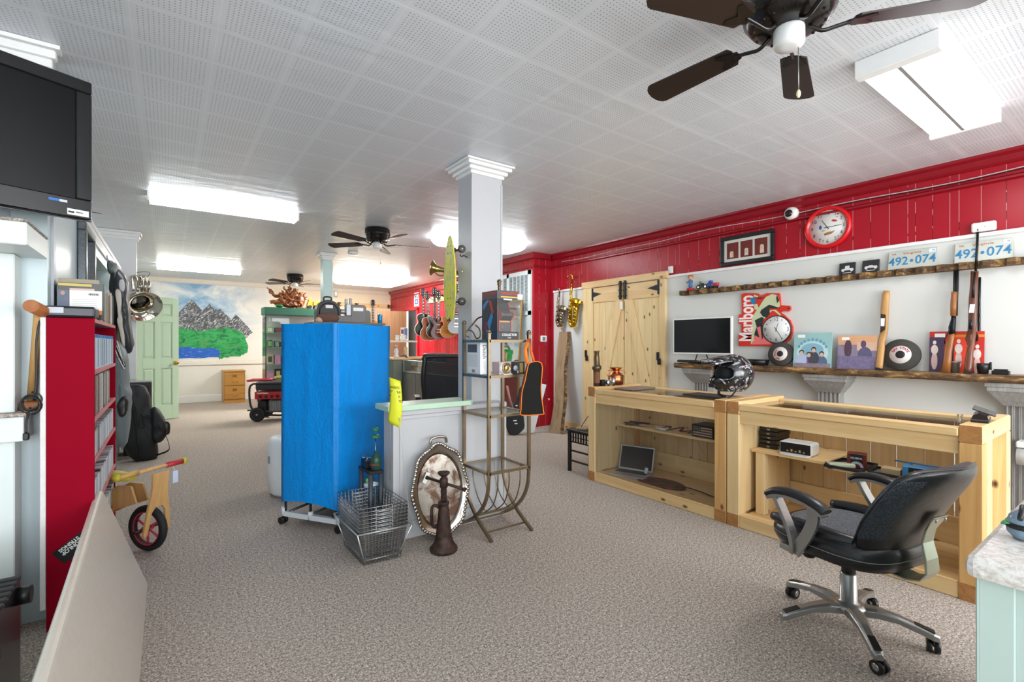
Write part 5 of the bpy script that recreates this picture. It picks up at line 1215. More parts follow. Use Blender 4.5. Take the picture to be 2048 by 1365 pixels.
# near counter goods
for k in range(5):
    z=.524+k*.030
    t=thing('black_case','%s flat black case in the pile at the left of the near counter shelf'%(['lowest','second lowest','middle','second highest','topmost'][k]),'case',(3.55,1.72,z))
    m=MB(); dx=.006*((k*7)%3-1); m.box(3.46+dx,3.66+dx,1.645+dx,1.765,z,z+.028,.003); m.build('shell',M('#191617',.3),t)
    m=MB(); m.box(3.458+dx,3.462+dx,1.69,1.71,z+.008,z+.020,.001); m.build('latch',STEEL,t)
t=thing('clock_radio','white rounded clock radio with dark front on the near counter shelf','clock radio',(3.45,1.50,.524))
T=Tr(3.44,1.495,.524)@R('Z',.06)
m=MB().at(T); m.box(-.05,.09,-.10,.10,.001,.085,.014); bd=m.build('body',WHITE,t)
m=MB().at(T); m.box(-.0515,-.0495,-.092,.092,.012,.078,.001); m.build('front_panel',M('#17110f',.12),bd)
m=MB().at(T); m.prism([(-.052,-.095),(-.09,-.08),(-.10,0),(-.09,.08),(-.052,.095)],.001,.010); m.build('front_lip',WHITE,t)
m=MB().at(T)
for k in range(5): m.box(-.0535,-.0515,-.06+k*.025,-.048+k*.025,.022,.03+.008*(k%2),.0005)
m.build('display_glints',M('#c9a76a',.4,.6),bd)
def tray(xa,xb,ya,yb,z,label,h=.018):
    t=thing('display_tray',label,'tray',((xa+xb)/2,(ya+yb)/2,z))
    m=MB(); m.box(xa,xb,ya,yb,z+.001,z+.004); m.build('tray_bottom',M('#262323',.5),t)
    m=MB()
    for q in ((xa,xb,ya,ya+.006),(xa,xb,yb-.006,yb),(xa,xa+.006,ya+.006,yb-.006),(xb-.006,xb,ya+.006,yb-.006)): m.box(*q,z+.001,z+h,.001)
    m.build('tray_rim',BLKM,t)
tray(3.24,3.55,1.17,1.36,.506+.0,'square black tray holding the brown ammunition box') if 0 else tray(3.30,3.58,1.09,1.285,.506,'square black tray holding the brown ammunition box')
tray(3.335,3.51,.715,1.07,.506,'long black tray holding the blue ammunition pack')
def ammo(x,y,rz,w,d,h,z,c1,label,grp=None,txt='FEDERAL'):
    t=thing('ammunition_box',label,'box',(x,y,z)); T=Tr(x,y,z)@R('Z',rz)
    m=MB().at(T); m.box(-d/2,d/2,-w/2,w/2,.001,h,.002); b=m.build('carton',M(c1,.4,var=.1,scale=20),t)
    m=MB().at(T); m.mat(BLK).box(-d/2-.0008,-d/2,-w*.32,w*.32,h*.35,h*.97); m.mat(M('#aab2ba',.35)); F=T@frame((-d/2-.001,0,0),Vector((0,-1,0)),Vector((0,0,1)),Vector((-1,0,0)))
    m.at(F); m.prism([(w*.36*math.cos(a),.004+h*.42*math.sin(a)) for a in [PI*i/14 for i in range(15)]]+[(w*.2*math.cos(a),.004+h*.24*math.sin(a)) for a in [PI*i/14 for i in range(14,-1,-1)]],0,.0006,2); m.at(Matrix.Identity(4))
    m.mat(PAPER); m.text(txt,F@Tr(0,h*.68,.0004),h*.2,.0003,sx=.9); m.build('front_print',None,b)
    return t
ammo(3.44,1.155,.25,.095,.075,.085,.511,'#6d1f1c','dark red ammunition carton standing in the square black tray')
t=thing('pale_box','pale green flat carton lying in the square black tray','box',(3.36,1.21,.51))
m=MB().at(Tr(3.365,1.215,.511)@R('Z',-.9)); m.box(-.07,.07,-.025,.025,0,.022,.003); m.build('carton',M('#c9cdb0',.6),t)
m=MB().at(Tr(3.365,1.215,.5335)@R('Z',-.9)); m.box(-.06,.05,-.018,.018,0,.001); m.build('label_patch',M('#b6bb9a',.6),t)
tag(MB().at(Tr(3.42,.975,.5105)@R('Z',.1)).box(-.04,.04,-.045,.045,0,.035,.002).build('tan_block',M('#c2a67d',.7,var=.1)),'small tan cardboard block in the long black tray','box')
tag(MB().box(3.38,3.48,1.02,1.06,.5105,.513).build('clear_case',M('#5a5d62',.15)),'flat smoky clear case lying at the left end of the long black tray','case')
ammo(3.42,.845,.15,.15,.08,.065,.511,'#3f8fc4','blue ammunition pack with a half-round silver band in the long black tray')
tag(MB().cyl((3.45,.97,.585),(3.46,.72,.585),.0045,seg=8).build('blue_rod',M('#1c78a8',.4)),'thin blue rod lying across the top of the blue ammunition pack','rod')
t=thing('foil_pouch','crumpled dark foil pouch at the right end of the long tray','pouch',(3.44,.745,.511))
m=MB(); rnd=random.Random(9); m.loft([[Vector((3.44+.035*math.cos(a)*(1-.3*k/4)+rnd.uniform(-.005,.005),.745+.022*math.sin(a)+rnd.uniform(-.004,.004),.512+.014*k)) for a in [2*PI*i/10 for i in range(10)]] for k in range(5)]); m.build('pouch',M('#4b4238',.3,.5,var=.3,scale=40),t)
for i,(z,lab) in enumerate(((.506,'lower black parts box behind the office chair back, right end of the shelf'),(.556,'upper black and red parts box behind the office chair back'))):
    t=thing('parts_box',lab,'box',(3.44,.665,z)); 
    m=MB().at(Tr(3.44,.677,z)@R('Z',.1*i)); m.box(-.06,.06,-.033,.026,.001,.046,.002); b=m.build('carton',BLK,t)
    m=MB().at(Tr(3.44,.677,z)@R('Z',.1*i)); m.mat(M('#a82a2e',.4)).box(-.0608,-.06,-.028,-.005,.012,.034); m.mat(PAPER).box(-.0608,-.06,.0,.022,.02,.03); m.build('front_print',None,b)
# ================================================================ LEFT SIDE: TELEVISION, MANTEL, RED SHELF
TVB=M('#050608',.15,name='tv_gloss_black')
dir_=Vector((.918,.396,0)); nrm=Vector((.396,-.918,0))
Q=PD(182,442,2.15); ztv=Q.z; H_=274/FPX*2.15; 
o=Vector((Q.x,Q.y,0))-dir_*1.02
t=thing('television','large black flat television hung high at the left edge of the photo','television',(o.x+.5*dir_.x,o.y+.5*dir_.y,ztv))
F=frame((o.x,o.y,ztv),dir_,Vector((0,0,1)),nrm) # x along, y up, z toward viewer
W_=1.02
m=MB().at(F); m.box(.0,W_,0,H_,-.05,0,.006); m.box(.1,W_-.1,.06,H_-.06,-.10,-.05,.01); m.build('cabinet',TVB,t)
m=MB().at(F); bz=.055
for q in ((0,W_,0,.085),(0,W_,H_-bz,H_),(0,bz,.085,H_-bz),(W_-bz,W_,.085,H_-bz)): m.box(q[0],q[1],q[2],q[3],0.0005,.012,.004)
m.build('bezel',TVB,t)
m=MB().at(F); m.box(bz-.004,W_-bz+.004,.081,H_-bz+.004,.0005,.004); m.build('screen',M('#050507',.2,spec=.25,name='lcd_screen'),t)
m=MB().at(F); m.tube([(.0,-.004,.002),(W_*.5,-.010,.004),(W_,-.004,.002)],.004,seg=6); m.build('lower_trim',CHROME,t)
m=MB().at(F); m.mat(PAPER).box(W_-.085,W_-.012,.010,.036,.0122,.0132); m.mat(BLK)
for k,(a,b) in enumerate(((.0,.02),(.026,.05))): m.box(W_-.082+a,W_-.082+b,.018+.004*k,.026,.0133,.0137)
m.build('price_sticker',None,t)
m=MB().at(F); m.mat(M('#2b6fc0',.4)).box(W_-.145,W_-.11,.058,.068,.0122,.013); m.mat(M('#c9d6e6',.4)).box(W_-.11,W_-.085,.058,.068,.0122,.013); m.build('energy_sticker',None,t)
m=MB(); c=F@Vector((.4,.3,-.10)); m.box(c.x-.06,c.x+.06,c.y,3.04,c.z-.08,c.z+.08,.004); m.build('wall_arm',BLKM,t)
# mantel
WB=M('#dfe6e3',.4,var=.04,name='mantel_white'); CARPM=bpy.data.materials['berber_carpet']
t=thing('mantel','white painted mantelpiece with carpeted shelves below the television','mantel',(-1.2,2.9,0))
m=MB(); m.box(-1.9,-.45,2.65,3.055,1.657,1.748,.004); m.build('upper_shelf',WB,t)
m=MB(); m.box(-1.9,-.447,2.645,3.055,1.749,1.760,.004); m.build('upper_carpet',CARPM,t)
m=MB(); m.box(-1.9,-.535,2.93,3.055,0,1.656,.004); m.build('post_panel',WB,t)
m=MB(); m.box(-1.9,-.50,2.885,2.929,.85,.957,.003); m.box(-.534,-.50,2.93,3.055,.85,.957,.003); m.build('lower_shelf',WB,t)
m=MB(); m.box(-1.9,-.49,2.86,2.929,.958,.974,.004); m.box(-.534,-.47,2.93,3.055,.958,.974,.004); m.build('lower_carpet',CARPM,t)
tag(MB().box(-.528,-.43,2.96,3.04,.9745,1.010,.006).build('wood_bar',wood('reddish_bar','#b9713d','#7e4423',0,knots=False)),'reddish wooden bar lying on the low carpeted mantel ledge','wood bar')
# wooden mallet
MW=wood('mallet_wood','#d9b070','#b98a4c',2,knots=False); MH=wood('mallet_head','#b5713f','#8a4c26',1,knots=False)
a=PD(77,628,2.10); b=PD(62,802,2.17); h0=PD(62,612,1.98); h1=PD(112,636,2.25)
t=thing('wooden_mallet','wooden mallet with reddish head leaning on the mantel ledge beside the red shelf','mallet',b)
m=MB(); m.cyl(b,a,.015,.016,16); m.build('handle',MW,t)
m=MB(); m.cyl(h0,h1,.026,.026,24); m.build('head',MH,t)
# ---- red media shelf
REDS=M('#8e001e',.7,var=.05,scale=5,spec=.08,name='red_shelf_paint'); REDW=wood('worn_red_shelf','#d98a86','#c25a5c',1,knots=False)
sx0,sx1,sy0,sy1,sH=-.432,-.272,2.90,4.00,1.384
t=thing('media_shelf','narrow tall red painted shelf filled with discs beside the chimney','shelf',((sx0+sx1)/2,(sy0+sy1)/2,0))
m=MB(); m.box(sx0,sx1,sy0,sy0+.018,0,sH,.001); m.build('side_panel',REDS,t)
m=MB(); m.box(sx0,sx1,sy1-.018,sy1,0,sH,.001); m.build('side_panel',REDS,t)
m=MB(); m.box(sx0-.001,sx0+.006,sy0+.018,sy1-.018,.0,sH-.001); m.build('back_panel',REDS,t)
m=MB(); m.box(sx0-.020,sx0-.001,sy0-.004,sy0+.02,.10,sH+.0,.002); m.build('bare_edge_strip',M('#e3dedc',.7,var=.1,scale=40),t)
SZS=[.03,.25,.48,.715,.905,1.125,sH-.019]
for z in SZS:
    m=MB(); m.box(sx0+.007,sx1+.001,sy0+.019,sy1-.019,z,z+.018,.001); m.build('shelf_board',REDW,t)
m=MB(); T=Tr(-.345,sy0-.0008,.40); F=frame((-.335,sy0-.0006,.36),Vector((1,0,0)),Vector((0,0,1)),Vector((0,-1,0)))@R('Z',math.radians(38))
m.at(F); m.mat(BLK).prism([(-.075,-.035),(.075,-.035),(.075,.035),(-.075,.035)],0,.0006,2); m.at(Matrix.Identity(4)); m.mat(PAPER); m.text('DUNLOP',F@R('Z',PI)@Tr(.012,-.004,.0008),.021,.0003,bold=.0006); m.text('STRINGS',F@R('Z',PI)@Tr(.012,-.022,.0008),.021,.0003,bold=.0006)
m.at(F@Tr(.02,-.016,.0008)); m.prism(ell(0,0,.014,.014,20),0,.0003,2); m.mat(BLK); m.prism(ell(0,0,.008,.008,20),.0003,.0005,2)
m.build('sticker',None,t)
# disc cases (one mesh per colour, each case an object)
def casemesh(name,dx,dy,dz,c1,c2):
    out=[]
    for i,(a,b) in enumerate(zip(c1,c2)):
        m=MB(); cap=a=='#2d6fb5'
        m.mat(M('#b9c9d6' if cap else a,.3)).box(-dx/2,dx/2,-dy/2,dy/2,0,dz*(.9 if cap else 1),.0006)
        if cap: m.mat(M(a,.3)).box(-dx/2,dx/2,-dy/2,dy/2,dz*.9,dz,.0006)
        m.mat(M(b,.35,var=.3,scale=60)).box(dx/2-.0002,dx/2+.0004,-dy/2+.0012,dy/2-.0012,dz*.06,dz*(.88 if cap else .94)); o=m.build(name,None,local=True); out.append(o)
    return out
blu=casemesh('disc_case',.135,.0125,.170,['#2d6fb5']*5,['#c9d3dc','#8fa6b8','#5b6d7e','#d8d4cc','#3e5a78'])
dvd=casemesh('movie_case',.135,.0145,.190,['#e6e6e4','#1b1b1d','#1b1b1d','#e2e0da','#2a2a2c'],['#d8d8d8','#7d2a2a','#c9c3b5','#b8bdc4','#5d6a58'])
cds=casemesh('music_disc_case',.140,.0104,.124,['#cfd2d4','#bfc3c6','#2d2d30','#d9dadb','#9da3a8'],['#e8e8e6','#b9bec2','#d0cdc6','#8c9196','#c2c8cf'])
used=set()
def row(src,z,ya,yb,pitch,label,group,cat,seed,lean=0,jit=.004):
    r=random.Random(seed); y=ya; k=0; cnt=0
    while y<yb:
        s=src[r.randrange(len(src))]
        if s.name in used: o=s.copy(); col.objects.link(o)
        else: o=s; used.add(s.name)
        o.location=(sx1-.075-r.uniform(0,jit),y,z); o.rotation_euler=(lean+r.uniform(-.004,.004),0,0)
        tag(o,label,cat,group); y+=pitch+(.001 if r.random()<.1 else 0); cnt+=1
    return cnt
n1=row(blu,SZS[5]+.0185,sy0+.15,sy1-.03,.0145,'blue-topped disc case in the row on the top compartment of the red shelf','blue-topped disc cases in the red shelf','disc case',1)
row(dvd,SZS[5]+.0185,sy0+.03,sy0+.13,.0165,'white and dark movie case at the near end of the row of blue-topped disc cases','movie cases at the near end of the top compartment','movie case',2)
n2=row(dvd,SZS[4]+.0185,sy0+.05,sy1-.30,.0165,'movie case in the second compartment of the red shelf','movie cases in the second compartment','movie case',3,lean=-.03) if 0 else row(dvd,SZS[4]+.0185,sy0+.03,sy1-.28,.0170,'movie case in the second compartment of the red shelf','movie cases in the second compartment','movie case',3)
n3=row(cds,SZS[3]+.0185,sy0+.03,sy1-.04,.0122,'music disc case in the third compartment of the red shelf','music discs in the third compartment','music disc',4)
n4=row(cds,SZS[2]+.0185,sy0+.03,sy1-.04,.0122,'music disc case in the fourth compartment of the red shelf','music discs in the fourth compartment','music disc',5)
n5=row(cds,SZS[1]+.0185,sy0+.03,sy1-.04,.0122,'music disc case in the fifth compartment of the red shelf, partly behind the leaning slab','music discs in the fifth compartment','music disc',6)
for s in blu+dvd+cds:
    if s.name not in used: bpy.data.objects.remove(s)
# things on top of the red shelf
t=thing('set_top_box','flat black electronic box with a silver label on top of the red shelf','electronic box',(-.35,2.96,sH))
m=MB(); m.box(-.438,-.268,2.885,3.06,sH+.001,sH+.052,.010); m.build('case',M('#15171f',.35),t)
m=MB(); m.box(-.436,-.374,2.8838,2.885,sH+.02,sH+.046); m.build('label',M('#c4c9d2',.5),t)
m=MB(); m.tube(smoothpts([(-.435,2.93,sH+.01),(-.452,2.90,sH-.02),(-.462,2.89,sH-.12),(-.462,2.89,sH-.28),(-.470,2.89,sH-.36)],5),.004,seg=6)
P=[]
for k in range(30):
    a=k*.75; P.append((-.478+.030*math.sin(a)+.004*math.sin(k),2.885+.012*math.cos(a*.6),sH-.36+.035*math.cos(a)-.001*k))
m.tube(smoothpts(P,2),.0035,seg=5); m.tube(smoothpts([(-.48,2.888,sH-.39),(-.492,2.888,sH-.45),(-.492,2.885,sH-.50)],4),.004,seg=6); m.build('power_cord',BLK,t)
m=MB(); m.box(-.502,-.482,2.877,2.893,sH-.53,sH-.498,.004); m.build('plug',BLK,t)
F=frame((-.42,3.095,sH+.001),Vector((1,0,0)),Vector((0,0,1)),Vector((0,-1,0)))
t=thing('boxed_set','boxed film set with a white label over its picture on the red shelf','box',(-.35,3.10,sH))
m=MB().at(F); m.box(0,.165,0,.175,-.03,0,.001); b=m.build('box',M('#2b2a22',.35,var=.3,scale=18),t)
m=MB().at(F); m.mat(M('#c9b24a',.4)).box(.0,.12,.160,.172,.0003,.0008); m.mat(M('#4a5570',.4,var=.4,scale=50)).box(.0,.035,.02,.14,.0003,.0008); m.mat(M('#b78f70',.5)).prism(ell(.016,.125,.008,.010,12),.0008,.0012,2); m.mat(M('#c9a9a0',.4)).box(.04,.13,.138,.150,.0003,.0008); m.build('cover_print',None,b)
m=MB().at(F); m.mat(PAPER).box(.04,.158,.038,.14,.001,.002); m.mat(M('#e0862c',.5)).box(.04,.158,.025,.045,.001,.0022); m.mat(BLKM)
for k in range(14): m.box(.108+k*.0028,.1092+k*.0028+.0006*(k%3),.118,.128,.0021,.0024)
for k in range(5): m.box(.05,.14,.06+k*.009,.0607+k*.009,.0021,.0023)
m.build('white_label',None,b)
row2=casemesh('film_case',.15,.016,.19,['#8a7a58','#2f3b33','#9fb0c0','#6a2f2a','#c9c5bb','#35343a'],['#b5a67c','#6f7d6a','#c9d6e0','#a8443c','#e6e2da','#7a7a80'])
r=random.Random(8); y=3.14; first=list(row2)
while y<3.93:
    s=row2[r.randrange(len(row2))]
    if s.name in used: o=s.copy(); col.objects.link(o)
    else: o=s; used.add(s.name)
    o.location=(sx1-.08-r.uniform(0,.008),y,sH+.0005); o.rotation_euler=(r.uniform(-.02,.02),0,0); o.scale=(1,1,.86+.2*r.random()); tag(o,'upright film case in the row standing on top of the red shelf','film case','film cases on top of the red shelf'); y+=.0215
for s in row2:
    if s.name not in used: bpy.data.objects.remove(s)
# ---- leaning laminate slab
def slabmat():
    n=NT('tan_laminate'); v=n.coord(); n.fin(n.mix(n.noise(n.map(v,scale=(1,1,1)),30,5,.7,.6),'#cfc3b2','#e3dbcf'),.28,spec=.5); return n.m
LM2=slabmat()
A=Vector((-.258,3.05,.56)); B=Vector((-.205,1.30,.56)); Cc_=Vector((-.085,1.30,0.002)); D=Vector((-.085,3.17,0.002))
nr=(B-A).cross(D-A).normalized()
if nr.x<0: nr=-nr
rings=[]
for P_,Q_ in ((A,D),(B,Cc_)):
    up=(P_-Q_).normalized(); r_=[]
    th=.034
    r_+= [Q_,P_-up*.018]
    for k in range(1,6):
        a=PI*k/6; r_.append(P_-up*.018+up*.018*math.sin(a)-nr*(th/2)*(1-math.cos(a)))
    r_+= [P_-up*.018-nr*th,Q_-nr*th+Vector((0,0,.0))]
    rings.append(r_)
m=MB(); m.loft([[Vector((p.x,p.y,max(p.z,.002))) for p in r_] for r_ in rings],smooth=True)
o=m.build('laminate_slab',LM2); tag(o,'tan laminate countertop slab leaning on edge against the red shelf','countertop slab')
for p in o.data.polygons: p.use_smooth=False
# ---- black stereo unit in the corner
t=thing('amplifier','dark amplifier with ribbed top and round side knobs in the bottom left corner','amplifier',(-.7,2.0,0))
m=MB(); m.box(-.95,-.40,1.75,2.27,.04,.485,.006); m.build('cabinet',M('#3a3138',.2,.3,name='bronze_gloss'),t)
m=MB()
for k in range(12): m.box(-.94,-.395,1.76+k*.042,1.785+k*.042,.486,.50,.002)
m.build('vent_ribs',BLKM,t)
for k,(y,z) in enumerate(((2.22,.44),(2.22,.10),(1.83,.44),(1.83,.10))):
    m=MB(); m.cyl((-.40,y,z),(-.365,y,z),.028,.028,24); m.build('knob',BLK,t)
for x in (-.9,-.5):
    for y in (1.8,2.17):
        m=MB(); m.cyl((x,y,0.001),(x,y,.04),.02,seg=14); m.build('foot',BLK,t)
# ---- wooden balance bike
BW=wood('birch_ply','#dcb073','#c08f55',2,knots=False,rough=.35); RUB=M('#17181a',.7)
hl=PZ(218,951,.53); hr_=PZ(344,919,.53); f0=Vector((-.084,3.657,0))
side=(hr_-hl); side.z=0; side.normalize(); back=Vector((0,0,1)).cross(side).normalized()
if back.y<0: back=-back
c0=Vector((f0.x,f0.y,0))
t=thing('balance_bike','small wooden balance bike with yellow grips facing the camera beside the red shelf','bike',(c0.x,c0.y,0))
F=frame(c0,side,back,Vector((0,0,1))) # x side, y backwards, z up
def wh(y):
    m=MB().at(F@Tr(0,y,.143)@R('Y',PI/2)); m.tube([(.118*math.cos(a),.118*math.sin(a),0) for a in [2*PI*i/36 for i in range(36)]],.022,seg=10,closed=True); w=m.build('tyre',RUB,t)
    m=MB().at(F@Tr(0,y,.143)@R('Y',PI/2)); m.lathe([(.095,-.012),(.102,-.016),(.102,.016),(.095,.012)],seg=32,cap=False); 
    for k in range(6): a=PI*k/3; m.cyl((0,0,0),(.096*math.cos(a),.096*math.sin(a),0),.007,seg=6)
    m.cyl((0,0,-.03),(0,0,.03),.016,seg=14); m.build('rim',M('#c2444e',.4),w)
wh(.02); wh(.52)
fork=[(-.085,.13),(-.078,.19),(-.068,.27),(-.052,.36),(-.048,.41),(-.052,.49),(.052,.49),(.048,.41),(.052,.36),(.068,.27),(.078,.19),(.085,.13),(.075,.115),(.060,.125),(.05,.18),(.042,.255),(.02,.285),(-.02,.285),(-.042,.255),(-.05,.18),(-.060,.125),(-.075,.115)]
m=MB().at(F@Tr(0,-.03,0)@R('X',.10)); m.prism(fork,-.008,.008,1); m.build('fork_board',BW,t,bevel=.002)
m=MB().at(F); m.cyl((-.085,.02,.143),(.085,.02,.143),.008,seg=10); m.build('axle_bolt',BLK,t)
m=MB().at(F); m.cyl((-.06,.52,.143),(.06,.52,.143),.008,seg=10); m.build('axle_bolt',BLK,t)
for s_ in (-1,1):
    m=MB().at(F@Tr(s_*.035,0,0)); m.prism([(.06,.30),(.10,.40),(.20,.40),(.34,.33),(.46,.25),(.56,.16),(.56,.12),(.50,.11),(.40,.17),(.22,.25)],-.006,.006,0); m.build('side_frame',BW,t,bevel=.002)
m=MB().at(F); m.loft([[(x*w,y,z+dz) for x,dz in ((-1,-.012),(-1,.012),(-.5,.02),(.5,.02),(1,.012),(1,-.012))] for y,w,z in ((.14,.02,.435),(.20,.05,.44),(.32,.062,.445),(.40,.04,.455),(.42,.02,.46))]); m.build('saddle',M('#cdbb4d',.4),t)
m=MB().at(F@Tr(0,-.015,.505)); m.cyl((-.215,0,0),(.215,0,0),.012,seg=16); m.build('handlebar',BW,t)
for s_,cc in ((-1,'#c9a24f'),(1,'#b8242c')):
    m=MB().at(F@Tr(0,-.015,.505)); m.cyl((s_*.09,0,0),(s_*.20,0,0),.0165,seg=16); m.build('grip',M(cc,.5),t)
    m=MB().at(F@Tr(0,-.015,.505)); m.lathe([(.018,0),(.022,.006),(.020,.02),(.012,.028),(0,.03)],(s_*.20,0,0),(s_,0,0),seg=16); m.build('grip_end',M('#c2b32e',.4),t)
m=MB().at(F@Tr(0,-.040,.405)); m.lathe([(0,0),(.028,0),(.028,.0015),(0,.0015)],(0,0,0),(0,-1,0),seg=24); bd=m.build('round_badge',M('#7e1c38',.4),t)
m=MB().at(F@Tr(0,-.042,.405)); m.mat(M('#d9a9b4',.4)); 
for x,z,r_ in ((-.008,0,.009),(.010,.003,.009),(0,.01,.005)): m.tube([(x+r_*math.cos(a),0,z+r_*math.sin(a)) for a in [2*PI*i/12 for i in range(12)]],.001,seg=4,closed=True)
m.build('badge_print',None,bd)
for z in (.358,.318):
    m=MB().at(F@Tr(0,-.030,z)); m.lathe([(0,-.0),(.010,-.0),(.010,.010),(.007,.012),(0,.012)],(0,0,0),(0,-1,0),seg=14); m.build('cap_bolt',M('#3c3025',.5),t)
m=MB().at(F@Tr(.135,-.035,.43)); m.box(-.018,.018,-.001,.001,-.045,.03,.0008); m.build('price_tag',M('#c9d3ea',.5),t)
m=MB().at(F); m.tube([(.135,-.015,.49),(.135,-.035,.455)],.001,seg=4); m.build('tag_string',PAPER,t)
# ================================================================ MIDDLE OF THE ROOM
def slab_uv(m,pts,P,n,t):
    A=[P(u,v) for u,v in pts]; B=[p+Vector(n)*t for p in A]
    a=m.vs(A); b=m.vs(B); k=len(a)
    for i in range(k): m.f([a[i],a[(i+1)%k],b[(i+1)%k],b[i]])
    m.f(a[::-1]); m.f(b); return m
def plank_uv(pts,n=3): return [(p.x,p.y) for p in smoothpts([(a,b,0) for a,b in pts],n,closed=True)]
# ---- things on the etagere
x0,x1,y0,y1=1.748,1.925,2.60,2.785; zb=1.2935
t=thing('arcade_toy_box','collector box with a miniature arcade cabinet behind its window, on top of the bronze shelf','toy box',((x0+x1)/2,(y0+y1)/2,zb))
CBK=M('#26262b',.3,name='carton_black')
m=MB(); m.box(x0,x1,y0,y1,zb,zb+.052,.001); b=m.build('base_carton',CBK,t)
F=frame(((x0+x1)/2,y0-.0006,zb+.03),Vector((1,0,0)),Vector((0,0,1)),Vector((0,-1,0)))
m=MB(); m.mat(PAPER); m.text('COLLECTOR',F@Tr(.01,.002,0),.022,.0003,sx=.95,bold=.0004); m.text('CASE',F@Tr(.01,-.017,0),.012,.0003); m.build('lettering',None,b)
m=MB(); m.box(x0,x1,y0,y1,zb+.27,zb+.325,.001); b=m.build('header_carton',M('#4a4648',.35),t)
m=MB(); m.mat(M('#c9301f',.4)); m.text('MORTAL KOMBAT',F@Tr(.012,.277,0),.021,.0003,sx=.85,bold=.0006); m.mat(M('#e6b23a',.4)); m.prism([(x0+.03,zb+.279),(x1-.01,zb+.279),(x1-.01,zb+.287),(x0+.03,zb+.287)],y0-.0006,y0-.0001,1)
G=frame((x0-.0006,(y0+y1)/2,zb+.03),Vector((0,-1,0)),Vector((0,0,1)),Vector((-1,0,0)))
m.mat(M('#c9301f',.4)); m.text('MORTAL KOMBAT',G@Tr(0,.277,0),.021,.0003,sx=.9,bold=.0006); m.mat(PAPER).box(x1-.012,x1+.03,y0-.002,y0-.001,zb+.272,zb+.305); m.mat(M('#c8cdd0',.4)).box(x0+.05,x0+.12,y0-.0015,y0-.0005,zb+.262,zb+.272); m.build('header_print',None,b)
m=MB(); m.box(x0+.001,x1-.001,y0+.001,y0+.002,zb+.053,zb+.27); m.box(x1-.002,x1-.001,y0+.003,y1-.001,zb+.053,zb+.27); m.build('window_film',GLASS,t)
m=MB(); m.box(x0,x0+.002,y0,y1,zb+.053,zb+.27); m.box(x0+.003,x1-.003,y1-.003,y1-.001,zb+.053,zb+.27); sd=m.build('side_carton',M('#2b2c33',.35,var=.3,scale=20),t)
m=MB(); m.mat(M('#3d7fb5',.4,var=.3,scale=40)); fx0=x0-.001
m.prism([(y1-.02,zb+.20),(y1-.09,zb+.265),(y1-.06,zb+.265),(y1-.01,zb+.23)],fx0,fx0+.0009,0); m.prism([(y0+.09,zb+.06),(y0+.12,zb+.11),(y0+.06,zb+.19),(y0+.05,zb+.15)],fx0,fx0+.0009,0); m.mat(M('#b83030',.4)); m.prism([(y0+.07,zb+.26),(y0+.10,zb+.26),(y0+.06,zb+.17),(y0+.04,zb+.18)],fx0,fx0+.0009,0); m.mat(M('#6b2a3a',.5)); m.prism(ell(y1-.05,zb+.09,.025,.035,14),fx0,fx0+.0009,0); m.build('side_print',None,sd)
m=MB(); cxx=(x0+x1)/2+.0; 
m.mat(CBK); m.prism([(y0+.05,zb+.054),(y0+.05,zb+.13),(y0+.02,zb+.16),(y0+.02,zb+.175),(y0+.06,zb+.185),(y0+.09,zb+.25),(y0+.06,zb+.265),(y0+.16,zb+.265),(y0+.16,zb+.054)],x0+.05,x1-.035,0); cab=m.build('arcade_cabinet',None,t)
for xx in (x0+.047,x1-.035):
    m=MB(); m.prism([(y0+.045,zb+.054),(y0+.045,zb+.13),(y0+.012,zb+.16),(y0+.012,zb+.18),(y0+.055,zb+.19),(y0+.08,zb+.25),(y0+.05,zb+.268),(y0+.165,zb+.268),(y0+.165,zb+.054)],xx,xx+.004,0); m.build('red_side',M('#c03038',.35),cab)
m=MB(); m.mat(M('#e08a2c',.4)).box(x0+.055,x1-.04,y0+.0485,y0+.0498,zb+.118,zb+.127); m.mat(M('#8a2c2c',.4)).box(x0+.07,x0+.085,y0+.0485,y0+.0498,zb+.08,zb+.10); m.build('cabinet_print',None,cab)
t=thing('brass_finial_toy','small aged brass trophy top standing on the arcade toy box','ornament',(1.86,2.74,zb+.3255))
m=MB(); m.lathe([(.014,0),(.010,.01),(.010,.05),(.016,.06),(.012,.066),(.018,.078),(.010,.09),(0,.093)],(1.86,2.74,zb+.3255),seg=16); m.build('body',DBR,t)
m=MB(); m.lathe([(.02,.0),(.02,.006),(0,.006)],(1.86,2.74,zb+.3255),seg=16); m.build('foot',BLK,t)
# book
x0,x1,y0,y1=1.690,1.752,2.715,2.885; zb=1.0625
t=thing('book','thick white book titled Dutch standing upright on the second etagere shelf','book',((x0+x1)/2,(y0+y1)/2,zb))
m=MB(); m.box(x0,x1,y0,y1,zb,zb+.210,.001); b=m.build('volume',M('#e4e4e4',.5,var=.02),t)
G=frame((x0-.0005,(y0+y1)/2,zb),Vector((0,-1,0)),Vector((0,0,1)),Vector((-1,0,0)))
m=MB().at(G); m.mat(M('#4a5058',.5,var=.6,scale=120)); m.prism([(-.078,.145),(.045,.145),(.045,.200),(-.078,.200)],0,.0004,2); m.mat(M('#a9a9a9',.6))
for k in range(13): m.prism([(-.075,.05+k*.0065),(.05,.05+k*.0065),(.05,.0515+k*.0065),(-.075,.0515+k*.0065)],0,.0003,2)
m.mat(BLKM)
for k in range(8): m.prism([(-.02+k*.005,.010),(-.018+k*.005,.010),(-.018+k*.005,.030),(-.02+k*.005,.030)],0,.0003,2)
m.build('back_cover_print',None,b)
F=frame(((x0+x1)/2,y0-.0005,zb+.15),Vector((0,0,-1)),Vector((1,0,0)),Vector((0,-1,0)))
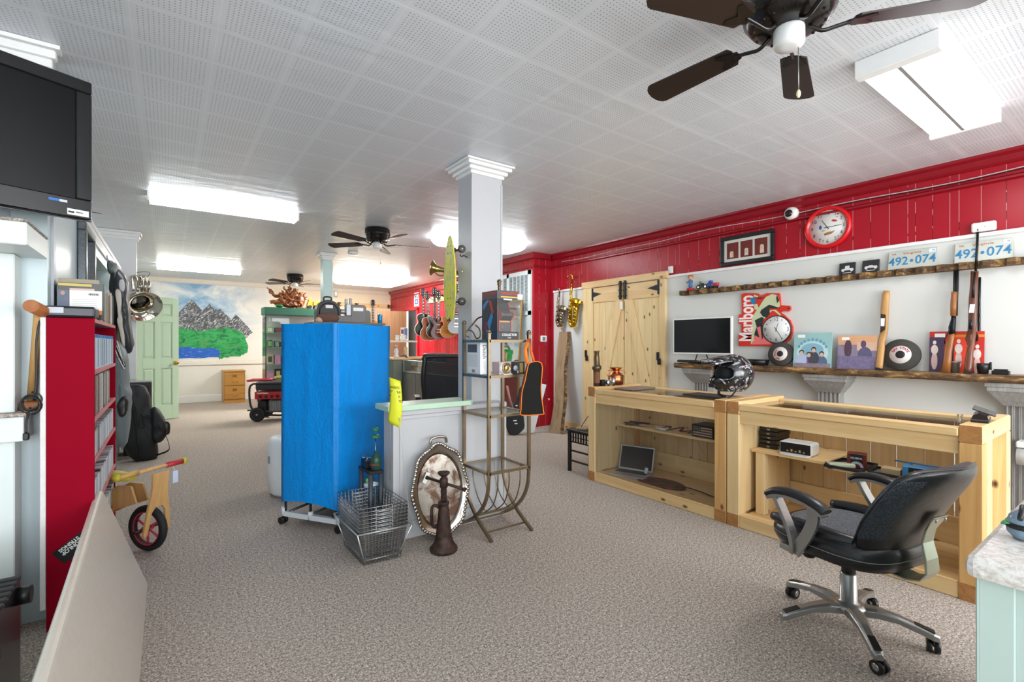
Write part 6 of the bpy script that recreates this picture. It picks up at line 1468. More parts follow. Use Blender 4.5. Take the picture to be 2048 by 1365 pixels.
m=MB(); m.mat(BLKM); m.text('Dutch',F@Tr(.0,.002,0),.040,.0003,sx=.95); m.mat(M('#9a9a9a',.6)); m.at(F); m.prism([(.06,.008),(.12,.008),(.12,.0095),(.06,.0095)],0,.0003,2); m.prism([(.06,-.002),(.11,-.002),(.11,-.0005),(.06,-.0005)],0,.0003,2); m.at(Matrix.Identity(4)); m.build('spine_lettering',None,b)
# boxed belts / figures
for (xa,xb,c1,lab,k) in ((1.775,1.872,'#b8a3a8','grey and pink boxed toy with a round gold medallion on the second etagere shelf',0),(1.876,1.985,'#15151a','black boxed toy with a pale round badge on the second etagere shelf',1)):
    t=thing('toy_carton',lab,'toy box',((xa+xb)/2,2.66,zb))
    m=MB(); m.box(xa,xb,2.615,2.70,zb,zb+.082,.001); b=m.build('carton',M(c1,.35,var=.15,scale=30),t)
    F=frame(((xa+xb)/2,2.6145,zb+.04),Vector((1,0,0)),Vector((0,0,1)),Vector((0,-1,0)))
    if k==0:
        m=MB().at(F@Tr(-.02,0,0)); m.lathe([(0,0),(.030,0),(.032,.003),(0,.003)],seg=24); m.build('white_ring',M('#dcd9d2',.4),b)
        m=MB().at(F@Tr(.008,.002,.003)); m.lathe([(0,0),(.036,0),(.037,.004),(.030,.007),(.028,.004),(.012,.008),(0,.009)],seg=20); 
        for q in range(12): a=q*PI/6; m.ball((.028*math.cos(a),.028*math.sin(a),.006),.004,6,4)
        m.build('gold_medallion',M('#a08a62',.3,.9,var=.3,scale=90),b)
    else:
        m=MB().at(F@Tr(-.022,0,0)); m.lathe([(0,0),(.018,0),(.018,.0006),(0,.0006)],seg=20); m.build('round_badge',M('#b9bdd0',.5),b)
        m=MB().at(F); m.mat(M('#8c7434',.4,.4,var=.4,scale=90)); m.prism([(.012,-.03),(.042,-.03),(.042,.033),(.012,.033)],0,.0006,2); m.mat(M('#b9cfd6',.4)); m.prism([(-.008,-.036),(-.0,-.036),(-.0,-.016),(-.008,-.016)],0,.0008,2); m.build('figure_print',None,b)
tag(MB().box(1.80,1.87,2.598,2.612,zb,zb+.004).build('paper_slip',PAPER),'small white paper slip in front of the round medallion box','paper')
# tote bag on the front right post of the etagere
OR=M('#f07a1e',.6,name='orange_trim'); TOT=M('#141210',.95,var=.12,scale=60,name='dark_nonwoven')
px_,py_=1.998,2.585
P_=lambda u,v: PD(u,v,3.12)
nv=(ray(1060,780)).normalized()
t=thing('tote_bag','dark tote bag with orange trim and straps hanging from a corner of the bronze shelf','bag',P_(1062,828))
body=[(1060,726),(1083,727),(1083,760),(1082,775),(1083,795),(1087,824),(1084,829),(1044,831),(1042,820),(1044,785),(1050,762),(1054,742)]
m=MB(); slab_uv(m,plank_uv(body,3),P_,nv,.035); m.build('bag_body',TOT,t,bevel=.004)
m=MB(); m.tube([P_(u,v)-nv*.002 for u,v in plank_uv(body,3)],.0035,seg=6,closed=True); m.tube([P_(u,v)+nv*.02 for u,v in ((1056,727),(1050,745),(1046,765),(1041,785),(1039,815),(1041,830))],.0035,seg=6); m.build('trim',OR,t)
sidep=[(1054,727),(1058,730),(1052,750),(1048,765),(1043,790),(1043,825),(1039,825),(1039,790),(1045,762),(1050,742)]
m=MB(); slab_uv(m,sidep,lambda u,v:P_(u,v)+nv*.006,nv,.02); m.build('side_gusset',M('#5a2512',.8),t)
m=MB()
hk=Vector((px_-.012,py_-.014,1.30))
m.loft([[hk+Vector((-.016,0,0)),hk+Vector((.014,0,0))],[P_(1047,700),P_(1054,700)],[P_(1050,728),P_(1058,728)]],closed=False,cap=False); m.build('strap',OR,t,solid=.002)
m=MB(); m.loft([[hk+Vector((.006,-.002,0)),hk+Vector((.02,-.002,0))],[P_(1059,700)+nv*.03,P_(1064,700)+nv*.03],[P_(1066,728)+nv*.03,P_(1072,728)+nv*.03]],closed=False,cap=False); m.build('strap',M('#d9621a',.6),t,solid=.002)
# ---- silver tray leaning on the half wall
SIL=NT('tarnished_silver'); v_=SIL.coord(); f=SIL.noise(v_,7,5,.65,1.2); g=SIL.noise(v_,60,3)
SIL.fin(SIL.mix(SIL.ramp(f,[(.40,(0,0,0)),(.55,(1,1,1))]),'#7d6254','#c9c2b8'),SIL.math('ADD',.22,SIL.math('MULTIPLY',g,.25)),1.0); SIL=SIL.m
SILR=M('#b5ada4',.22,1.0,var=.2,scale=30,name='silver_rim'); 
cx_,rx,rz_=1.452,.205,.305
T=Tr(cx_,2.80,.003)@R('X',-.14)   # x right, z up, leaning back
t=thing('silver_tray','large tarnished oval silver tray with ornate rim leaning on the white half wall','tray',(cx_,2.80,0))
m=MB().at(T@Tr(0,0,rz_)@R('X',PI/2)); N=72
def orn(k,s): a=2*PI*k/N; q=1+.03*math.cos(8*a)+.012*math.sin(36*a)*(s>.9); return (rx*s*q*math.cos(a),rz_*s*q*math.sin(a))
def rg(s,z): return [(orn(k,s)[0],orn(k,s)[1],z) for k in range(N)]
def rg0(s,z): return [(rx*s*math.cos(2*PI*k/N),rz_*s*math.sin(2*PI*k/N),z) for k in range(N)]
m.loft([rg0(.05,-.0),rg0(.72,0.0),rg0(.76,.010)],cap=True); bd=m.build('tray_field',SIL,t)
m=MB().at(T@Tr(0,0,rz_)@R('X',PI/2)); m.loft([rg0(.755,.010),rg0(.84,.022),rg(.93,.024),rg(.975,.034),rg(.995,.028),rg(.96,.018)],cap=False); m.build('rim',SILR,t,solid=.002)
m=MB().at(T@Tr(0,0,rz_)@R('X',PI/2))
for k in range(0,N,1):
    x,y=orn(k,.975); m.ball((x*.985,y*.985,.030),(.013,.013,.005+.002*((k*7)%4)),8,5)
m.build('scroll_ornament',SILR,t)
for s_ in (-1,1):
    m=MB().at(T@Tr(0,0,rz_)@R('X',PI/2)); m.tube(smoothpts([(-.06,s_*rz_*.99,.03),(-.05,s_*(rz_+.03),.036),(0,s_*(rz_+.04) if s_>0 else -rz_*1.0-.005,.036),(.05,s_*(rz_+.03) if s_>0 else -rz_*1.01,.036),(.06,s_*rz_*.99,.03)],5) if s_>0 else [(-.05,-rz_*.985,.036),(0,-rz_*1.0,.038),(.05,-rz_*.985,.036)],.009,seg=8); m.build('tray_handle',SILR,t)
m=MB().at(T@Tr(-.10,-.028,.40)@R('Y',.5)); m.box(-.014,.014,-.001,.001,-.035,.035,.0006); m.build('price_tag',PAPER,t)
# ---- screw jack
IRON=NT('rusty_iron'); v_=IRON.coord(); IRON.fin(IRON.ramp(IRON.noise(v_,25,5,.6),[(.35,'#2e221e'),(.6,'#4d3a33')]),.6,.55); IRON.bump(IRON.noise(v_,80,3),.4,.002); IRON=IRON.m
jx,jy=1.372,2.625
t=thing('screw_jack','rusty antique screw jack with crossbar standing in front of the silver tray','screw jack',(jx,jy,0))
m=MB(); m.lathe([(.078,.001),(.084,.008),(.084,.022),(.074,.034),(.060,.055),(.050,.09),(.043,.15),(.036,.22),(.030,.275),(.029,.283),(.034,.287),(.035,.298),(.030,.303),(.0,.303)],(jx,jy,0),seg=36); m.build('body',IRON,t)
m=MB(); 
P=[(jx+.0165*math.cos(a),jy+.0165*math.sin(a),.303+.085*i/100) for i,a in enumerate([i*2*PI/11 for i in range(101)])]
m.cyl((jx,jy,.30),(jx,jy,.39),.015,seg=16); m.tube(P,.0035,seg=5); m.build('screw',IRON,t)
m=MB(); m.lathe([(.022,.388),(.025,.392),(.025,.44),(.020,.447),(.014,.452),(.030,.466),(.038,.474),(.037,.482),(.028,.484),(.0,.478)],(jx,jy,0),seg=24); m.build('head',IRON,t)
d_=(PD(942,985,2.80)-PD(848,955,3.02)); d_.normalize(); c_=Vector((jx,jy,.415))
m=MB(); m.cyl(c_-d_*.135,c_+d_*.165,.0085,seg=12); m.cyl(c_+d_*.158,c_+d_*.172,.012,.014,12); m.cyl(c_-d_*.145,c_-d_*.133,.013,.011,12); m.build('turning_bar',IRON,t)
lf=Vector((-_c,_s,0))
m=MB(); m.tube(smoothpts([c_*0+Vector((jx,jy,.265))+lf*.028,Vector((jx,jy,.278))+lf*.052,Vector((jx,jy,.262))+lf*.072,Vector((jx,jy,.21))+lf*.074,Vector((jx,jy,.165))+lf*.072,Vector((jx,jy,.148))+lf*.058,Vector((jx,jy,.155))+lf*.040],4),.010,seg=8); m.build('carrying_handle',IRON,t)
m=MB(); F=frame((jx-_s*.058,jy-_c*.058,.075),Vector((_c,-_s,0)),Vector((0,0,1)),Vector((-_s,-_c,0))); m.mat(IRON); m.tube([F@Vector((.02*math.cos(a),.05+.025*math.sin(a),-.006)) for a in [2*PI*i/14 for i in range(14)]],.002,seg=4,closed=True); m.build('cast_emblem',None,t)
# ---- black plastic shelf with small goods between rack and half wall
GP=M('#3a4048',.45,name='grey_plastic')
ax0,ax1,ay0,ay1=1.045,1.145,3.02,3.23
t=thing('plastic_shelf','low black plastic shelf with grey legs squeezed between the blue rack and the half wall','shelf',(1.09,3.12,0))
m=MB(); m.box(ax0,ax1,ay0,ay1,.425,.445,.004); m.build('top_board',BLKM,t)
m=MB(); m.box(ax0,ax1,ay0,ay1,.12,.14,.004); m.build('lower_board',BLKM,t)
for x in (ax0+.016,ax1-.016):
    for y in (ay0+.016,ay1-.016):
        m=MB(); m.cyl((x,y,0.001),(x,y,.425),.015,seg=14); m.build('leg',GP,t)
t=thing('camp_stove','jumble of black camp stove with chrome clips on the low plastic shelf','stove',(1.08,3.15,.4455))
m=MB(); m.box(1.055,1.115,3.10,3.21,.446,.49,.006); m.build('body',BLK,t)
m=MB(); m.tube([(1.055,3.20,.495),(1.08,3.16,.51),(1.12,3.12,.50),(1.135,3.10,.515)],.006,seg=6); m.box(1.06,1.075,3.195,3.215,.49,.515,.002); m.tube([(1.06,3.11,.50),(1.10,3.19,.505)],.004,seg=6); m.build('chrome_clips',CHROME,t)
t=thing('gas_cylinder','dark green gas cylinder with red lettering on the low plastic shelf','gas cylinder',(1.118,3.055,.4455))
m=MB(); m.lathe([(.030,.001),(.034,.006),(.034,.065),(.029,.085),(.014,.098),(.011,.12),(.0,.12)],(1.105,3.058,.4455),seg=24); m.build('body',M('#1f4638',.35),t)
m=MB(); m.mat(M('#b8463a',.4)); q=Vector((1.105,3.058,.485))+Vector((-_s,-_c,0))*.0345; m.text('Coleman',frame(q,Vector((_c,-_s,0)),Vector((0,0,1)),Vector((-_s,-_c,0))),.017,.0003); m.build('lettering',None,t)
t=thing('green_lantern','green-shaded camping lantern on a thin stem above the gas cylinder','lantern',(1.125,3.13,.4455))
m=MB(); m.cyl((1.128,3.13,.4455),(1.128,3.13,.64),.004,seg=8); m.build('stem',STEEL,t)
for z,r_ in ((.64,.034),(.685,.026)):
    m=MB(); m.lathe([(r_,0),(r_*.8,.016),(r_*.3,.024),(0,.026)],(1.128,3.13,z),seg=20); m.build('shade',M('#2e7a52',.35),t)
t=thing('storage_tub','white-lidded tub with a green cap on the lower board of the black plastic shelf','tub',(1.09,3.12,.14))
m=MB(); m.lathe([(.036,.001),(.042,.006),(.044,.19),(.0,.19)],(1.09,3.11,.1405),seg=24); m.build('tub',M('#2e5f86',.3),t)
m=MB(); m.lathe([(.047,.19),(.047,.205),(.02,.215),(0,.215)],(1.09,3.11,.1405),seg=24); m.build('lid',M('#cfd8de',.3),t)
m=MB(); m.lathe([(.014,.215),(.012,.235),(0,.237)],(1.075,3.13,.1405),seg=14); m.build('cap',M('#7fc34a',.35),t)
# ---- roll of bubble wrap
t=thing('bubble_wrap_roll','big white roll of bubble wrap standing on the carpet left of the blue rack','roll',(.86,4.42,0))
BW_=M('#e9eef0',.35,bump=.4,name='bubble_wrap'); m=MB(); m.lathe([(.0,.002),(.16,.002),(.19,.03),(.205,.20),(.205,.34),(.195,.45),(.17,.48),(.05,.485),(.05,.475),(.0,.475)],(.875,4.42,0),seg=40); m.build('roll',BW_,t)
m=MB(); m.box(.672,.685,4.35,4.39,.28,.34,.004); m.build('tape_tab',M('#8c8c8c',.5),t)
# ---- skateboard on the column
YB=NT('worn_yellow_deck'); v_=YB.coord(); YB.fin(YB.mix(YB.ramp(YB.noise(YB.map(v_,scale=(1,1,.5)),22,4,.7),[(.48,(0,0,0)),(.62,(1,1,1))]),'#dcd32a','#b3b27a'),.4); YB=YB.m
bx_=1.705
t=thing('skateboard','worn yellow fishtail skateboard mounted upright on the side of the near white column','skateboard',(bx_,3.16,1.44))
prof=[(2.07,.0,.010),(2.055,.0,.025),(2.00,.0,.048),(1.90,.0,.074),(1.78,.0,.090),(1.65,.0,.092),(1.57,.0,.082),(1.50,.0,.066),(1.465,0,.058)]
out=[(3.165+w,z) for z,_,w in prof]+[(3.165+.040,1.448),(3.165+.018,1.452),(3.165+.002,1.490),(3.165-.014,1.445),(3.165-.038,1.436),(3.165-.052,1.46)]+[(3.165-w,z) for z,_,w in prof[::-1]]
m=MB(); m.prism(out,bx_-.005,bx_+.005,0); m.build('deck',YB,t,bevel=.002)
WHL=M('#4a4243',.5)
for z in (1.965,1.578):
    m=MB(); m.box(bx_+.006,bx_+.02,3.13,3.20,z-.035,z+.035,.003); m.box(bx_+.02,bx_+.045,3.145,3.185,z-.015,z+.02,.004); m.cyl((bx_+.055,3.09,z),(bx_+.055,3.24,z),.008,seg=10); tr=m.build('truck',STEEL,t)
    for y in (3.085,3.245):
        m=MB(); m.lathe([(.012,-.018),(.026,-.016),(.029,-.008),(.029,.008),(.026,.016),(.012,.018)],(bx_+.055,y,z),(0,1,0),seg=24); w=m.build('wheel',WHL,t)
        m=MB(); m.lathe([(.0,-.019),(.012,-.019),(.012,.019),(0,.019)],(bx_+.055,y,z),(0,1,0),seg=14); m.build('bearing',STEEL,w)
for z in (1.965,1.578):
    m=MB()
    for dy in (-.02,.02):
        for dz in (-.026,.026): m.lathe([(.005,0),(.004,.002),(0,.002)],(bx_-.0052,3.165+dy,z+dz),(-1,0,0),seg=8)
    m.build('deck_bolts',BLK,t)
m=MB(); m.tube(smoothpts([(bx_+.05,3.10,1.925),(1.77,3.11,1.915),(1.80,3.12,1.925),(1.834,3.13,1.918)],4),.004,seg=6); m.build('wall_hook',BLK,t)
# ---- trumpet-like horn behind the skateboard
c0=PD(864,536,3.80); ax_=(PD(915,546,3.78)-c0).normalized()
BRS2=M('#a89256',.22,1.0,var=.1,name='horn_brass')
t=thing('brass_horn','small brass bugle sticking out behind the yellow skateboard','horn',c0-Vector((0,0,.06)))
m=MB(); m.lathe([(.060,0),(.052,.006),(.036,.022),(.024,.045),(.019,.08),(.017,.15),(.014,.24)],c0,ax_,seg=32,cap=False); m.build('bell',BRS2,t,solid=.0015)
m=MB(); e=c0+ax_*.20; m.tube(smoothpts([c0+ax_*.12+Vector((0,0,-.035)),c0+ax_*.06+Vector((0,0,-.05)),c0+ax_*.03+Vector((0,0,-.035))],4),.006,seg=8); m.tube([c0+ax_*.24,Vector((1.834,(c0+ax_*.24).y if 3.07<(c0+ax_*.24).y<3.27 else 3.2,(c0+ax_*.24).z))],.006,seg=8); m.build('tubing',BRS2,t)
# ---- thermostat
c=PY(1087,678,5.68)
t=thing('thermostat','white thermostat on the red closet wall','thermostat',(c.x,5.68,c.z-.045))
m=MB(); m.box(c.x-.06,c.x+.06,5.665,5.689,c.z-.048,c.z+.048,.010); m.build('case',WHITE,t)
m=MB(); m.box(c.x-.028,c.x+.022,5.6635,5.665,c.z-.028,c.z+.028,.001); m.build('display',M('#71867f',.3),t)
p=PX(1099,797,4.835); t=thing('door_stop','small white spring door stop on the red closet wall','door stop',(4.76,5.67,p.z-.02))
m=MB(); m.cyl((4.77,5.689,p.z),(4.74,5.63,p.z),.007,seg=8); m.ball((4.737,5.625,p.z),.014,10,6); m.build('spring',WHITE,t)
# ---- saxophones on the white boarding
def sax(sc,topy,botz,topz,yc,label,mat_,key):
    """hung flat against the wall, mouthpiece pointing left in view (+Y), bell to the right (-Y)"""
    X=4.755; h=topz-botz
    t=thing('saxophone',label,'saxophone',(X,yc,botz))
    P=[(X,yc+.012*h/.7,topz-.02),(X,yc+.006,topz-.10*h),(X,yc+.03*h,botz+.55*h),(X,yc+.07*h,botz+.12*h)]
    m=MB(); 
    m.lathe([(.011,0),(.013,.25*h),(.020,.55*h),(.027,.80*h)],(X,yc+.0,botz+.90*h),((0),.075,-1.0),seg=18,cap=False)
    bot=Vector((X,yc,botz+.90*h))+Vector((0,.075,-1)).normalized()*.80*h
    m.tube(smoothpts([bot,bot+Vector((0,-.008,-.05*h)),bot+Vector((0,-.05*h,-.085*h)),bot+Vector((0,-.105*h,-.06*h)),bot+Vector((0,-.125*h,.0))],4),[.027+.008*i/16 for i in range(17)],seg=16)
    b0=bot+Vector((0,-.125*h,-.0)); ax=Vector((0,-.10,1)).normalized()
    m.lathe([(.034,0),(.037,.12*h),(.042,.22*h),(.050,.30*h)],b0,ax,seg=24,cap=False)
    b1=b0+ax*.30*h; ax2=Vector((-.15,-.55,1)).normalized()
    m.lathe([(.048,0),(.056,.03*h),(.070,.07*h),(.084,.10*h),(.088,.105*h)],b1-ax2*.01,ax2,seg=28,cap=False)
    m.build('body',mat_,t,solid=.0015)
    m=MB(); tp=Vector((X,yc,botz+.90*h)); m.tube(smoothpts([tp,tp+Vector((0,.0,.06*h)),tp+Vector((0,.03*h,.095*h)),tp+Vector((0,.09*h,.085*h)),tp+Vector((0,.13*h,.06*h))],4),.009,seg=10); m.build('neck',mat_,t)
    m=MB(); m.cyl(tp+Vector((0,.11*h,.075*h)),tp+Vector((0,.17*h,.045*h)),.011,.008,12); m.build('mouthpiece',BLK if key==0 else mat_,t)
    km=mat_; rnd=random.Random(key)
    m=MB()
    for k in range(13):
        f=.12+.74*k/12; c_=tp+Vector((0,.075,-1)).normalized()*f*.92*h; r_=.010+.012*f
        m.lathe([(r_,0),(r_,.005),(r_*.5,.008),(0,.008)],c_+Vector((-.020-.010*f,.012*((k%2)*2-1),0)),(-1,.3*((k%2)*2-1),0),seg=12)
    for k in range(4):
        c_=b0+ax*(.04+.07*k)*h; m.lathe([(.020,0),(.020,.005),(0,.008)],c_+Vector((-.030,-.024,0)),(-.6,-.8,0),seg=12)
    m.build('key_cups',km,t)
    m=MB()
    for dx,dy in ((-.030,.016),(-.033,-.014),(-.02,-.026)): m.tube([tp+Vector((dx*.7,dy*.7+.005,-.08*h)),tp+Vector((dx,.04*h+dy,-.45*h)),tp+Vector((dx*1.2,.068*h+dy,-.80*h))],.0028,seg=5)
    m.build('key_rods',km,t)
    m=MB(); m.box(X+.01,4.828,yc-.02,yc+.02,botz-.0,botz+.03,.003); m.box(X-.03,X+.02,yc-.055*1,yc+.03,botz-.022,botz-.010,.003); m.build('wall_peg',PINE[0],t)
    return t
sax(1,0,1.52,2.10,5.40,'smaller silver-toned saxophone hanging on the white wall beside the red closet',M('#9a907c',.25,1.0,var=.35,scale=60,name='old_silver_plate'),0)
sax(1,0,1.51,2.27,5.12,'larger gold saxophone hanging on the white wall left of the barn doors',M('#c9a22c',.18,1.0,var=.2,scale=40,name='gold_lacquer'),1)
# ---- leaning live-edge plank
t=thing('live_edge_plank','long live-edge wooden plank leaning on the wall under the saxophones','plank',(4.43,5.15,0))
PLK=wood('plank_grey_brown','#b09575','#7e6448',2,seed=12,knots=False)
def plk(f,q):  # f 0 bottom..1 top, q 0 left .. 1 right
    L0=Vector((4.40,5.24,.002)); R0=Vector((4.46,5.03,.002)); L1=Vector((4.783,5.455,1.44)); R1=Vector((4.783,5.265,1.44))
    a=L0.lerp(L1,f)+(R0-L0).normalized()*(.02*math.sin(f*7)+.035*math.sin(f*PI)); b=R0.lerp(R1,f)+(L0-R0).normalized()*(.012*math.sin(f*11+1))
    return a.lerp(b,q)
rings=[]
for k in range(15):
    f=k/14; a,b=plk(f,0),plk(f,1); n_=Vector((.035,.0,0)); n_.z=0
    rings.append([a,b,b+n_+Vector((0,-.02,0)),a+n_])
m=MB(); m.loft(rings,smooth=False)
for fc in m.bm.faces:
    pass
m.build('board',PLK,t)
rings=[]
for k in range(15):
    f=k/14; b=plk(f,1); rings.append([b+Vector((-.002,.004,0)),b+Vector((.0,-.006,0)),b+Vector((.036,-.026,0)),b+Vector((.036,-.015,0))])
m=MB(); m.loft(rings,smooth=False); m.build('bark_edge',BARK,t)
# ---- black stool with goods
SX,SY0,SY1=3.24,3.235,3.56
t=thing('side_table','small black side table with cut-out squares in its apron, left end of the counters','side table',(3.42,3.4,0))
TX1=3.60
m=MB(); m.box(SX-.01,TX1,SY0,SY1+.01,.40,.42,.003); m.build('table_top',BLK,t)
for x in (SX,TX1-.045):
    for y in (SY0+.01,SY1-.03):
        m=MB(); m.box(x,x+.03,y,y+.03,0,.40,.002); m.build('leg',BLK,t)
def lattice(x,ya,yb):
    m=MB(); m.box(x,x+.012,ya,yb,.385,.40); m.box(x,x+.012,ya,yb,.29,.302); m.box(x,x+.012,ya,yb,.338,.346)
    n=7
    for k in range(n+1): yy=ya+(yb-ya)*k/n; m.box(x,x+.012,yy-.006,yy+.006,.29,.40)
    m.build('lattice_apron',BLK,t)
lattice(SX+.008,SY0+.04,SY1-.03)
for z in (.10,.20):
    m=MB(); m.box(SX+.008,SX+.022,SY0+.04,SY1-.03,z,z+.016); m.build('stretcher',BLK,t)
t=thing('tan_scraper_board','tan wooden board with a thin curved rod on the black side table','board',(3.36,3.45,.42))
m=MB().at(Tr(3.36,3.44,.4205)@R('Z',.3)); m.box(-.08,.08,-.06,.06,0,.02,.003); m.build('board',M('#a9967a',.7,var=.15),t)
m=MB(); m.tube(smoothpts([(3.33,3.46,.44),(3.37,3.43,.52),(3.45,3.42,.60),(3.50,3.42,.655)],5),.004,seg=6); m.build('curved_rod',M('#4a3d33',.5),t)
tag(MB().ball((3.52,3.34,.435),(.06,.05,.014),16,8).build('green_dish',M('#5a6a4c',.5)),'flat dark green dish on the black side table','dish')
# ---- mirror, guitar bag and white board behind the etagere
MIR=M('#e6e8e6',.02,1.0,var=0,name='mirror_glass'); GLD=M('#9a7c4a',.35,.6,name='antique_gold')
t=thing('standing_mirror','tall gold-framed mirror leaning on the white closet door behind the bronze shelf','mirror',(4.33,6.1,.55))
T=Tr(4.27,5.83,.02)@R('Y',.055)
m=MB().at(T); 
for q in ((0,.03,0,1.93),(.57,.60,0,1.93)): m.box(0,.03,q[0],q[1],q[2],q[3],.005)
m.box(0,.03,.03,.57,0,.03,.005); m.box(0,.03,.03,.57,1.90,1.93,.005); m.build('frame',GLD,t)
m=MB().at(T); m.box(.010,.018,.03,.57,.03,1.90); m.build('mirror_glass',MIR,t)
# simple stand so the light mirror does not float
t=thing('guitar_bag','black padded guitar bag with a pale red stripe leaning beside the mirror','guitar bag',(4.16,5.62,0))
gb=lambda u,v: PD(u,v,6.60)
nv=ray(1030,820).normalized()
pts=[(1010,838),(1013,822),(1022,812),(1030,806),(1036,790),(1040,775),(1046,775),(1046,800),(1044,820),(1048,840),(1048,858),(1030,872),(1016,866)]
m=MB(); slab_uv(m,plank_uv(pts,3),gb,nv,.10); m.build('bag_body',BLKM,t,bevel=.01)
m=MB(); m.tube([gb(1014,772)-nv*.01,gb(1020,800)-nv*.01,gb(1028,824)-nv*.01],.018,seg=8,flat=(.045,.02)); m.build('stripe',M('#b8807c',.4),t)
m=MB(); m.mat(PAPER)
for (u,v,w) in ((1033,812,4),(1040,808,3),(1030,842,7),(1032,848,6)): slab_uv(m,[(u-w/2,v-1),(u+w/2,v-1.5),(u+w/2,v+1),(u-w/2,v+1)],lambda a,b:gb(a,b)-nv*.004,nv,.003)
m.build('printed_marks',None,t)
t=thing('white_board','white laminated board leaning on the red closet corner','board',(4.2,5.5,0))
wbp=lambda u,v: PD(u,v,6.75)
m=MB(); slab_uv(m,[(1060,866),(1068,866),(1093,770),(1084,768),(1070,780),(1050,800),(1048,864)],wbp,ray(1070,800).normalized(),.02); m.build('board',M('#e6eaec',.35),t,bevel=.002)
# ================================================================ FAR PART OF THE ROOM
# ---- mural on the back wall
MX=BY-.002
def py(u,v,Y=BY): p=PY(u,v,Y); return (p.x,p.z)
SKY=NT('mural_sky_paint'); v_=SKY.coord(); x_,y_,z_=SKY.xyz(v_)
a=SKY.noise(SKY.map(v_,scale=(1,1,1.6)),1.5,5,.6,.8); fadex=SKY.ramp(SKY.math('DIVIDE',SKY.math('ADD',x_,1.9),3.4),[(0.60,(1,1,1)),(.85,(0,0,0))])
fz=SKY.ramp(SKY.math('DIVIDE',SKY.math('ADD',z_,.95),CEIL),[(.46,(0,0,0)),(.70,(1,1,1))])
c_=SKY.ramp(a,[(.38,'#7aa6cc'),(.50,'#b4c9da'),(.62,'#e6e8e6')]); c_=SKY.mix(SKY.math('MULTIPLY',fadex,fz),'#eae7df',c_); SKY.fin(c_,.55); SKY=SKY.m
mu=thing('mural','painted mural of snowy grey mountains, green hills and a blue lake on the back wall','mural',(.9,BY,.95))
m=MB(); m.box(-.55,2.0,MX-.001,MX,.93,CEIL-.09); m.build('painted_sky',SKY,mu,fixn=True,local=False)
ROCK=NT('mural_rock_paint'); v_=ROCK.coord(); a=ROCK.noise(ROCK.map(ROCK.map(v_,rot=(0,.75,0)),scale=(2.2,1,6)),5,5,.7,1.5); ROCK.fin(ROCK.ramp(a,[(.42,'#45474c'),(.53,'#63656b'),(.60,'#c9ccd0')]),.6); ROCK=ROCK.m
GRNM=NT('mural_forest_paint'); v_=GRNM.coord(); a=GRNM.noise(GRNM.map(v_,scale=(1,1,1.8)),6,5,.7,1); GRNM.fin(GRNM.ramp(a,[(.36,'#14603a'),(.48,'#1f9a50'),(.58,'#3fae62'),(.64,'#6d5a3a'),(.7,'#2c8a4a')]),.6); GRNM=GRNM.m
LAKE=NT('mural_lake_paint'); v_=LAKE.coord(); a=LAKE.noise(LAKE.map(v_,scale=(1.5,1,14)),5,4,.6); LAKE.fin(LAKE.ramp(a,[(.55,'#1d5fc4'),(.62,'#3f80d8'),(.70,'#cfe0f2')]),.5); LAKE=LAKE.m
c4=lambda pts: [py(*p) for p in crop(240,520,4.016,pts)]
def jag(pts,amp,seed,n=3):
    r=random.Random(seed); out=[]
    for i,(a,b) in enumerate(pts):
        c,d=pts[(i+1)%len(pts)]
        for k in range(n): f=k/n; out.append((a+(c-a)*f+r.uniform(-amp,amp),b+(d-b)*f+r.uniform(-amp,amp)))
    return out
for k,pts in enumerate(([(300,600),(420,480),(560,325),(590,325),(660,410),(700,600)],[(640,600),(660,420),(715,355),(770,400),(860,600)],[(660,600),(740,440),(805,392),(890,480),(960,600)],[(820,580),(935,435),(1062,585),(1000,635),(900,600)])):
    m=MB(); m.prism(c4(jag(pts,5,k)),MX-.0015-.0004*k,MX-.0008,1); m.build('mountain',ROCK,mu)
m=MB(); m.prism(c4(jag([(300,560),(480,545),(600,570),(760,555),(900,550),(960,580),(1010,620),(1030,690),(1020,750),(960,770),(830,790),(790,795),(760,720),(560,710),(300,700)],9,9,4)),MX-.0036,MX-.003,1); m.build('green_hills',GRNM,mu)
m=MB(); m.prism(c4(jag([(300,700),(500,702),(640,710),(770,712),(810,740),(790,785),(640,790),(300,800)],6,5,4)),MX-.0042,MX-.0037,1); m.build('blue_lake',LAKE,mu)
# ---- green six-panel door, open
MG=M('#c3e0c6',.35,var=.03,name='door_mint')
P1=Vector((-.41,9.59,0)); P2=Vector((.155,9.91,0)); dv=(P2-P1); DW=dv.length; dv.normalize(); dn=Vector((dv.y,-dv.x,0))
F=frame(P1,dv,Vector((0,0,1)),dn)  # x along, y up, z toward viewer
m=MB().at(F); m.box(0,DW,.01,2.03,-.05,-.016); door=struct(m.build('door_3',MG,local=True))
def add(parent,nm,mt,fn):
    m=MB().at(F); fn(m); return m.build(nm,mt,parent,local=True)
st=.095*DW/.76; midx=DW/2
xs=[(0,.10),(.10,midx-.045),(midx-.045,midx+.045),(midx+.045,DW-.10),(DW-.10,DW)]
zs=[(.01,.24),(.24,.86),(.86,1.02),(1.02,1.62),(1.62,1.72),(1.72,1.92),(1.92,2.03)]
def fr(m):
    for i in (0,2,4): m.box(xs[i][0],xs[i][1],.01,2.03,-.0159,0,.002)
    for j in (0,2,4,6):
        for i in (1,3): m.box(xs[i][0]+.0005,xs[i][1]-.0005,zs[j][0],zs[j][1],-.0159,-.0003)
add(door,'stiles_and_rails',MG,fr)
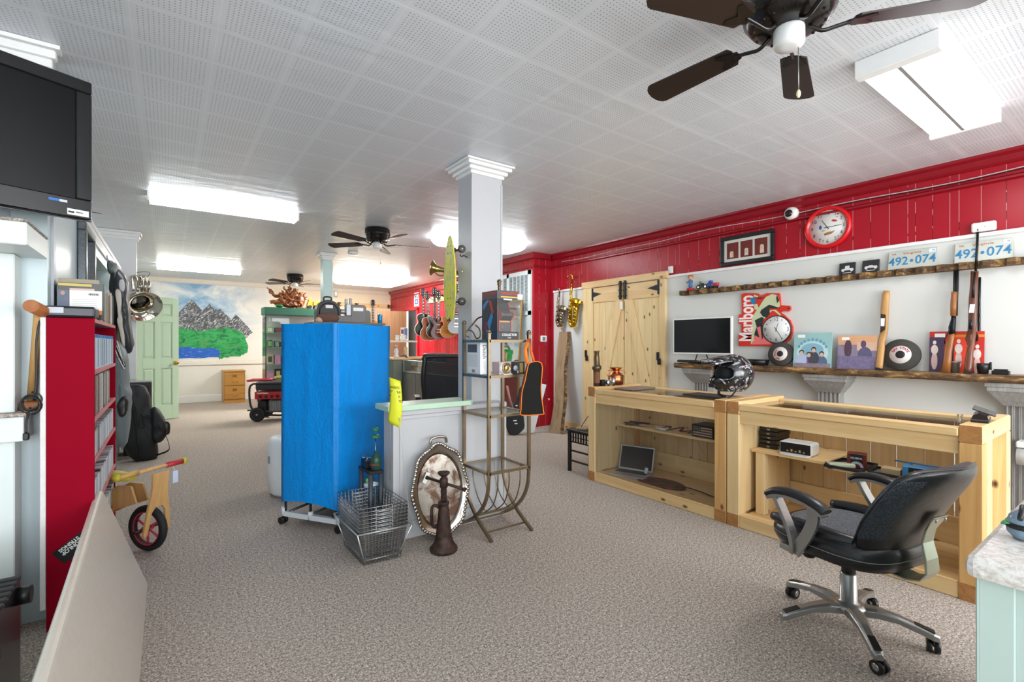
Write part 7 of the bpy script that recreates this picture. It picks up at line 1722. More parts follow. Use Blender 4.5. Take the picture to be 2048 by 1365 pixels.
for j in (1,3,5):
    for i in (1,3):
        add(door,'raised_panel',MG,lambda m: m.loft([[(xs[i][0]+e,zs[j][0]+e,z) for e,z in ()] ] if 0 else [[(a,b,zz) for a,b in ((xs[i][0]+e,zs[j][0]+e),(xs[i][1]-e,zs[j][0]+e),(xs[i][1]-e,zs[j][1]-e),(xs[i][0]+e,zs[j][1]-e))] for e,zz in ((.010,-.0158),(.016,-.0156),(.04,-.004),(.041,-.0038))],smooth=False))
def knob(m): m.lathe([(.032,0),(.032,.005),(.012,.01),(.012,.03),(.028,.042),(.030,.055),(.02,.066),(0,.068)],(DW-.055,.94,.0),(0,0,1),seg=20)
add(door,'door_knob',M('#b9983c',.2,1.0),knob)
# ---- oak file cabinet
OAK=wood('oak_veneer','#d0994a','#a8742f',0,knots=False,rough=.4)
a,b,Yf=.965,1.355,11.72
t=thing('file_cabinet','small oak two-drawer file cabinet against the back wall','file cabinet',((a+b)/2,11.95,0))
m=MB(); m.box(a,b,Yf,12.26,.001,.66,.002); m.build('carcass',OAK,t)
m=MB(); m.box(a-.012,b+.012,Yf-.02,12.26,.661,.685,.004); m.build('top_board',OAK,t)
for z0 in (.09,.38):
    m=MB(); m.box(a+.012,b-.012,Yf-.018,Yf-.001,z0,z0+.27,.004); d=m.build('drawer',OAK,t)
    m=MB(); m.box((a+b)/2-.04,(a+b)/2+.04,Yf-.022,Yf-.018,z0+.17,z0+.22,.001); m.build('label_holder',BRASS,d)
    m=MB(); m.tube(smoothpts([((a+b)/2-.05,Yf-.02,z0+.085),((a+b)/2-.04,Yf-.04,z0+.065),((a+b)/2+.04,Yf-.04,z0+.065),((a+b)/2+.05,Yf-.02,z0+.085)],4),.004,seg=6); m.build('drawer_pull',BRASS,d)
# ---- generator
G0=Vector((1.16,8.72,0)); gx=Vector((.92,-.39,0)).normalized(); gy=Vector((.39,.92,0)).normalized()
F=frame(G0,gx,gy,Vector((0,0,1)))
t=thing('generator','red and black portable generator on wheels beside the blue rack','generator',(G0.x,G0.y,0))
GR=M('#b01e28',.35,name='generator_red')
def gb_(nm,mt,fn,parent=None):
    m=MB().at(F); fn(m); return m.build(nm,mt,parent or t)
gb_('frame',BLK,lambda m:[m.tube(smoothpts([(-.05,y,.18),(-.09,y,.30),(-.10,y,.52),(-.06,y,.60),(.05,y,.61),(.55,y,.60),(.60,y,.5),(.60,y,.12),(.2,y,.10),(-.02,y,.12),(-.05,y,.18)],3),.016,seg=8) for y in (.02,.46)] and m)
gb_('fuel_tank',M('#2c2f33',.35),lambda m:m.box(-.02,.52,.03,.45,.50,.64,.03))
tk=gb_('control_panel',GR,lambda m:m.box(-.02,.52,.0,.44,.36,.48,.012))
m=MB(); m.mat(PAPER); m.text('CRAFTSMAN',F@frame((.10,-.001,.455),Vector((1,0,0)),Vector((0,0,1)),Vector((0,-1,0))),.030,.0006,sx=1.0,bold=.0006); m.build('lettering',None,tk)
def outl(m):
    for k in range(5): m.lathe([(.026,0),(.026,.006),(.014,.008),(0,.008)],(.07+.085*k,-.0005,.405),(0,-1,0),seg=14)
gb_('outlets',BLK,outl,tk)
gb_('engine',M('#8f9296',.35,.7,var=.25,scale=20),lambda m:(m.box(.16,.5,.08,.38,.13,.34,.03),[m.box(.2+k*.028,.212+k*.028,.06,.4,.16,.32) for k in range(8)]))
gb_('alternator',BLK,lambda m:(m.cyl((.0,.2,.24),(.16,.2,.24),.10,seg=20),m.box(.02,.14,.04,.12,.14,.32,.01)))
gb_('red_handle',GR,lambda m:[m.tube([(-.16,y,.655),(.22,y,.665)],.018,seg=6) for y in (.12,.36)]+[m.tube([(-.16,.12,.655),(-.16,.36,.655)],.014,seg=6)])
for y in (-.03,.50):
    w=gb_('wheel',M('#17181b',.7),lambda m:(m.tube([(.03+.085*math.cos(a),y,.118+.085*math.sin(a)) for a in [2*PI*i/28 for i in range(28)]],.032,seg=10,closed=True),m.cyl((.03,y-.012,.118),(.03,y+.012,.118),.075,seg=24)))
    gb_('hub_cap',STEEL,lambda m:m.cyl((.03,y-.03,.118),(.03,y+.03,.118),.016,seg=12),w)
gb_('tow_bar',BLK,lambda m:m.tube([(-.18,.2,.16),(.0,.2,.16)],.014,seg=8))
gb_('recoil_cover',M('#c9cbc8',.35),lambda m:m.ball((.47,.03,.17),(.09,.05,.08),16,10))
# ---- glass display cabinet with green top
a,b,Y0,Y1=1.545,2.62,10.35,10.75; H=1.975
t=thing('glass_cabinet','tall glass display cabinet with dark green top board behind the blue rack','display cabinet',((a+b)/2,10.55,0))
DG=M('#1e5a45',.4,name='dark_green_board')
m=MB(); m.box(a-.02,b,Y0-.03,Y1,H-.145,H,.003); m.build('top_board',DG,t)
m=MB(); m.box(a,b,Y0,Y1,0,.14,.003); m.build('base_board',DG,t)
for q in ((a,a+.004,Y0,Y1),(b-.004,b,Y0,Y1)):
    m=MB(); m.box(*q,.141,H-.146); m.build('side_glass',GLASS,t)
m=MB(); m.box(a+.005,b-.005,Y0,Y0+.004,.141,H-.146); m.build('front_glass',GLASS,t)
m=MB(); m.box(a+.005,b-.005,Y1-.02,Y1,.141,H-.146); m.build('back_panel',M('#cfd6cf',.5),t)
ALU=M('#c3c9c9',.3,.8)
for x in (a,b-.014):
    m=MB(); m.box(x-.001,x+.015,Y0-.002,Y0+.014,.141,H-.146); m.build('corner_trim',ALU if x>a else BLKM,t)
shz=[.55,.85,1.18,1.47]
for z in shz:
    m=MB(); m.box(a+.006,b-.006,Y0+.006,Y1-.022,z,z+.008); m.build('glass_shelf',M('#9fc0b8',.1),t)
rnd=random.Random(21); kinds=[('toy_figure_box','small boxed toy in the glass cabinet','toy box'),]
palette=['#7fb36a','#2b2a2d','#c98fb0','#c9b98a','#5a7a9c','#8c2f2f','#dedcd2','#3f5a46','#b9a070','#46474b']
for r_,z in enumerate([.141]+shz):
    x=a+.04
    while x<b-.16:
        w=rnd.uniform(.07,.13); hgt=rnd.uniform(.10,.22) if z<1.4 else rnd.uniform(.10,.20)
        cc=palette[rnd.randrange(len(palette))]
        t2=thing('boxed_collectible','boxed collectible on a shelf of the green-topped glass cabinet','collectible',(x+w/2,Y0+.15,z+.009),group='collectibles in the glass cabinet')
        m=MB(); m.box(x,x+w,Y0+.08,Y0+.22,z+.009,z+.009+hgt,.003); m.build('carton',M(cc,.4,var=.35,scale=25),t2)
        m=MB(); m.box(x+w*.15,x+w*.85,Y0+.078,Y0+.0795,z+.009+hgt*.2,z+.009+hgt*.8); m.build('carton_print',M(palette[(rnd.randrange(10))],.4,var=.4,scale=40),t2)
        x+=w+rnd.uniform(.01,.05)
tag(MB().ball((1.85,10.42,.60),(.16,.05,.035),16,8).build('yellow_squash',M('#cfcf6a',.4)),'long pale yellow gourd-like dish low in the glass cabinet','dish')
# driftwood carving
DW_=wood('driftwood','#96582e','#5c2f16',0,scale=1.6,knots=False,rough=.35)
t=thing('driftwood_carving','gnarled reddish driftwood root carving on top of the green-topped cabinet','carving',(2.0,10.5,H))
m=MB(); rnd=random.Random(4)
def root(p0,p1,r0,r1,wig=.04):
    P=[]; n=7
    for i in range(n): f=i/(n-1); P.append(Vector(p0).lerp(Vector(p1),f)+Vector((rnd.uniform(-wig,wig),rnd.uniform(-wig,wig)*.7,rnd.uniform(-wig,wig)))*(math.sin(f*PI)))
    m.tube(smoothpts(P,3),[r0+(r1-r0)*i/((n-1)*3) for i in range((n-1)*3+1)],seg=10)
cx_,cy_=2.02,10.5
m.ball((cx_,cy_,H+.14),(.24,.11,.13),20,12); m.ball((cx_+.12,cy_,H+.17),(.16,.10,.15),16,10)
root((cx_-.1,cy_,H+.16),(cx_-.40,cy_-.03,H+.34),.05,.014); root((cx_-.1,cy_-.05,H+.10),(cx_-.38,cy_-.08,H+.10),.055,.035); root((cx_-.33,cy_-.05,H+.28),(cx_-.42,cy_-.02,H+.40),.02,.008)
for k in range(15):
    a_=.15+2.7*k/14; root((cx_+.10*math.cos(a_),cy_+rnd.uniform(-.06,.06),H+.18),(cx_+.03+.30*math.cos(a_),cy_+rnd.uniform(-.10,.10),H+.17+.27*math.sin(a_)*(.8+.35*rnd.random())),.035,.010,.05)
for k in range(9):
    a_=rnd.uniform(0,PI); root((cx_-.2+.05*k,cy_-.10,H+.06),(cx_+.2*math.cos(a_),cy_-.12,H+.1+.2*rnd.random()),.028,.016,.05)
root((cx_+.1,cy_-.05,H+.02),(cx_+.34,cy_-.05,H+.015),.03,.012,.02)
m.build('root_body',DW_,t)
tag(MB().ball((1.80,10.40,H+.038),(.075,.06,.037),18,10).build('green_glass_dish',M('#1f6b3a',.12)),'dark green glass dish in front of the driftwood carving','dish')
# toy dump truck
t=thing('toy_dump_truck','yellow toy dump truck on the green-topped cabinet beside the driftwood','toy truck',(2.44,10.5,H)); YT=M('#e2a52a',.35)
m=MB(); m.prism([(2.33,H+.06),(2.35,H+.15),(2.44,H+.15),(2.44,H+.06)],10.44,10.56,1); m.box(2.36,2.42,10.45,10.55,H+.15,H+.20,.004); cb=m.build('cab',YT,t)
m=MB(); m.prism([(2.45,H+.08),(2.45,H+.16),(2.64,H+.16),(2.60,H+.08)],10.42,10.58,1); m.build('dump_bed',YT,t)
for x in (2.38,2.50,2.58):
    for y in (10.44,10.56):
        m=MB(); m.cyl((x,y-.015,H+.04),(x,y+.015,H+.04),.039,seg=18); m.build('wheel',BLK,t)
# ---- goods on a plain cabinet behind the rack
cbx=PD(690,640,8.0)
t=thing('storage_cabinet','plain dark cabinet hidden behind the blue rack, carrying the projectors','cabinet',(2.35,7.5,0))
zc=1.567
m=MB(); m.box(1.62,2.60,6.92,7.36,0,zc-.03,.004); m.build('body',M('#4a4742',.5),t)
m=MB(); m.box(1.60,2.64,6.90,7.38,zc-.029,zc,.004); m.build('top_board',M('#6d6358',.5),t)
def atc(u,v,Y=7.05): return PY(u,v,Y)
c=atc(657,640); 
t=thing('drum_case','round black hard drum case with top handle behind the blue rack','case',(c.x,7.1,zc))
r_=.165; 
pts=[(c.x-r_,zc+.001),(c.x-r_,zc+.16)]+[(c.x+r_*math.cos(a),zc+.16+r_*.95*math.sin(a)) for a in [PI-PI*i/16 for i in range(17)]]+[(c.x+r_,zc+.001)]
m=MB(); m.prism(pts,7.02,7.18,1); m.build('shell',M('#2d2f32',.45),t,bevel=.012)
m=MB(); m.tube([(x,7.015,z) for x,z in [(c.x+(px-c.x)*.78,zc+.02+(pz-zc)*.80) for px,pz in pts]],.008,seg=6); m.build('raised_ridge',BLK,t)
m=MB(); m.tube(smoothpts([(c.x-.05,7.1,zc+.31),(c.x-.045,7.1,zc+.36),(c.x+.045,7.1,zc+.36),(c.x+.05,7.1,zc+.31)],4),.011,seg=8); m.build('handle',BLK,t)
m=MB(); m.box(c.x-.05,c.x+.05,7.008,7.019,zc+.20,zc+.245); m.build('price_label',PAPER,t)
c=atc(656,640,6.96)
FUR=M('#6b4f42',.95,var=.4,scale=60,bump=.6)
t=thing('fur_hat','brown fur hat lying in front of the round black case','hat',(c.x,6.96,zc)); m=MB(); m.ball((c.x,6.965,zc+.055),(.155,.055,.075),24,14); m.build('crown',FUR,t); m=MB(); m.ball((c.x-.12,6.96,zc+.02),(.05,.05,.05),14,8); m.build('ear_flap',M('#c9a894',.9),t)
GPJ=M('#6f6d6c',.4); 
c1=atc(699,640); 
t=thing('film_projector','grey film projector with reels arm, on the cabinet right of the fur hat','projector',(c1.x,7.05,zc))
m=MB(); m.box(c1.x-.20,c1.x+.02,6.98,7.12,zc+.001,zc+.10,.012); m.build('base',GPJ,t)
m=MB(); m.box(c1.x-.06,c1.x+.02,7.0,7.10,zc+.10,zc+.27,.008); m.lathe([(.04,0),(.035,.07),(.02,.08),(0,.08)],(c1.x-.06,7.05,zc+.16),(-1,0,0),seg=16); m.build('mechanism',M('#a9acb0',.3,.6),t)
for x,z in ((c1.x-.05,zc+.27),(c1.x+.015,zc+.28)):
    m=MB(); m.box(x-.018,x+.018,7.03,7.06,z,z+.075,.004); m.build('reel_arm',M('#8d9094',.35,.5),t)
for u,hh,lab,lb in ((715,.265,'taller grey projector case with a white price label',1),(732,.20,'lower grey projector case behind the labelled one',0)):
    c=atc(u,640); w=.11
    t=thing('projector_case',lab,'case',(c.x,7.1,zc))
    pts=[(c.x-w,zc+.001),(c.x-w,zc+hh)]+[(c.x+w-.05+.05*math.sin(a),zc+hh-.05+.05*math.cos(a)) for a in [PI/2*i/6 for i in range(7)]]+[(c.x+w,zc+.001)]
    yy=6.98 if lb else 7.15
    m=MB(); m.prism(pts,yy,yy+.16,1); m.build('shell',GPJ if lb else M('#787673',.5),t,bevel=.01)
    if lb: m=MB(); m.box(c.x-.085,c.x+.06,6.972,6.979,zc+.17,zc+.22); m.build('price_label',PAPER,t)
c=atc(760,645)
t=thing('blue_can','bright blue drink can on the cabinet at the right end of the blue rack','can',(2.59,7.0,zc)); 
m=MB(); m.lathe([(.030,.001),(.034,.006),(.034,.125),(.028,.134),(0,.134)],(2.59,7.0,zc),seg=20); m.build('body',M('#1a86b8',.2,.3),t); m=MB(); m.lathe([(.029,.134),(.031,.137),(.028,.138)],(2.59,7.0,zc),seg=20,cap=False); m.build('rim',CHROME,t,solid=.001)
# ---- coat rail with hooks, guitar on it, wall box
Yr=12.298
m=MB(); m.box(3.33,4.83,Yr-.022,Yr-.001,2.20,2.30,.003); t=thing('coat_rail','long pine coat-hook rail on the cream back wall','coat rail',(4.08,Yr,2.2)); m.build('board',PINE[2],t)
for u in (677,712,777):
    x=PY(u,606,12.28).x; m=MB(); m.box(x-.03,x+.03,Yr-.03,Yr-.022,2.20,2.30,.003); m.tube(smoothpts([(x,Yr-.03,2.27),(x+.02,Yr-.09,2.25),(x+.03,Yr-.10,2.30)],3),.008,seg=6); m.tube(smoothpts([(x,Yr-.03,2.25),(x+.02,Yr-.07,2.20),(x+.05,Yr-.09,2.23)],3),.008,seg=6); m.build('hook',M('#3a2a20',.5),t)
x=PY(670,587,12.28).x
t=thing('wall_meter','small white wall box on the cream wall above the coat rail','wall box',(3.395,Yr,2.44)); m=MB(); m.box(3.36,3.45,Yr-.04,Yr-.001,2.42,2.58,.01); m.build('case',M('#aab4b8',.4),t); m=MB(); m.box(3.375,3.435,Yr-.042,Yr-.040,2.46,2.56,.001); m.build('dial',PAPER,t)
# ---- guitars
def guitar(F,body,top,label,kind,neckc='#3a2418',inl=False):
    """F: local frame, x right, y up, z toward viewer, origin at bottom of body"""
    t=thing('guitar',label,'guitar',F.translation)
    ac=kind=='acoustic'
    if ac: outl=[(0,0),(.11,.012),(.17,.06),(.195,.14),(.18,.22),(.135,.28),(.125,.32),(.14,.37),(.145,.42),(.12,.47),(.06,.495),(0,.495)]; th=.10
    elif kind=='single': outl=[(0,0),(.09,.01),(.145,.06),(.165,.13),(.14,.20),(.10,.25),(.10,.29),(.125,.34),(.13,.385),(.10,.42),(.05,.42),(.04,.37)]; th=.045
    else: outl=[(0,0),(.09,.01),(.14,.06),(.16,.13),(.135,.20),(.10,.26),(.105,.32),(.125,.39),(.10,.42),(.07,.36),(.035,.34)]; th=.04
    R_=[(p.x,p.y) for p in smoothpts([(a,b,0) for a,b in outl],3)]
    L_=[(-x,y) for x,y in R_ if x>.001][::-1]
    if kind=='single': L_=[(-x,min(y,.40)+(.02 if y>.36 else 0)) for x,y in R_ if x>.001][::-1]
    pts=R_+L_; bt=.495 if ac else .40
    m=MB().at(F); m.prism(pts,-th,0,2); b=m.build('body',body,t,bevel=.006)
    if top is not None:
        m=MB().at(F); m.prism([(x*.94,.015+y*.955) for x,y in pts],.0001,.0025,2); m.build('top_face',top,b)
    m=MB().at(F); m.tube([(x*.985,.004+y*.99,.001) for x,y in pts],.004,seg=5,closed=True); m.build('binding',M('#e3ddcf',.4) if kind!='devil' else body,b)
    if ac:
        m=MB().at(F); m.prism(ell(0,.33,.052,.052,24),.0027,.0035,2); m.build('sound_hole',BLK,b)
        m=MB().at(F); m.prism([(-.07,.125),(.07,.125),(.06,.15),(-.06,.15)],.0027,.012,2); m.build('bridge',M('#2a1a12',.5),b)
        m=MB().at(F); m.prism(ell(.055,.27,.04,.07,16,-.4),.0026,.0036,2); m.build('pickguard',BLK,b)
    else:
        for yy in (.20,.30):
            m=MB().at(F); m.box(-.035,.035,yy-.012,yy+.012,.0026,.008,.002); m.build('pickup',PAPER if inl else CHROME,b)
        m=MB().at(F); m.box(-.04,.04,.135,.15,.0026,.014,.002); m.build('bridge',CHROME,b)
        m=MB().at(F)
        for x,y in ((.09,.10),(.12,.15),(.07,.06)): m.cyl((x,y,.002),(x,y,.014),.010,seg=10)
        m.build('knobs',BLK,b)
    nl=1.0 if ac else .95; y0=.36 if ac else .33
    m=MB().at(F); m.loft([[(-.028,y0,.003),(.028,y0,.003),(.028,y0,.014),(-.028,y0,.014)],[(-.021,nl-.14,.003-.02),(.021,nl-.14,.003-.02),(.021,nl-.14,.012),(-.021,nl-.14,.012)]],smooth=False); nk=m.build('neck',M(neckc,.4),t)
    m=MB().at(F); 
    for k in range(14): yy=y0+.02+(nl-.16-y0)*(1-(.93)**k)/(1-.93**14)*.98; m.mat(CHROME).box(-.026,.026,yy,yy+.0025,.0141,.0155)
    if inl or ac:
        for k in (2,4,6,8,10,12): yy=y0+.02+(nl-.16-y0)*k/14; m.mat(PAPER).box(-.012,.012,yy,yy+.022,.0142,.0152)
    m.build('frets',None,nk)
    m=MB().at(F); m.prism([(-.022,nl-.14),(.022,nl-.14),(.042,nl-.10),(.036,nl+.03),(0,nl+.04),(-.036,nl+.03),(-.042,nl-.10)],-.008,.008,2); hd=m.build('headstock',BLK,t)
    m=MB().at(F)
    for k in range(3):
        for s_ in (-1,1): m.cyl((s_*.04,nl-.08+k*.04,0),(s_*.058,nl-.08+k*.04,0),.008,seg=8); m.cyl((s_*.022,nl-.08+k*.04,.008),(s_*.022,nl-.08+k*.04,.014),.006,seg=8)
    m.build('tuners',CHROME,hd)
    m=MB().at(F)
    for k in range(6): m.tube([(-.02+.008*k,.14,.016),(-.014+.0056*k,nl-.12,.016)],.0009,seg=3)
    m.build('strings',CHROME,t)
    return t
def gF(u,vb,d,yaw,roll=0,sc=1.0):
    p=PD(u,vb,d); z=Vector((-math.sin(yaw),-math.cos(yaw),0)); x=Vector((math.cos(yaw),-math.sin(yaw),0))
    return frame(p,x,Vector((0,0,1)),z)@R('Z',roll)@Matrix.Scale(sc,4)
SUN=NT('sunburst'); v_=SUN.coord('Generated'); x_,y_,z_=SUN.xyz(v_)
SUN.fin(SUN.mix(SUN.noise(v_,2,2),'#b86414','#8a4410'),.35); SUN=SUN.m
guitar(gF(848,673,10.4,.35,.02),M('#16181a',.15),M('#17201d',.12),'black acoustic guitar with white binding, leftmost of the hanging guitars','acoustic')
guitar(gF(860,682,10.1,.35,.06),M('#4a2413',.2),SUN,'sunburst acoustic guitar hanging in front of the black acoustic one','acoustic',inl=True)
guitar(gF(869,676,9.85,.35,.0,1.05),M('#20221f',.2),M('#2b2e2a',.2),'dark archtop-like guitar between the sunburst and the maroon guitars','single',neckc='#6b5238')
guitar(gF(877,679,9.6,.35,0,.98),M('#5a1d1a',.25),M('#64221d',.25),'maroon red electric guitar with white pickups','devil',neckc='#4a3340',inl=True)
guitar(gF(897,676,9.3,.35,0,.98),M('#cf8414',.4),M('#dd8f12',.45),'amber yellow single-cut electric guitar','single')
guitar(gF(912,668,9.0,.35,-.02,.95),M('#141516',.15),M('#17181a',.12),'black single-cut electric guitar half behind the column','single')
p1,p2=PX(868,597,4.835),PX(918,588,4.835)
t=thing('guitar_rail','pale wooden rail with black hanger arms holding the guitars on the red wall','guitar rail',(4.82,9.2,2.0))
m=MB(); m.box(4.80,4.838,8.2,9.95,2.18,2.30,.004); m.build('board',PINE[1],t)
for u,v,d in ((848,590,10.4),(858,590,10.1),(867,584,9.85),(877,590,9.6),(897,590,9.3),(912,590,9.0)):
    p=PD(u,v,d); z=2.19 if p.z>2.1 else p.z
    m=MB(); m.tube([(4.80,min(9.9,max(8.25,p.y+.1)),2.22),(p.x+.02,p.y+.03,p.z+.01)],.010,seg=6); m.tube([(p.x-.03,p.y-.02,p.z),(p.x+.03,p.y-.0,p.z)],.008,seg=6); m.build('hanger',BLK,t)
# guitar on the coat rail
c=PY(745,600,12.2)
guitar(frame((c.x,12.17,1.36),Vector((1,0,0)),Vector((0,0,1)),Vector((0,-1,0))),M('#8a5a2a',.3),M('#c98f45',.25),'guitar hanging on the coat rail, only its dark neck showing above the blue rack','acoustic')
# notice on the red wall
c=PX(833,600,4.835)
t=thing('wall_notice','small white and blue NO notice on the red wall above the dark doorway','sign',(4.835,c.y,c.z-.13))
m=MB(); m.box(4.832,4.839,c.y-.13,c.y+.13,c.z-.17,c.z+.17); b=m.build('sheet',PAPER,t)
m=MB(); m.mat(BLKM); m.text('NO',frame((4.8315,c.y,c.z+.09),Vector((0,-1,0)),Vector((0,0,1)),Vector((-1,0,0))),.16,.0005,bold=.004); m.mat(M('#2d4f8c',.4)).box(4.8305,4.8315,c.y-.09,c.y+.09,c.z-.11,c.z+.02); m.mat(PAPER); m.at(frame((4.830,c.y,c.z-.045),Vector((0,-1,0)),Vector((0,0,1)),Vector((-1,0,0)))); m.prism(ell(0,0,.035,.035,16),0,.0006,2); m.build('lettering',None,b)
# doorway: flat dark panel painted for the unlit room behind + brown door
a_=PX(817,620,4.84).y; b_=PX(834,620,4.84).y
m=MB(); m.box(4.825,4.8395,b_-.02,a_+.02,0,2.06); struct(m.build('door_5',M('#2b3036',.6,var=.3,name='unlit_room_dark'),local=True))
m=MB(); m.box(4.80,4.8395,a_+.02,a_+.11,0,2.10,.004); m.box(4.80,4.8395,b_-.10,b_-.02,0,2.10,.004); m.box(4.80,4.8395,b_-.10,a_+.11,2.061,2.15,.004); struct(m.build('door_frame_2',M('#a31c2a',.3),local=True))
DBW=wood('dark_birch_door','#7a542e','#4a301a',2,knots=False,rough=.4,seed=3)
A=PY(755,618,10.9); B=PY(813,621,10.75)
d_=Vector((B.x-A.x,B.y-A.y,0)); W=d_.length; d_.normalize(); F=frame((A.x,A.y,0),d_,Vector((0,0,1)),Vector((d_.y,-d_.x,0)))
m=MB().at(F); m.box(0,W,.01,2.03,-.04,0,.002); dd=struct(m.build('door_6',DBW,local=True)); 
m=MB().at(F); m.box(W-.0,W+.045,.01,2.03,-.045,.002,.002); m.build('pale_edge',M('#cfcfca',.4),dd,local=True)
m=MB().at(F); m.lathe([(.028,0),(.012,.01),(.012,.03),(.026,.045),(0,.06)],(.07,.95,0),(0,0,1),seg=16); m.build('door_knob',BRASS,dd,local=True)
# ---- steel showcase counter
CX,CY0,CY1=3.13,5.50,7.42
STL=M('#8c8d8b',.35,.75,var=.06,scale=3,name='steel_panel')
t=thing('steel_showcase','long grey metal showcase counter with a glass display top behind the half wall','display case',(3.4,6.1,0))
m=MB(); m.box(CX+.01,CX+.62,CY0,CY1,.0,.80,.003); m.build('body',STL,t)
n=4
for k in range(n):
    w=(CY1-CY0)/n; m=MB(); m.box(CX,CX+.0095,CY0+k*w+.006,CY0+(k+1)*w-.006,.06,.785,.003); dr_=m.build('sliding_door',STL,t)
m=MB(); m.box(CX,CX+.63,CY0,CY1,.801,.82,.002); m.build('deck_board',M('#c9cfcc',.4),t)
m=MB(); m.box(CX+.002,CX+.007,CY0+.02,CY1-.02,.821,.98); m.build('front_glass',GLASS,t)
m=MB(); m.box(CX,CX+.63,CY0,CY1,.981,.989); m.build('top_glass',GLASS,t)
for q in ((CX-.004,CX+.014,CY0,CY1,.985,1.0),(CX-.004,CX+.014,CY0,CY1,.81,.823),(CX,CX+.02,CY0,CY0+.02,.82,.985),(CX,CX+.02,CY1-.02,CY1,.82,.985),(CX+.61,CX+.63,CY0,CY0+.02,.82,.985),(CX+.61,CX+.63,CY1-.02,CY1,.82,.985)):
    m=MB(); m.box(*q,.002); m.build('aluminium_trim',ALU,t)
for (y,w,h,cc,lab,nm) in ((7.05,.24,.10,'#a98a5c','tan cardboard box inside the glass top of the steel showcase','cardboard_box'),(6.55,.30,.035,'#c2b25c','yellow flat packet inside the glass top of the steel showcase','packet'),(6.1,.22,.05,'#9c8060','brown leather pouch inside the glass top of the steel showcase','pouch'),(5.75,.18,.07,'#d9d4c6','pale box inside the glass top of the steel showcase','small_box')):
    tt=thing(nm,lab,'box',(CX+.2,y,.8205)); m=MB(); m.box(CX+.08,CX+.3,y-w/2,y+w/2,.821,.821+h,.003); m.build('body',M(cc,.6,var=.15),tt)
    m=MB(); m.box(CX+.078,CX+.0795,y-w/4,y+w/4,.825,.821+h*.7); m.build('front_label',M('#e6ddc4',.6),tt)
c=PD(836,714,7.3)
t=thing('black_drum','flat round black drum-like case on the steel showcase','case',(3.42,6.62,1.0))
c=(3.36,6.70)
m=MB(); m.lathe([(.16,.002),(.178,.01),(.18,.095),(.17,.11),(0,.11)],(*c,.9895),seg=36); m.build('body',M('#23262a',.5),t)
m=MB(); m.lathe([(.182,.10),(.188,.108),(.188,.122),(.17,.126),(0,.126)],(*c,.9895),seg=36); m.build('rim',M('#3a3e42',.35),t)
q=Vector((c[0],c[1],.9895+.05))+Vector((-_s*.9,-_c,0)).normalized()*.181; m=MB(); m.at(frame(q,Vector((_c,-_s,0)),Vector((0,0,1)),Vector((-_s,-_c,0)))); m.box(-.02,.02,-.03,.03,-.001,.002); m.build('white_badge',PAPER,t)
# end cabinet with wooden top + wall shelf with cups
t=thing('end_cabinet','olive grey cabinet with wooden top at the far end of the steel showcase','cabinet',(3.2,7.8,0))
m=MB(); m.box(2.98,3.60,7.46,8.05,0,1.0,.003); m.build('body',M('#6f7668',.5),t); m=MB(); m.box(2.95,3.75,7.44,8.10,1.001,1.03,.004); m.build('top_board',PINE[2],t)
t=thing('cardboard_tube','tan cardboard tube standing on the wooden-topped end cabinet','tube',(3.40,7.75,1.03)); m=MB(); m.lathe([(.032,.001),(.032,.17),(.027,.17),(.027,.01),(0,.01)],(3.30,7.70,1.031),seg=20); m.build('tube',M('#cdb088',.7),t)
m=MB(); m.lathe([(.033,.02),(.033,.024)],(3.30,7.70,1.031),seg=20,cap=False); m.build('band',M('#b39468',.7),t,solid=.001)
t=thing('porcelain_figure','small white and red porcelain figure at the end of the blue rack','figurine',(3.05,7.6,1.03))
m=MB(); m.lathe([(.05,.001),(.045,.03),(.03,.06),(.04,.10),(.028,.14),(.018,.16),(.0,.165)],(3.07,7.55,1.031),seg=18); bd=m.build('body',M('#d9d6dc',.3,var=.15,scale=40),t)
m=MB(); m.ball((3.07,7.55,1.215),.028,14,8); m.build('head',M('#c9a08c',.4),bd)
m=MB(); m.tube(smoothpts([(3.12,7.50,1.05),(3.18,7.48,1.07),(3.24,7.5,1.035)],4),.012,seg=8); m.build('base_drape',M('#4a4a68',.4),t)
t=thing('wall_shelf','short white shelf end showing right of the blue rack, with white cups','shelf',(3.2,8.0,1.30))
zz=1.318
a_=PZ(782,684,zz) if 0 else PD(812,682,8.6)
m=MB(); m.prism([(3.05,8.35),(3.68,8.35),(3.68,8.05),(3.60,8.0),(3.05,8.0)],zz-.03,zz,2); m.build('board',M('#e6ddcc',.5),t,bevel=.003)
m=MB(); m.box(3.10,3.16,8.1,8.16,1.031,zz-.031,.002); m.build('support',M('#c9c4b8',.5),t)
m=MB(); m.box(3.10,3.16,8.28,8.34,1.031,zz-.031,.002); m.build('support',M('#c9c4b8',.5),t)
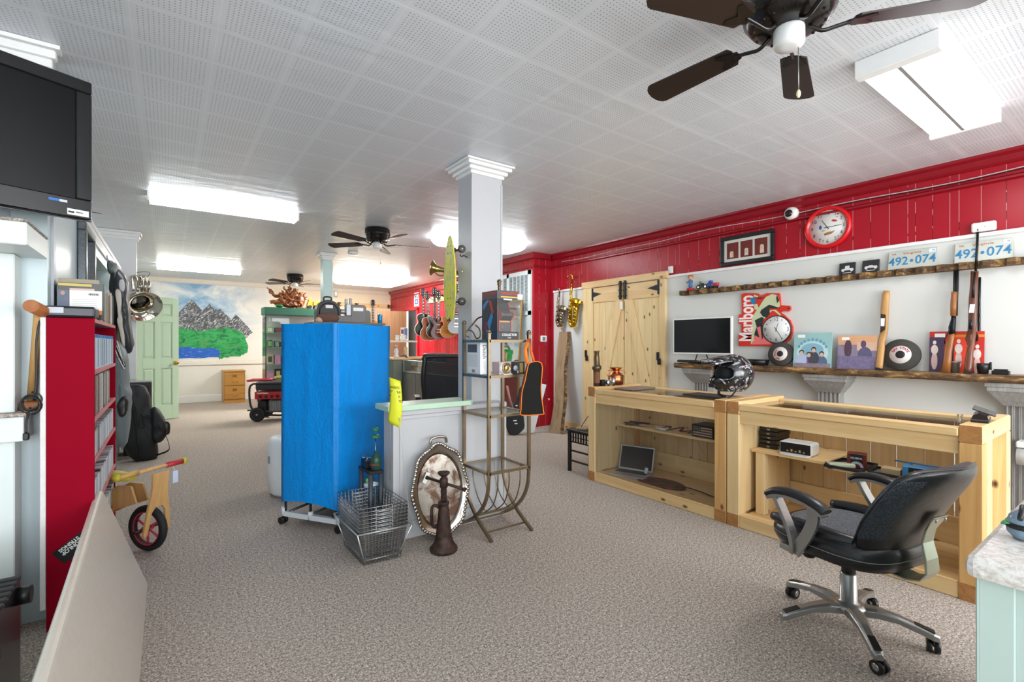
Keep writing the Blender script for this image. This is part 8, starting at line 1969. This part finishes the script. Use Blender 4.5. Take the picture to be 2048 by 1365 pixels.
# shelf stands on the end cabinet's top through its supports
t=thing('greeting_card','upright white card with blue and red picture on the short white shelf','card',(3.47,8.14,zz)); 
m=MB(); m.box(3.395,3.53,8.14,8.15,zz+.001,zz+.235,.001); b=m.build('card',PAPER,t); m=MB(); m.mat(M('#8a4a52',.4,var=.3,scale=60)).box(3.40,3.45,8.138,8.1395,zz+.12,zz+.20); m.mat(M('#6d86b8',.4,var=.3,scale=40)).box(3.46,3.52,8.138,8.1395,zz+.03,zz+.22); m.build('picture',None,b)
for i,(x,lab) in enumerate(((3.43,'white jug-like cup in front of the greeting card'),(3.30,'white cup nearest the blue rack on the short shelf'))):
    t=thing('white_cup',lab,'cup',(x,8.08,zz)); m=MB(); m.lathe([(.028,.001),(.034,.03),(.030,.07),(.038,.10),(.034,.10),(.0,.06)],(x,8.07,zz),seg=20); m.build('body',WHITE,t); m=MB(); m.tube(smoothpts([(x+.032,8.07,zz+.03),(x+.055,8.07,zz+.045),(x+.05,8.07,zz+.075),(x+.034,8.07,zz+.08)],3),.004,seg=6); m.build('handle',WHITE,t)
# ---- black mesh office chair behind the half wall
F=frame(PD(890,900,5.0).xy.to_3d(),Vector((.93,-.36,0)).normalized(),Vector((.36,.93,0)).normalized(),Vector((0,0,1)))
t=thing('mesh_chair','black mesh-backed office chair behind the half wall','chair',F.translation)
def mc(nm,mt,fn,**k):
    m=MB().at(F); fn(m); return m.build(nm,mt,t,**k)
back=[(-.19,-.02,.60),(-.22,-.04,.75),(-.235,-.05,.95),(-.22,-.03,1.12),(-.20,-.02,1.155),(.20,-.02,1.155),(.22,-.03,1.12),(.235,-.05,.95),(.22,-.04,.75),(.19,-.02,.60)]
NM=NT('see_through_mesh'); trn=NM.n('ShaderNodeBsdfTransparent'); mx=NM.n('ShaderNodeMixShader'); mx.inputs[0].default_value=.82; NM.fin('#15171a',.8); NM.L(trn.outputs[0],mx.inputs[1]); NM.L(NM.b.outputs[0],mx.inputs[2]); NM.L(mx.outputs[0],NM.t.nodes['Material Output'].inputs[0]); NM=NM.m
RK=R('X',.22)
F=F@Tr(0,0,.60)@RK@Tr(0,0,-.60)
mc('back_frame',BLK,lambda m:m.tube(smoothpts(back,4,closed=True),.022,seg=8,closed=True))
mc('back_mesh',NM,lambda m:m.prism([(x,z) for x,y,z in back],-.012,-.008,1))
mc('lumbar_support',M('#59636a',.35),lambda m:(m.box(-.19,.19,-.05,-.03,.66,.70,.004),m.box(-.19,.19,-.05,-.03,.60,.63,.004)))
F=F@Tr(0,0,.60)@R('X',-.22)@Tr(0,0,-.60)
mc('seat',BLKM,lambda m:m.box(-.24,.24,.0,.48,.43,.50,.03))
mc('pole',BLK,lambda m:(m.cyl((0,.22,.08),(0,.22,.43),.025,seg=14),m.tube([(0,.1,.42),(0,-.04,.44),(0,-.06,.62)],.02,seg=8)))
for k in range(5):
    a_=2*PI*k/5+.3; mc('base_leg',BLK,lambda m:(m.tube([(0,.22,.10),(.28*math.cos(a_),.22+.28*math.sin(a_),.07)],.02,seg=8),m.ball((.28*math.cos(a_),.22+.28*math.sin(a_),.028),.027,10,6)))
for s_ in (-1,1):
    mc('armrest',M('#b9bcbd',.35) if s_>0 else BLK,lambda m:(m.box(s_*.27-.03,s_*.27+.03,.05,.32,.68,.71,.01),m.cyl((s_*.27,.15,.45),(s_*.27,.15,.68),.015,seg=8)))
# ---- left: jacket, trousers, framed picture, guitar case, speaker, horn
JL=M('#31363a',.4,var=.25,scale=9,bump=.2,name='worn_leather_dark'); JG=M('#6d777a',.5,var=.2,scale=8,bump=.2,name='grey_leather'); JC=M('#d9cfc4',.5,name='cream_leather')
def soft(parent,nm,mt,pts,P,n,th,sub=1):
    """a rounded slab: outline loop narrowed front and back"""
    A=[P(u,v) for u,v in plank_uv(pts,3)]; c=sum(A,Vector())/len(A); n=Vector(n)
    rings=[]
    from mathutils import noise as mn
    def wr(p,s_): return p+(p-c).normalized()*.022*s_*mn.noise(p*16)+n*.030*mn.noise(p*13+Vector((3,1,7)))*min(1,th/.1)
    for s_,o in ((.2,-.03),(.4,-.02),(.6,0),(.78,.06),(.9,.16),(.97,.3),(1,.5),(.97,.7),(.85,.88),(.55,1)): rings.append([wr(c+(p-c)*s_+n*th*o,s_) for p in A])
    m=MB(); m.loft(rings); return m.build(nm,mt,parent)
JY=5.25; Pj=lambda u,v: PY(u,v,JY); Nj=(0.15,1,0)
t=thing('leather_jacket','black leather jacket with cream stripe and shoulder patch hanging by the left wall','jacket',Pj(235,705))
soft(t,'jacket_body',JL,[(216,540),(226,533),(240,548),(243,575),(242,620),(236,660),(226,690),(216,700),(214,640),(213,580)],Pj,Nj,.30)
soft(t,'sleeve',JL,[(229,545),(238,545),(248,555),(253,575),(254,610),(260,660),(263,700),(252,707),(240,695),(233,660),(231,610),(228,575)],lambda u,v:PY(u,v,5.15),Nj,.13)
soft(t,'sleeve_stripe',JC,[(229,580),(239,580),(243,600),(241,625),(247,660),(249,690),(244,690),(237,660),(232,640),(234,615)],lambda u,v:PY(u,v,5.135),Nj,.03)
soft(t,'shoulder_patch',M('#c9cbcf',.5),[(238,560),(245,560),(248,570),(246,582),(240,580),(237,572)],lambda u,v:PY(u,v,5.13),Nj,.03)
soft(t,'collar',M('#4a5556',.5),[(214,522),(222,520),(228,528),(229,545),(222,550),(214,545)],Pj,Nj,.15)
m=MB(); m.tube([Pj(214,511),Pj(215,518),Pj(220,524)],.006,seg=6); m.build('hanger_hook',STEEL,t)
t=thing('motorcycle_trousers','grey leather motorcycle trousers hanging below the jacket behind the red shelf','trousers',PY(240,893,5.0))
soft(t,'leg',JG,[(228,690),(240,695),(248,720),(250,770),(256,790),(254,830),(247,893),(228,890),(222,800)],lambda u,v:PY(u,v,5.0),Nj,.20)
soft(t,'lettered_panel',M('#23262a',.5),[(231,690),(238,700),(248,725),(248,737),(240,722),(232,708)],lambda u,v:PY(u,v,4.985),Nj,.04)
m=MB(); m.mat(PAPER); 
for u0,v0,u1,v1,w in ((234,682,246,722,1.6),(233,692,245,720,1.2),(231,701,236,714,1.6),(237,716,243,728,2),(242,727,249,738,2.2),(245,718,249,732,1)):
    slab_uv(m,[(u0-w/2,v0),(u0+w/2,v0),(u1+w/2,v1),(u1-w/2,v1)],lambda a,b:PY(a,b,4.972),(0,1,0),.004)
m.build('white_markings',None,t)
soft(t,'glove',BLK,[(238,800),(250,792),(254,805),(252,830),(243,838),(236,828),(234,812)],lambda u,v:PY(u,v,4.97),Nj,.06)
# framed picture on the partition (seen nearly edge-on)
t=thing('framed_picture','tall dark silver-framed picture on the pale blue left partition','picture',(-.44,4.1,1.5))
y0_,y1_=3.93,4.42; z0_,z1_=1.46,2.02
FRS=M('#6e7478',.3,.6,var=.4,scale=60)
m=MB()
for q in ((y0_,y1_,z0_,z0_+.05),(y0_,y1_,z1_-.05,z1_),(y0_,y0_+.05,z0_+.05,z1_-.05),(y1_-.05,y1_,z0_+.05,z1_-.05)): m.box(-.449,-.405,*q,.006)
m.build('frame',FRS,t)
m=MB(); m.box(-.448,-.43,y0_+.05,y1_-.05,z0_+.05,z1_-.05); m.build('picture_glass',M('#222c3c',.08),t)
# gig bag
GB=M('#191b1d',.6,var=.15,scale=10,bump=.3,name='black_nylon')
Pg=lambda u,v: PY(u,v,6.45)
t=thing('instrument_bag','tall black padded instrument bag leaning behind the red shelf','instrument bag',(-.2,6.5,0))
soft(t,'bag_body',GB,[(250,778),(262,771),(284,772),(296,785),(304,815),(313,845),(315,890),(313,922),(275,929),(247,900),(246,840)],Pg,(0,1,0),.24)
soft(t,'front_pocket',GB,[(305,818),(318,822),(328,838),(336,858),(330,878),(318,888),(308,885),(302,860)],lambda u,v:PY(u,v,6.40),(0,1,0),.18)
m=MB(); m.tube([PY(u,v,6.42) for u,v in ((258,775),(266,800),(272,850),(276,925))],.006,seg=6); m.build('zip',BLK,t)
m=MB(); m.tube(smoothpts([PY(330,845,6.40),PY(337,848,6.40),PY(337,866,6.40),PY(331,868,6.40)],4),.012,seg=6); m.tube(smoothpts([PY(332,872,6.40),PY(338,890,6.42),PY(336,902,6.45),PY(313,911,6.5)],4),.010,seg=4,flat=(.02,.005)); m.build('carry_strap',BLK,t)
t=thing('speaker_cabinet','dark grey speaker cabinet standing behind the instrument bag','speaker',(-.12,7.0,0))
a_=PY(270,766,6.95); b_=PY(303,766,6.95)
m=MB(); m.box(a_.x-.1,b_.x,6.9,7.2,.002,a_.z,.006); m.build('cabinet',M('#25272b',.5),t)
m=MB(); m.box(a_.x-.095,b_.x-.005,6.905,7.19,a_.z+.0005,a_.z+.012,.003); m.build('top_plate',M('#8a8d90',.4),t)
m=MB(); m.box(a_.x-.08,b_.x-.02,6.895,6.899,.05,a_.z-.04,.001); m.build('grille',BLKM,t)
# horn on the end block
NK=M('#c2bcae',.10,1.0,var=.06,name='nickel_silver')
c=PD(287,613,5.75); ax_=Vector((-.30,.72,.42)).normalized()   # bell opens toward the viewer and down
t=thing('tuba','silver horn with wide mirror-bright bell hanging from the corner of the white wall','horn',c-Vector((0,0,.2)))
m=MB(); m.lathe([(.19,0),(.193,.004),(.188,.008),(.165,.02),(.13,.045),(.098,.085),(.075,.14),(.06,.22),(.048,.32),(.038,.42)],c-ax_*.02,ax_,seg=48,cap=False); m.build('bell',NK,t,solid=.002)
m=MB(); e=c+ax_*.40
m.tube(smoothpts([e,e+Vector((-.02,.05,.10)),e+Vector((-.06,.02,.14)),c+Vector((-.06,.12,.36)),c+Vector((-.04,.06,.22))],5),.022,seg=12)
for k in range(3): m.tube(smoothpts([c+Vector((-.10+.045*k,.10,.18)),c+Vector((-.11+.045*k,.09,.33)),c+Vector((-.085+.045*k,.08,.37)),c+Vector((-.06+.045*k,.08,.33)),c+Vector((-.06+.045*k,.09,.18))],4),.013,seg=10)
m.build('tubing',NK,t)
m=MB()
for k in range(3): m.cyl(c+Vector((-.02+.035*k,.06,.18)),c+Vector((-.02+.035*k,.05,.30)),.016,seg=12); m.cyl(c+Vector((-.02+.035*k,.05,.30)),c+Vector((-.02+.035*k,.05,.325)),.010,seg=10)
m.build('valves',NK,t)
m=MB(); m.tube(smoothpts([Vector((-.305,7.44,c.z+.42)),c+Vector((-.0,.2,.44)),c+Vector((.06,.1,.42)),c+Vector((.03,.06,.36))],5),.005,seg=6); m.build('hanging_wire',STEEL,t)
